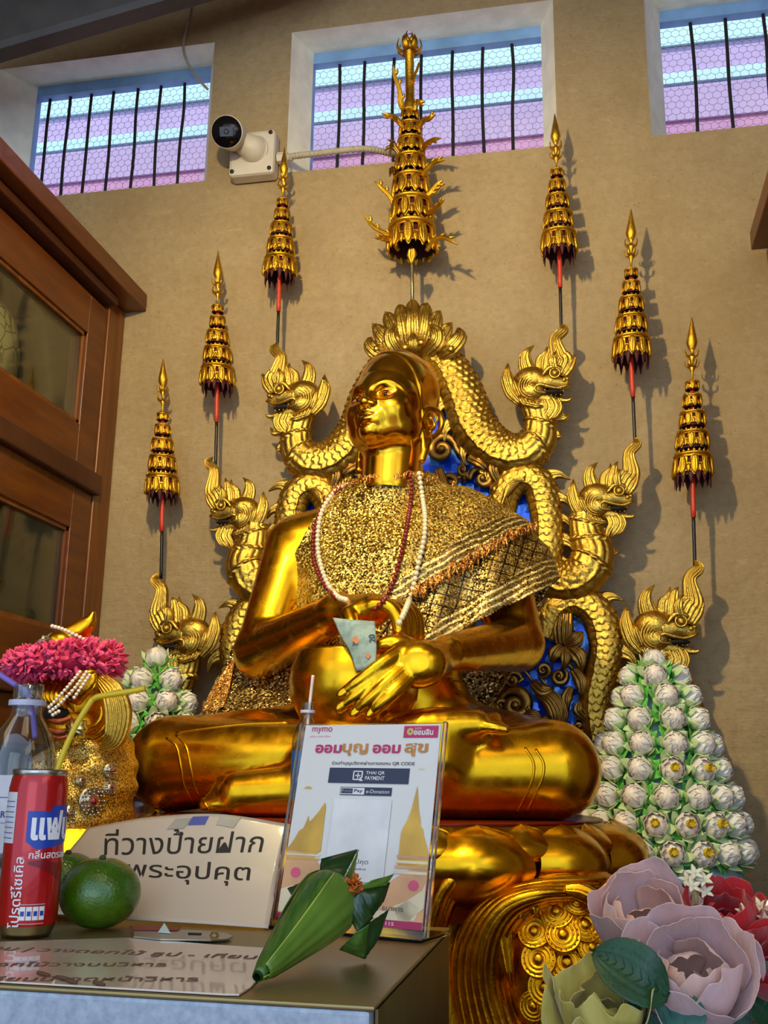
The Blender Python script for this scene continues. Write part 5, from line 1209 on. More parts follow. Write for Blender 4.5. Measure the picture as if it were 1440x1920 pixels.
# ------------------------------------------------------------------ gold guardian lion with pink garland
LY = -1.10; LM = 2.13/FOC
def lp_(x, y, dy=0): return P(x, y, LY-dy)
lion = thing('guardian_lion', 'gold guardian lion with curled cheeks, draped in glittering cloth, below the wooden cupboard', 'statue', tuple(lp_(150, 1600)*A(1, 1, 0)))
lh = MB()
lh.ball(lp_(140, 1318), (.078, .075, .085), 32, 20); lh.ball(lp_(150, 1365), (.07, .075, .06), 28, 16)
lh.tube([lp_(140, 1310, .02), lp_(110, 1318, .03), lp_(88, 1325, .03)], [.06, .045, .03], 20, seg=12)
lh.tube([lp_(140, 1370, .02), lp_(112, 1372, .03), lp_(95, 1368, .03)], [.045, .032, .02], 20, seg=12)
for R, r, a0, a1 in ((66, 6.5, -75, 120), (57, 5, -70, 115), (46, 6, -60, 120), (30, 5, -20, 150)):
    an = np.radians(np.linspace(a0, a1, 14)); lh.tube([lp_(165+R*.86*cos(t), 1335+R*sin(t), .085-R*.0006) for t in an], [r*.4*LM, r*LM, r*LM, r*.5*LM], 10, seg=40)
hdo = lh.build('head', ORNGOLD, lion)
fr_ = MB()
fr_.leaf([lp_(190, 1272, .05), lp_(212, 1300, .06), (lp_(222, 1340, .06)), lp_(214, 1385, .06), lp_(190, 1402, .05)], [.012, .022, .026, .02, .004], th=.014, ridges=7, seg=36, ref=(.25, -1, 0)); fr_.build('cheek_frill', LEAF, hdo)
er = MB(); er.leaf([lp_(142, 1312, .07), lp_(150, 1290, .09), lp_(166, 1270, .09), lp_(174, 1262, .08)], [.014, .024, .022, .004], th=.012, ridges=2, seg=22)
er.tube([lp_(128, 1300, .09), lp_(136, 1280, .10), lp_(160, 1264, .10), (lp_(177, 1262, .09)), lp_(176, 1290, .09), lp_(150, 1312, .09)], [.003, .005, .005, .005, .005, .003], 8, seg=36); er.build('ear', ORNGOLD, hdo)
mn = MB()
for k in range(6): mn.leaf([lp_(80+9*k, 1278+2*k, .07), lp_(74+8*k, 1300+2*k, .085), lp_(88+7*k, 1318+2*k, .08)], [.004, .010, .002], th=.008, ridges=2, seg=14)
mn.build('brow_mane', ORNGOLD, hdo)
mo = MB(); mo.ball(lp_(112, 1337, .055), (.030, .03, .020), 18, 10); mo.build('mouth', DARKIN, hdo)
gm_ = MB(); PK = flat('painted_gum', '#a04a26', .35, .4)
for dy, rr in ((0, .006), (22, .006), (34, .005)): gm_.tube([lp_(92, 1350+dy*.8, .075), lp_(110, 1353+dy*.9, .085), lp_(135, 1345+dy, .08)], [rr*.6, rr, rr*.6], 8, seg=16)
gm_.build('gum_line', PK, hdo)
kb = MB(); kb.lathe([(0, 0), (.016, .003), (.022, .012), (.018, .022), (.008, .028), (0, .03)], n=40, fn=lambda R, a, z: R*(1+.10*np.cos(a*9))).xf(frame(lp_(150, 1368, .085), (1, 0, 0), (0, 0, 1))); kb.build('fluted_knob', flat('pale_gold', '#e9dba0', .25, 1.0), hdo)
hn = MB(); hn.tube([lp_(108, 1222), lp_(128, 1198), lp_(150, 1182), lp_(168, 1165), lp_(176, 1146)], [.030, .026, .022, .015, .003], 20, seg=28); hn.ball(lp_(118, 1205), (.035, .04, .025), 20, 12); hn.build('horn', GOLD, hdo)
# body under sparkling cloth
bd = MB(); bd.ball(lp_(165, 1450, -.03), (.07, .085, .11), 28, 18); bd.ball(lp_(140, 1530), (.095, .12, .135), 28, 18); bd.tube([lp_(150, 1500)*A(1, 1, 0)+A(0, .02, .55), lp_(150, 1500)*A(1, 1, 0)+A(0, .0, 1.2)], [.15, .13], 28, seg=8); bd.build('body', ORNGOLD, lion)
clf = Field((-1.20, -1.32, 1.08), (-.80, -.92, 1.46), .005)
for p, r in ((lp_(165, 1462, -.02), (.068, .09, .11)), (lp_(140, 1530), (.10, .12, .14)), (lp_(196, 1400, -.04), (.036, .06, .06))): clf.ell(p, r, .05)
gx, gy, gz = np.meshgrid(*clf.ax, indexing='ij', sparse=True); clf.D = (clf.D+.004*np.sin(gx*90+gz*60)+.003*np.sin(gz*130-gx*40)).astype(np.float32)
v, f = clf.mesh(.004); cl = MB().add(v, f.tolist()); 
cloth_ = thing('sparkling_cloth', 'glittering gold brocade cloth wrapped on the guardian lion', 'cloth', tuple(lp_(170, 1480)))
cl.build('brocade', lace('gold_brocade', S('#4d2f08'), S('#a0701a'), S('#e8c65e'), 620.0, None, False, .75), cloth_)
bvc = BVHTree.FromPolygons([Vector(q) for q in v], [tuple(int(i) for i in q) for q in f])
SILV = flat('old_silver', '#b9a98e', .28, .9, var=.3, scale=200); RUBY = flat('ruby_stone', '#7a0814', .1, coat=.6)
for x, y, r in ((170, 1502, 24), (204, 1444, 12), (126, 1524, 13), (205, 1478, 12), (150, 1466, 9)):
    p, n_ = hit(bvc, x, y)
    if p is None: continue
    g = thing('brooch', {24: 'large silver and ruby brooch pinned on the lion cloth, the biggest of its brooches', 9: 'tiny silver brooch, the smallest on the lion cloth'}.get(r, {204: 'small ruby brooch highest on the lion cloth near the statue knee', 126: 'small ruby brooch on the lion cloth next to the soda can', 205: 'small ruby brooch just right of the largest brooch'}.get(x)), 'brooch', tuple(p), 'jewelled brooches on the lion cloth')
    R = r*LM; mb = MB(); st = MB()
    x_ = nrm(np.cross(A(0, 0, 1), n_)); y_ = np.cross(n_, x_); M = np.eye(4); M[:3, 0], M[:3, 1], M[:3, 2], M[:3, 3] = x_, y_, n_, p+n_*.002
    mb.lathe([(R, 0), (R*.95, .003), (R*.6, .004), (R*.5, .007), (R*.3, .008), (0, .008)], n=32)
    for ring, k_ in ((.92, 18), (.70, 12), (.48, 8)):
        for k in range(k_): t = 2*pi*k/k_; mb.ball((R*ring*cos(t), R*ring*sin(t), .006), R*.10, 8, 5)
    mb.xf(M).build('setting', SILV, g); st.ball((0, 0, .009), (R*.26, R*.26, .005), 14, 8)
    for k in range(6): t = 2*pi*k/6; st.ball((R*.60*cos(t), R*.60*sin(t), .007), R*.08, 8, 5)
    st.xf(M).build('stone', RUBY, g)
# garland of pink petals
PINK = NT('pink_petal'); PINK.set(col=PINK.ramp(PINK.noise(45, 3), [(.3, S('#c4164e')), (.55, S('#e83a72')), (.8, S('#f4739b'))]), rough=.55, sss=.1, sheen=.2); PINK = PINK.m
gc = lp_(119, 1243, .02); ga = thing('flower_garland', 'thick pink petal garland ring crowning the gold lion', 'garland', tuple(gc))
TR = rotm((1, 0, 0), radians(4))@rotm((0, 1, 0), radians(-5))
pm = MB(); RG, rg = .082, .027
q = random.Random(11)
for i in range(1500):
    a = q.uniform(0, 2*pi); b = q.uniform(0, 2*pi); k = (1+.13*cos(a)); d = A(cos(a)*cos(b), sin(a)*cos(b), sin(b)); c = A(cos(a)*RG, sin(a)*RG, 0)+d*rg*k*q.uniform(.75, 1.0)
    s_ = nrm(A(q.gauss(0, 1), q.gauss(0, 1), q.gauss(0, 1))); t_ = nrm(np.cross(d, s_)+d*q.uniform(.1, 1.1)); L = q.uniform(.010, .017)
    pts = np.array([c, c+t_*L*.55, c+t_*L+d*L*.25])@TR.T+gc
    pm.leaf(pts, [.0025, .0058, .0022], ref=TR@nrm(np.cross(t_, np.cross(d, t_))+A(1e-3, 0, 0)), th=.0012, seg=4)
pm.build('petals', PINK, ga)['kind'] = 'stuff'
MB().torus((0, 0, 0), RG, rg*.86, 40, 14).xf(np.vstack([np.hstack([TR, gc[:, None]]), [0, 0, 0, 1]])).build('flower_core', flat('garland_core', '#a81544', .8), ga)
tf = MB(); q = random.Random(3); c = lp_(92, 1212, .03)
for i in range(60):
    d = nrm(A(q.gauss(0, 1), q.gauss(0, 1), q.gauss(0, 1))); e = nrm(np.cross(d, A(q.gauss(0, 1), q.gauss(0, 1), 1)))
    tf.leaf([c+d*.008, c+d*.018+e*.006, c+d*.024+e*.012], [.003, .006, .002], ref=np.cross(d, e), th=.0008, seg=5)
tag(tf.build('tulle_tuft', flat('silver_tulle', '#8f8a78', .4, .5, var=.3, scale=200)), 'silvery tulle tuft tucked behind the pink garland', 'tuft')
def pearls(label, paths, r=.0042):
    g = None; mesh = None
    for path in paths:
        c = catmull([lp_(*p) for p in path], 200); L = np.concatenate([[0], np.cumsum(np.linalg.norm(np.diff(c, axis=0), axis=1))])
        for s_ in np.arange(0, L[-1], r*2):
            p = A(*[np.interp(s_, L, c[:, k]) for k in range(3)])
            if g is None: g = thing('pearl_strand', label, 'pearls', tuple(p)); o = mesh = MB().ball((0, 0, 0), r, 14, 9).build('pearl', PEARL, None)
            else: o = mesh.copy(); COL.objects.link(o)
            o.parent = g; o.location = tuple(p-ORG[g.name])
pearls('short pearl string lying across the lion horn above the garland', [[(98, 1174, .05), (118, 1180, .055), (140, 1190, .055), (160, 1200, .05)]], .0042)
pearls('three pearl strings hanging from the garland over the lion face', [[(150, 1260, .11), (125, 1290, .125), (100, 1318, .125), (88, 1330, .12)], [(162, 1260, .11), (140, 1290, .125), (112, 1320, .125), (92, 1336, .12)], [(168, 1266, .11), (150, 1292, .125), (138, 1310, .125)], [(110, 1334, .125), (100, 1340, .122), (94, 1344, .12)]], .0036)
# crumpled gold foil wrap on the pedestal beside the lion
sheet('gold_foil', [[(175, 1585, -1.24), (240, 1540, -1.20), (320, 1528, -1.12)], [(150, 1610, -1.28), (230, 1580, -1.27), (330, 1560, -1.22)], [(110, 1650, -1.32), (220, 1640, -1.32), (340, 1610, -1.28)]], ORNGOLD, None, .02, 40, 40, seed=9)
tag(bpy.data.objects['gold_foil'], 'crumpled gold cloth at the pedestal edge below the statue knee', 'cloth')
# ------------------------------------------------------------------ steel cabinet in the foreground and the offerings on it
TZ = 1.155
STEEL = NT('worn_steel'); co = STEEL.coord()
br_ = STEEL.noise(1, 3, .6, STEEL.mapping((260, 3, 260))); sm_ = STEEL.noise(7, 5, .6)
rust = STEEL.ramp(STEEL.noise(48, 6, .75), [(.66, 0.0), (.72, 1.0)])
STEEL.set(col=STEEL.mix(STEEL.math('MULTIPLY', rust, .7), STEEL.ramp(sm_, [(.3, S('#8a7850')), (.7, S('#a8955f'))]), S('#3a2a1a')), rough=STEEL.ramp(sm_, [(.3, .30), (.7, .48)]), metal=.85); STEEL.bump(br_, .06, .002); STEEL = STEEL.m  # warm tint puts the reflected gold into the steel colour; rust is separate
COOLSTEEL = NT('daylight_tinted_steel'); COOLSTEEL.set(col=COOLSTEEL.ramp(COOLSTEEL.noise(180, 3), [(.3, S('#8e98a2')), (.7, S('#aab3ba'))]), rough=.42, metal=.35); COOLSTEEL = COOLSTEEL.m  # bare steel, with the cool daylight it reflects put into its colour
cab = thing('steel_cabinet', 'low grey steel cabinet in the foreground carrying the signs and offerings', 'cabinet', (-.7, -2.1, 0))
xr, yf, yb = -.143, -2.292, -1.925
MB().box((-1.35, yf+.001, 0), (xr-.003, yb, TZ-.003)).build('carcass', COOLSTEEL, cab, smooth=False, bevel=.003)
tp = MB().box((-1.355, yf, TZ-.003), (xr, yb, TZ)); tp.build('top_plate', STEEL, cab, smooth=False, bevel=.0012)
rp = MB().box((xr-.002, yf+.012, .2), (xr, yb-.008, TZ-.004)); rp.build('side_panel', flat('reflection_tinted_steel', '#6b5a34', .35, .8, var=.2), cab, smooth=False)  # the statue's gold reflection is put into this panel's colour
la = MB(); la.box((-.165, yb+.001, 1.02), (-.135, yb+.018, 1.06)); la.build('latch', IRON, cab, smooth=False, bevel=.003)
def on_top(x, y, lift=.0): p = PZ(x, y, TZ); return p+A(0, 0, lift)
BLKINK = flat('black_ink', '#1a1412', .6); FADED = flat('faded_brown_ink', '#6f513c', .6, var=.2)
# laminated notice lying flat
LAM = NT('laminated_paper'); LAM.set(col=LAM.ramp(LAM.noise(9, 5, .65), [(.3, S('#cdb29c')), (.7, S('#dcc6b2'))]), rough=.16, coat=.6); LAM = LAM.m
pl = [on_top(x, y) for x, y in ((-60, 1846), (140, 1856), (300, 1864), (415, 1871), (448, 1869), (470, 1855), (500, 1822), (522, 1795), (505, 1782), (400, 1775), (235, 1762), (-60, 1772))]
pl = np.array([A(p[0], max(p[1], yf+.004), TZ+.0006) for p in pl])
fn_ = thing('flat_notice', 'laminated handwritten-style notice lying flat on the steel cabinet', 'notice', tuple(pl.mean(0)))
MB().prism(pl, (0, 0, .0012)).build('sheet', LAM, fn_, smooth=False)
for body, x0, y0, x1, y1, sz in (('ห้าม | วางดอกไม้ ธูป - เทียน', -40, 1782, 480, 1800, .0235), ('ดอกไม้วางบนวิหาร', -40, 1814, 312, 1814, .0225), ('เทียนนำจุดหน้าวิหาร', -40, 1842, 372, 1842, .0225)):
    a, b = on_top(x0, y0, .0021), on_top(x1, y1, .0021); ex_ = nrm(b-a); M = frame(a, ex_, A(-ex_[1], ex_[0], 0)); w_ = np.linalg.norm(b-a)
    t0 = text(body, sz, M, FADED, 'lettering', fn_, 'LEFT', .0002)
    bb = np.array([v.co[:] for v in t0.data.vertices])+ORG[fn_.name]; L = ((bb-a)@ex_).max(); k = w_/L
    for v in t0.data.vertices:
        p = np.array(v.co[:])+ORG[fn_.name]-a; s_ = p@ex_; v.co = Vector(a+p+ex_*s_*(k-1)-ORG[fn_.name])
for i, (x, y, l) in enumerate(((70, 1834, 22), (105, 1842, 26), (125, 1848, 18), (175, 1852, 20))):
    a = on_top(x, y, .0036); b = on_top(x+l, y+5, .0036); tag(MB().tube([a, b], [.0013, .0015, .0010], 6, seg=5).build('dried_stalk', flat('dry_brown', '#5d4028', .8)), ['short dry stalk on the flat notice, leftmost of four', 'short dry stalk on the flat notice, second from the left', 'short dry stalk on the flat notice, third from the left', 'short dry stalk on the flat notice, rightmost of four'][i], 'stalk', 'dry stalks on the flat notice')
# leaning paper sign
PAPER = NT('aged_paper'); PAPER.set(col=PAPER.mix(PAPER.ramp(PAPER.noise(11, 6, .7), [(.52, 0.0), (.75, .5)]), S('#cdb69c'), S('#ad9274')), rough=.28, coat=.35); PAPER = PAPER.m
lm = thing('paper_sign', 'leaning white laminated sign with two lines of black Thai lettering', 'sign', tuple(P(380, 1735, -1.995)*A(1, 1, 0)+A(0, 0, TZ)))
rows = [[(40, 1708, -1.998), (200, 1722, -1.998), (360, 1731, -1.998), (503, 1741, -1.998)], [(100, 1632, -1.955), (220, 1632, -1.95), (370, 1630, -1.947), (522, 1643, -1.948)], [(165, 1553, -1.905), (280, 1533, -1.90), (410, 1527, -1.90), (545, 1546, -1.90)]]
PG = np.stack([catmull([P(*q) for q in r], 40) for r in rows]); PG = np.stack([catmull(PG[:, j], 30) for j in range(40)], 1)
PG[..., 2] = np.maximum(PG[..., 2], TZ+.0015)
MB().grid(PG).build('sheet', PAPER, lm, solid=.0012)
def psurf(px, py):   # pixel -> the sheet, through its own mesh
    p, n_ = hit(bvp, px, py); return p
bvp = BVHTree.FromPolygons([Vector(v) for v in PG.reshape(-1, 3)], [(i*40+j, i*40+j+1, (i+1)*40+j+1, (i+1)*40+j) for i in range(29) for j in range(39)])
def fit_text(body, quad, name, mat, parent, bv, lift, bold=0, depth=.0002):
    # letters laid on a surface: bounding box of the glyphs goes to the quad (tl, tr, br, bl)
    mb = MB(); text(body, 1.0, np.eye(4), None, mb, align='LEFT', depth=0, bold=bold); v = mb.v[-1]
    lo, hi = v.min(0), v.max(0); u = (v[:, 0]-lo[0])/(hi[0]-lo[0]); w_ = (v[:, 1]-lo[1])/(hi[1]-lo[1]); tl, tr, br2, bl = [A(*q) for q in quad]; out = []
    top = []
    for uu, ww in zip(u, w_):
        q = (bl*(1-uu)+br2*uu)*(1-ww)+(tl*(1-uu)+tr*uu)*ww; p, n_ = hit(bv, q[0], q[1])
        if p is None: p, n_ = P(q[0], q[1], -1.9), A(0, -1, 0)
        out.append(p+nrm(CAM-p)*lift)
    mb.v[-1] = np.array(out); return mb.build(name, mat, parent, smooth=False)
fit_text('ที่วางป้ายฝาก', [(197, 1555), (500, 1553), (490, 1598), (195, 1604)], 'lettering', BLKINK, lm, bvp, .0012, .004)
fit_text('พระอุปคุต', [(238, 1612), (472, 1618), (466, 1662), (236, 1655)], 'lettering', BLKINK, lm, bvp, .0012, .006)
TAPE = flat('clear_tape', '#a89c8a', .3); BTAPE = flat('blue_tape', '#4a4f96', .5)
for nm, mt, qd in (('tape', TAPE, [(312, 1555), (330, 1535), (360, 1533), (345, 1553)]), ('blue_tape', BTAPE, [(352, 1547), (362, 1531), (392, 1530), (384, 1546)]), ('tape', TAPE, [(405, 1546), (412, 1530), (452, 1532), (438, 1552)])):
    pts = [psurf(x, y) for x, y in qd]
    if all(p is not None for p in pts): pts = [p+nrm(CAM-p)*.0014 for p in pts]; MB().prism(np.array(pts), (0, -.0004, 0)).build(nm, mt, lm, smooth=False)
# hasp and scraps
hs_ = thing('metal_hasp', 'flat steel hasp plate with a slot lying behind the notice', 'hasp', tuple(on_top(330, 1757)))
hp = np.array([on_top(x, y, .0022) for x, y in ((250, 1748), (330, 1750), (395, 1753), (425, 1757), (436, 1763), (425, 1768), (395, 1770), (300, 1768), (250, 1763))]); MB().prism(hp, (0, 0, .0012)).build('plate', flat('bright_steel', '#9d9484', .25, .9), hs_, smooth=False)
MB().prism(np.array([on_top(x, y, .0036) for x, y in ((352, 1757), (378, 1758), (376, 1761), (352, 1760))]), (0, 0, .0003)).build('slot', DARKIN, hs_, smooth=False); MB().lathe([(0, .003), (.003, .003), (.0045, 0)], c=on_top(402, 1762, .0034), n=12).build('rivet', STEEL, hs_)
tag(MB().prism(np.array([on_top(x, y, .0037) for x, y in ((243, 1745), (340, 1747), (332, 1753), (250, 1752))]), (0, 0, .0006)).build('red_scrap', flat('dull_red_card', '#8a3a2a', .6), smooth=False), 'dull red strip of card beside the hasp', 'card')
tag(MB().add([on_top(295, 1757, .0037), on_top(320, 1759, .0037), on_top(310, 1748, .0037), on_top(307, 1752, .010)], [(0, 1, 3), (1, 2, 3), (2, 0, 3), (0, 2, 1)]).build('paper_scrap', flat('pale_green_scrap', '#b9c8bd', .6), smooth=False), 'tiny folded pale paper scrap on the hasp', 'scrap')
# ---- soda can
def can():
    r = .0262; c = on_top(47, 1764); d_ = nrm((c-CAM)*A(1, 1, 0)); c = c+d_*r; c[2] = TZ+.0015; Hc = .146
    g = thing('soda_can', 'slim red soda can with white Thai brand letters on blue', 'can', tuple(c))
    RC = NT('red_can_print'); RC.set(col=RC.ramp(RC.noise(10, 3), [(.3, S('#b30a10')), (.7, S('#c8141a'))]), rough=.22, metal=.35, coat=.5); RC = RC.m
    AL = flat('aluminium', '#b8b2aa', .25, 1.0, var=.05)
    pr = [(.0, .002), (.019, .003), (.0215, 0), (.0225, .003), (.0253, .010)]
    MB().lathe([(a, b) for a, b in pr], c=c, n=64).build('base_rim', AL, g)
    MB().lathe([(.0253, .0095), (r, .013), (r, .126), (.0247, .135), (.0236, .138)], c=c, n=96).build('printed_wall', RC, g)
    MB().lathe([(.0236, .1375), (.0245, .1395), (.0247, .142), (.0239, .1432), (.0229, .1425), (.0224, .139), (.012, .1385), (0, .1385)], c=c, n=64).build('lid', AL, g)
    tb_ = MB(); tb_.torus(c+A(.004, -.006, .141), .0065, .0012, 20, 6); tb_.torus(c+A(-.003, .002, .141), .004, .0012, 16, 6); tb_.build('pull_tab', AL, g)
    view = atan2(CAM[1]-c[1], CAM[0]-c[0])
    def wrap(v, ang, z0, sc=1.0, rad=r+.0003):   # x along the wall, y up, z outwards
        th = view+ang+v[:, 0]*sc/r; rr = rad+v[:, 2]
        return np.stack([c[0]+rr*np.cos(th), c[1]+rr*np.sin(th), c[2]+z0+v[:, 1]*sc], -1)
    WHT = flat('white_print', '#e6e2e0', .35); BLU = flat('blue_print', '#1c3c9c', .35); LBL = flat('label_panel', '#c9c6c4', .4)
    def patch(u0, u1, v0, v1, mat, name, rad=r+.00025, pts=None):
        n = 20; us = np.linspace(u0, u1, n); G = np.stack([wrap(np.stack([us, np.full(n, v), np.zeros(n)], -1), 0, 0, rad=rad) for v in (v0, v1)]); mb = MB().grid(G); return mb.build(name, mat, g)
    # blue shield
    n = 24; us = np.linspace(-.0075, .040, n); topv = np.interp(us, [-.0075, .006, .0125, .0145, .040], [.107, .107, .1055, .112, .112]); botv = np.interp(us, [-.0075, -.003, .003, .015, .040], [.081, .0775, .074, .0755, .080])
    G = np.stack([np.stack([wrap(np.array([[u, a+(b-a)*k, 0]]), 0, 0, rad=r+.0003)[0] for k in np.linspace(0, 1, 4)]) for u, a, b in zip(us, botv, topv)]); MB().grid(G, flip=True).build('blue_shield', BLU, g)
    def ctext(body, size, ang0, z0, mat, bold=.01, rot=0, xs=1.0, warp2=None, nm='lettering'):
        def wp(v):
            v = v.copy()
            if rot: v = np.stack([-v[:, 1], v[:, 0], v[:, 2]], -1)
            return wrap(v, ang0/r, z0, rad=r+.0006)
        return text(body, size, np.eye(4), mat, nm, g, 'LEFT', .0001, bold, warp=wp, xs=xs)
    ctext('แฟนต้า', .031, -.0050, .0925, WHT, .035, xs=.80)
    ctext('กลิ่นสตรอเบอร์รี', .0085, -.004, .0690, WHT, .008)
    ctext('โปรดรีไซเคิล', .0118, -.0105, .0085, WHT, .008, rot=1, xs=1.05)
    for k in range(4): patch(-.007+.0055*k, -.0022+.0055*k, .0150, .0262, WHT, 'nutrition_badge'); patch(-.0062+.0055*k, -.003+.0055*k, .0185, .0225, BLU, 'badge_mark', r+.0005)
    patch(-.0075, .0145, .0278, .0283, LBL, 'print_rule'); patch(-.0075, .0145, .0118, .0123, LBL, 'print_rule')
    patch(-.046, -.0195, .079, .127-.004, LBL, 'nutrition_panel')
    for k in range(8): patch(-.044+.002*(k % 2), -.0215, .083+.0045*k, .0836+.0045*k, BLU, 'panel_rule', r+.0005)
    sw = flat('dark_red_print', '#7d0a12', .3)
    us = np.linspace(-.004, .026, 16); G = np.stack([np.stack([wrap(np.array([[u, a+(b-a)*k, 0]]), 0, 0, rad=r+.0003)[0] for k in np.linspace(0, 1, 3)]) for u, a, b in zip(us, np.interp(us, [-.004, .008, .026], [.0615, .058, .048]), np.interp(us, [-.004, .008, .026], [.0640, .065, .062]))]); MB().grid(G, flip=True).build('fruit_print', sw, g)
    return c, Hc
cc_, Hc = can()
YST = flat('yellow_plastic', '#d8b30d', .3, var=.05, sss=.05)
def straw(name, label, pts, r, mat, ribs=None, seg=60):
    c = catmull(pts, seg); rr = np.full(len(c), r)
    if ribs: i0, i1 = int(ribs[0]*seg), int(ribs[1]*seg); rr[i0:i1] += .0006*np.sin(np.arange(i1-i0)*2.2)
    return tag(MB().tube(c, rr, 14, seg=0).build(name, mat), label, 'straw')
straw('drinking_straw', 'yellow bendy straw standing in the red can', [cc_+A(.012, .004, .1385-.03), cc_+A(.0145, .0045, .1425), P(135, 1375, cc_[1]+.012), P(166, 1322, cc_[1]+.02), P(178, 1309, cc_[1]+.022), P(196, 1304, cc_[1]+.022), P(235, 1298, cc_[1]+.024), P(272, 1291, cc_[1]+.026)], .0028, YST, (.50, .66), 90)
# ---- bottles
def thin(name, tint, f0, k):     # thin clear plastic: straight view through, with a mirror sheen that grows towards the rim
    t = NT(name); tb = t.n('ShaderNodeBsdfTransparent'); tb.inputs[0].default_value = tint; gb = t.n('ShaderNodeBsdfGlossy'); gb.inputs['Roughness'].default_value = .06
    ly = t.n('ShaderNodeLayerWeight'); ly.inputs[0].default_value = .35; mx = t.n('ShaderNodeMixShader')
    t.l(t.math('ADD', t.math('MULTIPLY', ly.outputs['Facing'], k), f0), mx.inputs[0]); t.l(tb.outputs[0], mx.inputs[1]); t.l(gb.outputs[0], mx.inputs[2]); t.l(mx.outputs[0], t.o.inputs[0]); return t.m
CLEAR = thin('clear_plastic', (.86, .88, .90, 1), .07, .62)
WATER = thin('water', (.93, .95, .95, 1), .01, .18)
LABW = flat('white_label', '#c8c2c4', .35); LABB = flat('blue_label', '#1f4f8f', .35); NAVY = flat('navy_print', '#2c3f7c', .4)
def bottle(name, label, c, ztop, rb, rn, lab, water, ribs):
    g = thing(name, label, 'bottle', tuple(c)); H_ = ztop-c[2]
    pr = [(0, .004), (rb*.8, .0), (rb*.97, .006), (rb, .014)]
    for k in range(ribs): z = H_*(.08+.5*k/ribs); pr += [(rb, z), (rb*.965, z+H_*.012), (rb, z+H_*.024)]
    pr += [(rb, H_*.66), (rb*.97, H_*.70), (rb*.80, H_*.78), (rn*1.12, H_*.85), (rn, H_*.875), (rn, H_*.90), (rn*1.22, H_*.905), (rn*1.22, H_*.925), (rn, H_*.93), (rn*1.04, H_*.95), (rn, H_*.965), (rn*1.04, H_*.98), (rn, H_)]
    MB().lathe(pr+[(rn*.9, H_), (rn*.9, H_*.88)], c=c, n=48).build('bottle_wall', CLEAR, g)
    if water: MB().lathe([(0, .007), (rb*.94, .012), (rb*.94, H_*water), (0, H_*water)], c=c, n=40).build('water', WATER, g)
    MB().lathe([(rn*1.24, H_*.903), (rn*1.26, H_*.915), (rn*1.24, H_*.928)], c=c, n=40).build('neck_band', flat('white_band', '#b9b6c8', .4) if ribs else LABB, g)
    z0, z1, m = lab; a = np.linspace(0, 2*pi, 64, endpoint=False)
    lo = MB().lathe([(rb*1.006, z0*H_), (rb*1.008, z0*H_+.001), (rb*1.008, z1*H_-.001), (rb*1.006, z1*H_)], c=c, n=64).build('label', m, g)
    return g, lo, H_
bp = PZ(34, 1715, TZ); bp = A(bp[0], -2.0, TZ+.0005); bp[0] = P(34, 1500, -2.0)[0]
bt, lb, H_ = bottle('water_bottle', 'clear plastic water bottle with printed white label behind the red can', bp, P(48, 1283, -2.0)[2], .0345, .0150, (.28, .60, LABW), .70, 4)
vw = atan2(CAM[1]-bp[1], CAM[0]-bp[0])
def bwrap(c, rad):
    def f(v): th = vw_+v[:, 0]/rad; rr = rad+v[:, 2]; return np.stack([c[0]+rr*np.cos(th), c[1]+rr*np.sin(th), c[2]+v[:, 1]], -1)
    return f
vw_ = vw; W_ = bwrap(bp, .0345*1.008+.0004); zl = .28*H_
def brect(u0, u1, v0, v1, mat, nm, par, Wf):
    us = np.linspace(u0, u1, 8); MB().grid(np.stack([Wf(np.stack([us, np.full(8, v), np.zeros(8)], -1)) for v in (v0, v1)])).build(nm, mat, par)
text('SMART', .0085, np.eye(4), NAVY, 'lettering', lb, 'CENTER', .0001, .02, warp=lambda v: W_(v+A(-.019, zl+.036, 0)))
for k in range(3): brect(.001+.002*k, .016-.002*k, zl+.0470-.0042*k, zl+.0482-.0042*k, NAVY, 'print_line', lb, W_)
for v_ in (.027, .0335): brect(-.001, .017, zl+v_, zl+v_+.0005, NAVY, 'print_line', lb, W_)
brect(.001, .015, zl+.0295, zl+.031, NAVY, 'print_line', lb, W_); brect(-.002, .011, zl+.0205, zl+.022, NAVY, 'print_line', lb, W_); brect(.013, .019, zl+.019, zl+.0245, LABB, 'print_badge', lb, W_)
brect(-.036, -.008, zl+.052, zl+.0528, LABB, 'print_line', lb, W_); brect(-.036, -.008, zl+.028, zl+.0285, LABB, 'print_line', lb, W_)
tri = MB()
for k in range(3):
    t0, t1 = pi/2+2*pi*k/3+.12, pi/2+2*pi*(k+1)/3-.12; r_ = .0038
    tri.add(W_(np.array([[.008+r_*cos(t0), zl+.0555+r_*sin(t0), .0002], [.008+r_*cos(t1), zl+.0555+r_*sin(t1), .0002], [.008+.75*r_*cos(t1), zl+.0555+.75*r_*sin(t1), .0002], [.008+.75*r_*cos(t0), zl+.0555+.75*r_*sin(t0), .0002]])), [(0, 1, 2, 3)])
tri.build('recycling_mark', NAVY, lb, smooth=False)
q = random.Random(5)
bcm = MB(); v_ = zl+.030
while v_ < zl+.056:
    h_ = q.choice((.0004, .0007, .001)); us = np.linspace(.021, .026, 4); b0 = bcm.n; bcm.grid(np.stack([W_(np.stack([us, np.full(4, vv), np.zeros(4)], -1)) for vv in (v_, v_+h_)])); v_ += h_+q.choice((.0004, .0007))
bcm.build('barcode', NAVY, lb, smooth=False)
PST = flat('purple_plastic', '#7d6bb8', .3, sss=.1)
straw('drinking_straw', 'pale purple straw leaning out of the large water bottle', [P(-30, 1245, -2.02), P(10, 1272, -2.01), P(38, 1290, -2.002), P(52, 1300, -1.998), P(60, 1330, -1.996), P(66, 1384, -1.992)], .0030, PST, None)
sp_ = P(572, 1500, -1.045); sbp = A(sp_[0], -1.045, 1.2142)
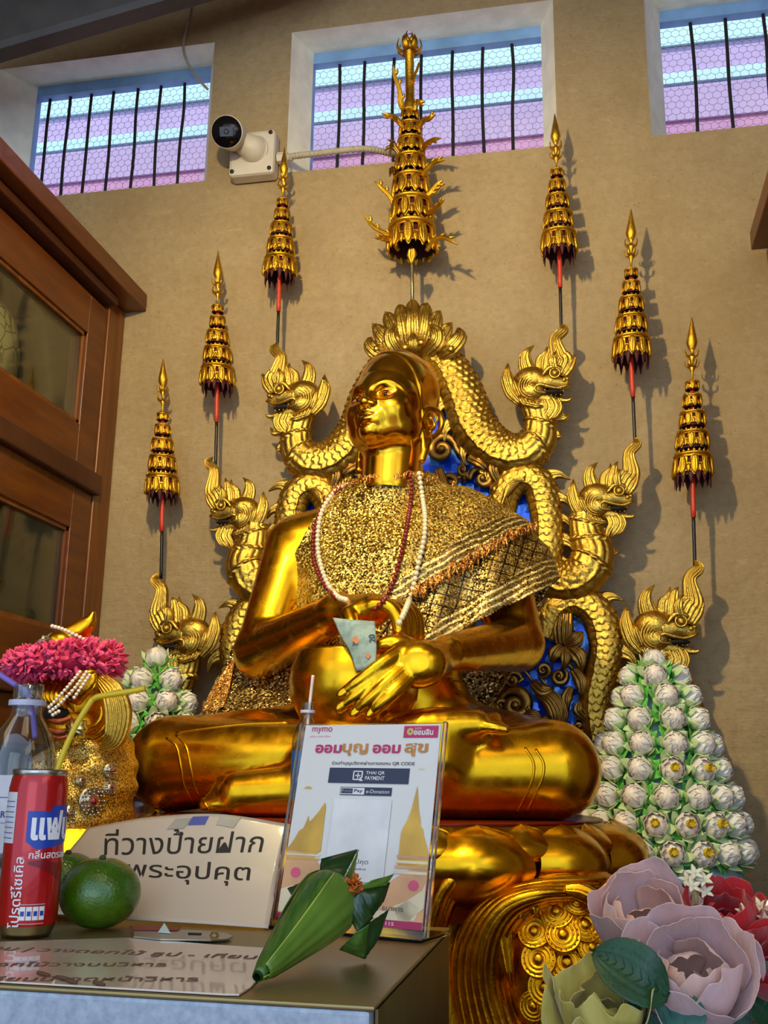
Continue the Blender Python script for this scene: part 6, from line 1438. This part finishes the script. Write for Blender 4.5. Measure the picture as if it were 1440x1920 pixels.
sb_, slb, H2 = bottle('small_water_bottle', 'small clear water bottle with blue label behind the payment sign', sbp, P(574, 1316, -1.045)[2], .0285, .0115, (.18, .58, LABB), .62, 3)
vw_ = atan2(CAM[1]-sbp[1], CAM[0]-sbp[0]); 
def W2(v): th = vw_+v[:, 0]/.0288; rr = .0289+v[:, 2]; return np.stack([sbp[0]+rr*np.cos(th), sbp[1]+rr*np.sin(th), sbp[2]+v[:, 1]], -1)
ov = MB(); a = np.linspace(0, 2*pi, 28, endpoint=False); ov.add(np.vstack([W2(np.array([[0, H2*.39, .0002]])), W2(np.stack([.020*np.cos(a), H2*.39+.034*np.sin(a), 0*a+.0002], -1))]), [(0, i+1, (i+1) % 28+1) for i in range(28)]); ov.build('label_oval', flat('mid_blue', '#2f6fb0', .35), slb, smooth=False)
text('Pu', .026, np.eye(4), LABW, 'lettering', slb, 'LEFT', .0001, .01, shear=.25, warp=lambda v: W2(v+A(-.0175, H2*.37, .0004)))
text('N', .017, np.eye(4), LABW, 'lettering', slb, 'LEFT', .0001, .02, warp=lambda v: W2(v+A(-.0075, H2*.47, .0004)))
straw('drinking_straw', 'white straw standing in the small bottle behind the payment sign', [P(572, 1440, -1.045), P(578, 1350, -1.05), P(587, 1266, -1.055)], .0031, flat('white_plastic', '#d8cfcb', .35))
# ---- green citrus fruit
LIME = NT('green_citrus'); LIME.set(col=LIME.ramp(LIME.noise(30, 5, .6), [(.3, S('#274806')), (.55, S('#40660c')), (.8, S('#607f18'))]), rough=.22, coat=.3); vo = LIME.n('ShaderNodeTexVoronoi', Scale=420.0); LIME.l(LIME.coord(), vo.inputs['Vector']); LIME.bump(vo.outputs['Distance'], .22, .002); LIME = LIME.m
def fruit(px, py, Y, r, label):
    c = P(px, py, Y); c[2] = TZ+r*.86+.001; g = thing('green_orange', label, 'fruit', (c[0], c[1], TZ), 'green oranges beside the can')
    MB().lathe([(max(0, r*1.04*sin(t)), -r*.88*cos(t)*(1-.05*(abs(cos(t)) > .97))) for t in np.linspace(0.001, pi-.001, 30)], c=c, n=48).build('peel', LIME, g)
    MB().lathe([(.0, .003), (.0028, .002), (.0036, 0), (.002, -.002)], c=c+A(0, 0, r*.86), n=8).build('stem_scar', flat('stem_green', '#3c4a1c', .8), g)
fruit(187, 1682, -2.035, .0365, 'shiny green orange in front of the leaning paper sign'); fruit(122, 1672, -1.955, .035, 'green orange half hidden between the can and the other orange')
# ---- acrylic stand with the donation poster
bl, br3 = P(508, 1733, -1.972), P(801, 1766, -2.022); zb = TZ+.003; bl[2] = br3[2] = zb
ex_ = nrm(br3-bl); W = np.linalg.norm(br3-bl); nz = nrm(np.cross(ex_, A(0, 0, 1))); back = -nz
up = nrm(A(0, 0, 1)+back*.22); Hh = .1965
fo = thing('poster_stand', 'clear acrylic stand holding a white and gold bank donation poster', 'sign', tuple((bl+br3)/2-A(0, 0, .003)))
ACR = NT('clear_acrylic'); ACR.set(col=(.97, .96, .92, 1), rough=.03, trans=1.0, ior=1.25); ACR = ACR.m
def slab(o, x, y, w_, h_, z, d, mb): n_ = nrm(np.cross(x, y)); mb.hexa([o+n_*z, o+x*w_+n_*z, o+x*w_+y*h_+n_*z, o+y*h_+n_*z, o+n_*(z+d), o+x*w_+n_*(z+d), o+x*w_+y*h_+n_*(z+d), o+y*h_+n_*(z+d)]); return mb
fr3 = np.cross(ex_, up); sg = 1 if fr3@nz > 0 else -1
a_ = MB(); 
slab(bl, ex_, up, W, Hh, -.0042, .0022, a_); a_.build('back_pane', ACR, fo, smooth=False, bevel=.0006)
ed = MB(); slab(bl, ex_, up, .0028, Hh, -.0022, .0046, ed); ed.build('edge_strip', ACR, fo, smooth=False); ed = MB(); slab(bl+ex_*(W-.0028), ex_, up, .0028, Hh, -.0022, .0046, ed); ed.build('edge_strip', ACR, fo, smooth=False)
ft = MB(); ft.hexa([bl+nz*.012-A(0, 0, .003), br3+nz*.012-A(0, 0, .003), br3-nz*.05-A(0, 0, .003), bl-nz*.05-A(0, 0, .003), bl+nz*.012, br3+nz*.012, br3-nz*.05, bl-nz*.05]); ft.build('foot', ACR, fo, smooth=False, bevel=.0006)
lip = MB(); slab(bl-up*.001, ex_, up, W, .006, .0022, .0016, lip); lip.build('front_lip', ACR, fo, smooth=False)
PM, PT = .006, .001
PO = bl+ex_*PM+up*.006; PW, PH = W-2*PM, Hh-.008
pst = MB(); slab(PO, ex_, up, PW, PH, -.0012, .0010, pst); pso = pst.build('poster', flat('poster_white', '#dcd4c8', .35, var=.02), fo, smooth=False)
fn3 = nrm(np.cross(ex_, up))
def uv(u, v, lift=.0006): return PO+ex_*PW*u+up*PH*(1-v)+fn3*lift
def art(poly, mat, nm, lift=.0003): MB().prism(np.array([uv(u, v, lift) for u, v in poly]), fn3*.0002).build(nm, mat, pso, smooth=False)
def rect(u0, v0, u1, v1, mat, nm, lift=.0003): art([(u0, v1), (u1, v1), (u1, v0), (u0, v0)], mat, nm, lift)
MAG = flat('magenta_print', '#b81f55', .4, var=.04); DNAVY = flat('navy_panel', '#262c45', .4, var=.05); GOLDP = flat('gold_print', '#c07c2c', .4, var=.2, scale=60); PEACH = flat('peach_print', '#d9a06e', .45, var=.22, scale=22); SAND = flat('sand_print', '#d3a23c', .45, var=.25, scale=26); CREAM = flat('cream_print', '#e3cfa6', .45, var=.12, scale=30); PWHT = flat('print_white', '#ddd6ce', .4); GREYP2 = flat('grey_print', '#4a4648', .4); PINKP = flat('pink_print', '#d8506e', .45)
def ptext(body, u, v, w_, h_, mat, bold=.0, lift=.0006, align='CENTER', nm='lettering', parent=None):
    mb = MB(); text(body, 1.0, np.eye(4), None, mb, align='LEFT', depth=0, bold=bold); vv = mb.v[-1]; lo, hi = vv.min(0), vv.max(0)
    a = (vv[:, 0]-lo[0])/(hi[0]-lo[0]); b = (vv[:, 1]-lo[1])/(hi[1]-lo[1])
    mb.v[-1] = np.array([uv(u+(x-.5)*w_, v-(y-.5)*h_, lift) for x, y in zip(a, b)]); return mb.build(nm, mat, pso, smooth=False)
# lower illustration: hands and flowers below two gilt spires
art([(0, 1), (1, 1), (1, .70), (.86, .735), (.74, .80), (.60, .82), (.42, .80), (.30, .76), (.2, .69), (.0, .655)], PEACH, 'illustration')
art([(0, .655), (.02, .64), (.05, .60), (.07, .565), (.10, .55), (.115, .515), (.125, .485), (.135, .52), (.16, .50), (.20, .46), (.235, .415), (.245, .44), (.25, .66), (.2, .69)], SAND, 'temple_roof_print', .0004)
art([(.80, .72), (.80, .555), (.815, .52), (.83, .50), (.855, .44), (.88, .32), (.905, .44), (.925, .49), (.925, .515), (.945, .53), (.955, .56), (.985, .62), (1, .655), (1, .72)], SAND, 'spire_print', .0004)
for k, v_ in enumerate((.66, .685, .71, .735)): rect(.79-.004*k, v_, 1.0, v_+.014, CREAM if k % 2 else PEACH, 'spire_tier', .0006)
for k, v_ in enumerate((.655, .68, .70)): rect(.0, v_, .25, v_+.010, CREAM if k % 2 else SAND, 'roof_tier', .0006)
art([(.62, .93), (.80, .92), (.98, .82), (1, .78), (1, .90), (.9, .97), (.7, .97)], CREAM, 'hand_print', .0006)
art([(.0, .86), (.08, .84), (.16, .86), (.2, .92), (.12, .965), (.0, .97)], CREAM, 'flower_print', .0006); art([(.8, .90), (.9, .87), (.97, .90), (.95, .96), (.84, .965)], CREAM, 'flower_print', .0006)
for u_, v_ in ((.09, .775), (.92, .80)): art([(u_+.035*cos(t), v_+.025*sin(t)) for t in np.linspace(0, -2*pi, 14)[:-1]], PINKP, 'lotus_print', .0008)
rect(0, .975, .13, 1, MAG, 'pink_band', .0008); rect(.70, .965, 1, 1, MAG, 'pink_band', .0008)
art([(.06, .345), (.075, .335), (.095, .332), (.115, .338), (.12, .345)], SAND, 'cloud_print'); art([(.87, .235), (.885, .227), (.905, .227), (.92, .235)], CREAM, 'cloud_print')
rect(.30, .395, .715, .80, PWHT, 'white_panel', .0008)
ptext('mymo', .135, .030, .155, .036, MAG, .0); ptext('แค่นั้น มายโม ก็ง่าย', .125, .062, .16, .010, PINKP)
rect(.745, .010, .985, .072, MAG, 'logo_panel'); ptext('ออมสิน', .885, .043, .135, .030, PWHT, .03); ptext('ธนาคาร', .845, .023, .045, .009, PWHT)
cr_ = MB()
for R, n_ in ((.017, 16), (.010, 10)):
    for k in range(n_):
        t = 2*pi*k/n_; c = uv(.792+R*1.15*cos(t), .041+R*.95*sin(t), .0007); cr_.ball(c, .0009, 6, 4)
cr_.build('crest_mark', flat('crest_gold', '#d9b57a', .4), pso)
ptext('ออม', .205, .131, .20, .046, MAG, .035); ptext('บุญ', .405, .135, .19, .066, GOLDP, .03); ptext('ออม', .635, .131, .20, .046, MAG, .035); ptext('สุข', .845, .135, .165, .070, GOLDP, .03)
ptext('ร่วมทำบุญบริจาคผ่านการสแกน QR CODE', .545, .208, .60, .026, GREYP2, .012)
rect(.235, .232, .815, .312, DNAVY, 'payment_panel'); ptext('THAI QR', .575, .258, .135, .020, PWHT, .01); ptext('PAYMENT', .575, .284, .140, .020, PWHT, .01)
q_ = MB()
for u0, v0, u1, v1 in ((.415, .247, .485, .253), (.415, .247, .424, .296), (.415, .290, .470, .296), (.477, .247, .486, .285), (.433, .269, .470, .275), (.4475, .258, .4555, .287)): 
    q_.prism(np.array([uv(u0, v1, .0007), uv(u1, v1, .0007), uv(u1, v0, .0007), uv(u0, v0, .0007)]), fn3*.0001)
q_.prism(np.array([uv(.466, .276, .0007), uv(.492, .300, .0007), (uv(.466, .300, .0007))]), fn3*.0001); q_.build('payment_mark', PWHT, pso, smooth=False)
rect(.335, .332, .705, .374, DNAVY, 'donation_panel'); rect(.340, .336, .512, .370, PWHT, 'donation_field', .0006); rect(.345, .340, .428, .366, DNAVY, 'donation_tab', .0008)
ptext('Prompt', .387, .353, .072, .018, PWHT, .0, .0010); ptext('Pay', .470, .353, .062, .021, DNAVY, .02, .0010); ptext('e-Donation', .608, .353, .165, .019, PWHT, .0, .0008)
ptext('พระอุปคุต', .50, .707, .20, .030, GREYP2, .0, .0012); ptext('Phra Upakut', .505, .740, .17, .016, GREYP2, .0, .0012)
ptext('ธนาคาร', .80, .915, .14, .018, GREYP2, .0, .0012); ptext('1115', .78, .982, .075, .016, PWHT, .01, .0012)
# ---- folded banana-leaf cone
BAN = NT('banana_leaf'); v = BAN.coord('Object'); st = BAN.noise(1, 3, .6, BAN.mapping((160, 30, 30), (0, .5, .7)))
BAN.set(col=BAN.mix(BAN.ramp(st, [(.35, 0.0), (.7, .55)]), BAN.ramp(BAN.noise(12, 4), [(.3, S('#274a16')), (.7, S('#3f6822'))]), S('#6f8c38')), rough=.30, coat=.2); BAN.bump(st, .25, .002); BAN = BAN.m
BANL = flat('light_banana_leaf', '#5f7f2a', .32, var=.3, scale=14, coat=.2, bump=.15, bscale=120)
BAND = flat('dark_banana_leaf', '#1c3c17', .28, var=.3, scale=25, coat=.25); BANP = flat('pale_leaf_edge', '#a3b24a', .4, var=.15)
lc = thing('banana_leaf_cone', 'folded green banana leaf cone lying on the cabinet in front of the poster', 'offering', tuple(on_top(600, 1800)))
t0, t1 = on_top(480, 1850), P(627, 1676, -2.125); t0[2] = TZ+.006; ax_ = t1-t0; LA = np.linalg.norm(ax_); ad = ax_/LA
s1 = nrm(np.cross(ad, A(0, 0, 1))); s2 = np.cross(s1, ad)
CR = lambda u: np.interp(u, [0, .04, .3, .6, .8, .9, .96, 1.02, 1.06], [.0032, .0042, .0108, .0188, .0232, .0240, .0220, .0165, .004])
N, M = 60, 64; u = np.linspace(0, 1.06, N); ang = np.linspace(0, 2*pi, M, endpoint=False)
G = t0+ad*LA*u[:, None, None]+(s1*np.cos(ang)[:, None]+s2*np.sin(ang)[:, None])[None]*(CR(u)[:, None, None]*(1+.04*np.cos(3*ang+4)[None, :, None]))
MB().grid(G, cv=True).build('inner_cone', BAND, lc)
def wrapleaf(a0, a1, u0, u1, lift, skew, mat, nm, edge=True):
    n, m = 40, 30; uu = np.linspace(u0, u1, n)[:, None]; vv = np.linspace(0, 1, m)[None]; an = a0+(a1-a0)*vv+skew*(uu-.5); r_ = CR(uu)+lift*(1+.5*vv)*np.minimum(1, uu*8)
    G = t0+ad*LA*(uu+0*an)[..., None]+(s1*np.cos(an)[..., None]+s2*np.sin(an)[..., None])*(r_+.0004*np.sin(vv*30)*np.minimum(1, uu*3))[..., None]
    MB().grid(G).build(nm, mat, lc, solid=.0006)
    if edge: MB().tube(G[:, -1], [.0004, .0009, .0005], 6, seg=0).build('leaf_edge', BANP, lc)
wrapleaf(.3, 3.6, .02, 1.05, .0008, .9, BAN, 'wrapped_leaf'); wrapleaf(2.4, 5.6, .02, 1.0, .0018, -.9, BAN, 'wrapped_leaf'); wrapleaf(5.2, 7.35, .06, .88, .0028, .30, BANL, 'wrapped_leaf')
TUCK = [([(597, 1660, -2.140), (602, 1611, -2.125), (671, 1593, -2.112), (644, 1645, -2.142)], BAND, .004), ([(640, 1656, -2.142), (650, 1640, -2.142), (672, 1593, -2.113), (660, 1654, -2.126)], BANL, .002),
        ([(594, 1668, -2.146), (598, 1634, -2.142), (640, 1640, -2.152), (660, 1668, -2.152)], BAN, .004), ([(539, 1666, -2.118), (596, 1642, -2.130), (602, 1664, -2.146), (562, 1704, -2.140)], BAND, .003),
        ([(656, 1670, -2.154), (700, 1650, -2.144), (738, 1639, -2.118), (724, 1660, -2.132)], BANL, .003), ([(660, 1674, -2.150), (731, 1654, -2.126), (719, 1690, -2.126), (692, 1726, -2.142)], BAND, .005),
        ([(686, 1734, -2.144), (728, 1706, -2.118), (707, 1762, -2.130), (684, 1798, -2.134)], BAND, .004), ([(636, 1780, -2.146), (668, 1748, -2.154), (692, 1732, -2.146), (684, 1798, -2.137)], BAN, .004),
        ([(640, 1690, -2.148), (676, 1672, -2.150), (700, 1720, -2.142), (672, 1752, -2.150)], BAND, .004)]
for qd, mt, bow in TUCK:
    c4 = [P(*q) for q in qd]; a_, b_ = np.meshgrid(np.linspace(0, 1, 12), np.linspace(0, 1, 12), indexing='ij'); a_, b_ = a_[..., None], b_[..., None]
    G = (c4[0]*(1-a_)+c4[1]*a_)*(1-b_)+(c4[3]*(1-a_)+c4[2]*a_)*b_; n4 = nrm(np.cross(c4[1]-c4[0], c4[3]-c4[0])); n4 = n4*(-1 if n4[1] > 0 else 1)
    MB().grid(G+n4*(bow*np.sin(pi*a_)*np.sin(pi*b_)+.0004*np.sin(a_*26))).build('folded_tip', mt, lc, solid=.0008)
om = MB(); q = random.Random(8); c = P(664, 1658, -2.148)
for i in range(40):
    d = nrm(A(q.gauss(0, 1), -abs(q.gauss(0, 1)), q.gauss(0, 1))); om.leaf([c+d*.002, c+d*.006, c+d*.009], [.001, .0025, .001], ref=np.cross(d, A(q.gauss(0, 1), 1, q.gauss(0, 1))), th=.0005, seg=4)
om.build('marigold', flat('marigold_orange', '#c7620c', .6, var=.2), lc)
# ------------------------------------------------------------------ artificial bouquet at the lower right
def silk(name, inner, outer, k=30):
    t = NT(name); t.set(col=t.mix(t.ramp(t.noise(1, 3, .6, t.mapping((90, 90, 14))), [(.35, 0.0), (.7, .35)]), t.ramp(t.noise(k, 3), [(.3, inner), (.7, outer)]), tuple(x*.72 for x in outer[:3])+(1,)), rough=.6, sss=.08, sheen=.3)
    t.bump(t.noise(1, 3, .6, t.mapping((160, 160, 20))), .35, .003); return t.m
PPINK = silk('mauve_petal', S('#e6bcb6'), S('#d8b6b4')); PEACHP = silk('peach_petal', S('#ecbda6'), S('#dfb2a6')); REDP = silk('red_petal', S('#b00c12'), S('#d41a1e')); YELP = silk('yellow_petal', S('#dcd07a'), S('#cbb648'))
LEAFG = flat('dark_green_leaf', '#1f4a2c', .45, var=.25, scale=30, bump=.2, bscale=150); LEAFB = flat('blue_green_leaf', '#35685a', .45, var=.2, scale=30); LEAFL = flat('olive_leaf', '#6d8434', .5, var=.2)
def cup(R, th0, hw, curl, ruf, seed, lift=0.0, n=26, m=25):
    # one petal: a broad piece of a rounded bowl about the flower's axis, its rim curled and ruffled
    q = np.random.RandomState(seed); v = np.linspace(-1, 1, m)[None]; u = 1-(1-np.linspace(0, 1, n)[:, None])**1.5
    rim = th0+.42*np.abs(v)**3.2+ruf*(.55*np.sin(v*q.uniform(2.5, 4)+q.uniform(0, 6))+.35*np.sin(v*q.uniform(6, 9)+q.uniform(0, 6)))
    th = pi-(pi-rim)*u; az = v*hw*(.35+.65*np.sin(np.clip(u*1.1, 0, 1)*pi*.5))*(1+.08*q.uniform(-1, 1))
    rr = R*(1+curl*u**5*(1-.3*v**2)+ruf*.35*u**3*np.sin(v*q.uniform(4, 6)+q.uniform(0, 6))+.010*u*np.sin(v*q.uniform(18, 26))+.05*np.abs(v)**3*u)
    return np.stack([rr*np.sin(th)*np.cos(az), rr*np.sin(th)*np.sin(az), rr*np.cos(th)*1.12+R*1.1+lift*R+0*v], -1)
def flower(name, label, cat, c, axis, rings, mats, stem_to, group=None, seed0=0):
    g = thing(name, label, cat, tuple(c), group); ax = nrm(axis); x = nrm(np.cross(ax, A(.3, .2, 1))); y = np.cross(ax, x); s = seed0
    for (n, R, th0, hw, curl, ruf, mi, off) in rings:
        for k in range(n):
            s += 1; t = 2*pi*(k+off)/n+.18*sin(s*5.1); G = cup(R*(1+.05*sin(s*3.3)), th0+.10*sin(s*2.7), hw, curl, ruf, s*7+n)
            R2 = np.array([[cos(t), -sin(t), 0], [sin(t), cos(t), 0], [0, 0, 1]]); G = G@R2.T+A(R*.06*cos(t), R*.06*sin(t), 0)
            Gw = c+G[..., :1]*x+G[..., 1:2]*y+G[..., 2:]*ax
            MB().grid(Gw).build('petal', mats[mi], g, solid=.0006)
    if stem_to is not None: MB().tube([c+ax*.004, c-ax*.05, (c-ax*.05)*.4+np.array(stem_to)*.6, np.array(stem_to)], [.004, .003, .0028], 8, seg=24).build('stem', LEAFL, g)
    return g
BY = -1.72
vase_c = P(1392, 1695, -1.56); vz = vase_c[2]
SB = .80
vs = thing('red_vase', 'dark red round bowl holding the bouquet at the right edge', 'vase', (vase_c[0], vase_c[1], SB))
MB().lathe([(0, SB), (.05, SB), (.06, SB+.01), (.09, SB+(vz-SB)*.4), (.105, SB+(vz-SB)*.75), (.112, vz-.012), (.116, vz-.006), (.114, vz), (.106, vz-.004), (.10, vz-.05), (.05, SB+.06), (0, SB+.05)], c=(vase_c[0], vase_c[1], 0), n=56).build('bowl', flat('red_glaze', '#6d0d10', .2, var=.15, coat=.5), vs)
tag(MB().box((.05, -2.0, 0), (1.0, -1.25, SB)).build('offering_table', DARKTBL, smooth=False, bevel=.006), 'dark wooden table under the red bowl of flowers', 'table')
vin = A(vase_c[0], vase_c[1], vz-.04)
to_cam = lambda p: nrm(CAM-p)
PEO = [(n, R*.88, a, b, c_, d, e, f) for n, R, a, b, c_, d, e, f in [(3, .022, .30, .9, -.05, .10, 1, 0), (3, .031, .42, .95, .0, .12, 1, .5), (3, .041, .62, 1.0, .06, .14, 1, .2), (4, .049, .86, .95, .16, .16, 0, .6), (4, .055, 1.12, .95, .28, .18, 0, .1)]]
p1 = P(1215, 1795, BY+.02); flower('peony', 'upper mauve pink silk peony against the gold carving', 'flower', p1, nrm(A(-.05, -.55, .9)), PEO, [PPINK, PEACHP], vin, 'mauve peonies in the bouquet', 3)
p2 = P(1294, 1888, BY-.06); flower('peony', 'lower mauve pink silk peony with peach middle, in front of its twin', 'flower', p2, nrm(A(.0, -.72, .75)), [(n, R*1.06, a, b, c_, d, e, f) for n, R, a, b, c_, d, e, f in PEO]+[(2, .054, 1.45, .7, .35, .2, 0, .35)], [PPINK, PEACHP], vin, 'mauve peonies in the bouquet', 40)
YRO = [(3, .015, .22, .9, -.05, .14, 0, 0), (3, .022, .34, .95, .05, .2, 0, .5), (4, .030, .55, .85, .22, .26, 0, .2), (4, .037, .85, .85, .40, .30, 0, .6), (4, .042, 1.2, .75, .55, .30, 0, .1)]
YRO = [(n, R*.95, a, b, c_, d, e, f) for n, R, a, b, c_, d, e, f in YRO]
p3 = P(1140, 1962, BY-.12); flower('rose', 'pale yellow silk rose at the bottom edge below the carving', 'flower', p3, nrm(A(-.15, -.5, .95)), YRO, [YELP], vin, None, 80)
ROSE = [(3, .011, .20, .9, -.05, .10, 0, 0), (3, .016, .32, .95, .05, .14, 0, .5), (4, .022, .55, .9, .20, .16, 0, .2), (4, .028, .85, .85, .35, .18, 0, .6), (4, .032, 1.15, .8, .45, .18, 0, .1)]
p4 = P(1358, 1762, BY+.02); flower('rose', 'red silk rose behind the lower mauve peony beside the red bowl rim', 'flower', p4, nrm(A(.0, -.6, .85)), ROSE, [REDP], vin, 'red roses in the bouquet', 120)
p5 = P(1446, 1850, BY-.03); flower('rose', 'red silk rose cut off by the right edge of the photo', 'flower', p5, nrm(A(.0, -.7, .7)), ROSE, [REDP], vin, 'red roses in the bouquet', 160)
def leafy(label, pts, w_, mat, ref, rid=1):
    g = thing('silk_leaf', label, 'leaf', tuple(P(*pts[0])), 'silk leaves of the bouquet')
    c = catmull([P(*p) for p in pts], 30); n = len(c); u = np.linspace(0, 1, n)
    ww = w_*np.sin(np.clip(u, 0.02, .985)*pi)**.65*(1-.25*u)*(1+.035*np.abs(np.sin(u*40))); t = nrm(np.gradient(c, axis=0)); nn = nrm(np.cross(np.cross(t, A(*ref)), t)); s_ = np.cross(t, nn)
    v = np.linspace(-1, 1, 15); G = c[:, None]+s_[:, None]*(v[None]*ww[:, None])[..., None]+nn[:, None]*((np.abs(v)**1.3*.35)[None]*ww[:, None]+.0012*np.cos(v*18)[None]*np.ones(n)[:, None])[..., None]
    MB().grid(G).build('blade', mat, g, solid=.0006); vm = MB(); vm.tube(c, [.0012, .0009, .0004], 6, seg=0)
    for k in range(4, 26, 3):
        for sg in (4, 10): vm.tube([G[k, 7], G[min(n-1, k+3), sg], G[min(n-1, k+5), 1 if sg == 4 else 13]], [.0005, .0003], 5, seg=6)
    vm.build('veins', mat, g)
leafy('large dark green leaf between the yellow rose and the peonies', [(1252, 1870, BY-.16), (1205, 1838, BY-.17), (1155, 1805, BY-.16), (1112, 1785, BY-.15)], .031, LEAFG, (0, -1, .5))
leafy('blue green leaf hanging below the lower mauve peony', [(1270, 1850, BY-.12), (1250, 1885, BY-.14), (1225, 1915, BY-.14), (1195, 1950, BY-.13)], .046, LEAFB, (-.1, -1, .3))
leafy('pale olive leaf pointing down under the lower peony', [(1298, 1850, BY-.10), (1312, 1885, BY-.11), (1330, 1925, BY-.10), (1340, 1960, BY-.09)], .020, LEAFL, (0, -1, .2))
leafy('dark green leaf under the right edge rose', [(1380, 1835, BY-.05), (1410, 1850, BY-.06), (1440, 1880, BY-.06), (1460, 1915, BY-.05)], .034, LEAFG, (0, -1, .5))
leafy('blue green upright leaf right of the lower peony stem', [(1345, 1850, BY-.05), (1362, 1880, BY-.06), (1372, 1915, BY-.06), (1380, 1965, BY-.05)], .024, LEAFB, (.2, -1, .2))
leafy('olive leaf between the peony and the small white blossoms', [(1385, 1720, BY+.08), (1398, 1760, BY+.06), (1400, 1800, BY+.05), (1385, 1840, BY+.05)], .030, LEAFL, (.2, -1, .2))
leafy('shaded dark leaf along the frame bottom beside the yellow rose', [(1290, 1905, BY-.06), (1270, 1925, BY-.08), (1240, 1945, BY-.08), (1200, 1960, BY-.08)], .03, LEAFG, (0, -1, .5))
WF = flat('tiny_cream_blossom', '#dcd3b4', .55, var=.08); WG = flat('filler_stem', '#8f9a5a', .55)
def sprig(label, base, tips):
    g = thing('filler_sprig', label, 'flowers', tuple(P(*base)), 'sprigs of small cream blossoms'); sm2 = MB(); q = random.Random(int(base[0])); b = P(*base); fl = []
    for t in tips:
        e = P(*t); m = (b+e)/2+A(q.uniform(-.004, .004), 0, q.uniform(-.004, .004)); sm2.tube([b, m, e], [.0013, .0009, .0007], 6, seg=8); fl.append(e)
        f = MB(); d = nrm(A(q.uniform(-.5, .5), -.8, .7)); x = nrm(np.cross(d, A(1, 0, .3))); y = np.cross(d, x)
        for k in range(5):
            a = 2*pi*k/5; r_ = x*cos(a)+y*sin(a); f.leaf([e, e+r_*.005+d*.002, e+r_*.011+d*.003], [.0012, .0034, .0006], ref=d, th=.001, seg=6)
        f.ball(e+d*.002, .0018, 8, 5); f.build('blossom', WF, g)
    sm2.tube([b, b*.5+vin*.5+A(0, 0, .02), vin], [.0013, .0013], 6, seg=10); sm2.build('stem', WG, g)
sprig('sprig of tiny cream blossoms standing above the upper peony', (1302, 1705, BY), [(1303, 1638, BY), (1322, 1650, BY), (1298, 1662, BY-.01), (1322, 1672, BY), (1290, 1650, BY+.01)])
sprig('sprig of tiny cream blossoms right of the red rose', (1395, 1750, BY), [(1395, 1712, BY), (1425, 1700, BY), (1435, 1725, BY-.01), (1410, 1735, BY), (1432, 1750, BY), (1400, 1772, BY-.01), (1425, 1780, BY), (1380, 1760, BY)])
sprig('sprig of tiny cream blossoms at the lower right corner', (1415, 1925, BY-.02), [(1408, 1905, BY-.02), (1425, 1912, BY-.02), (1395, 1915, BY-.02), (1440, 1920, BY-.02)])
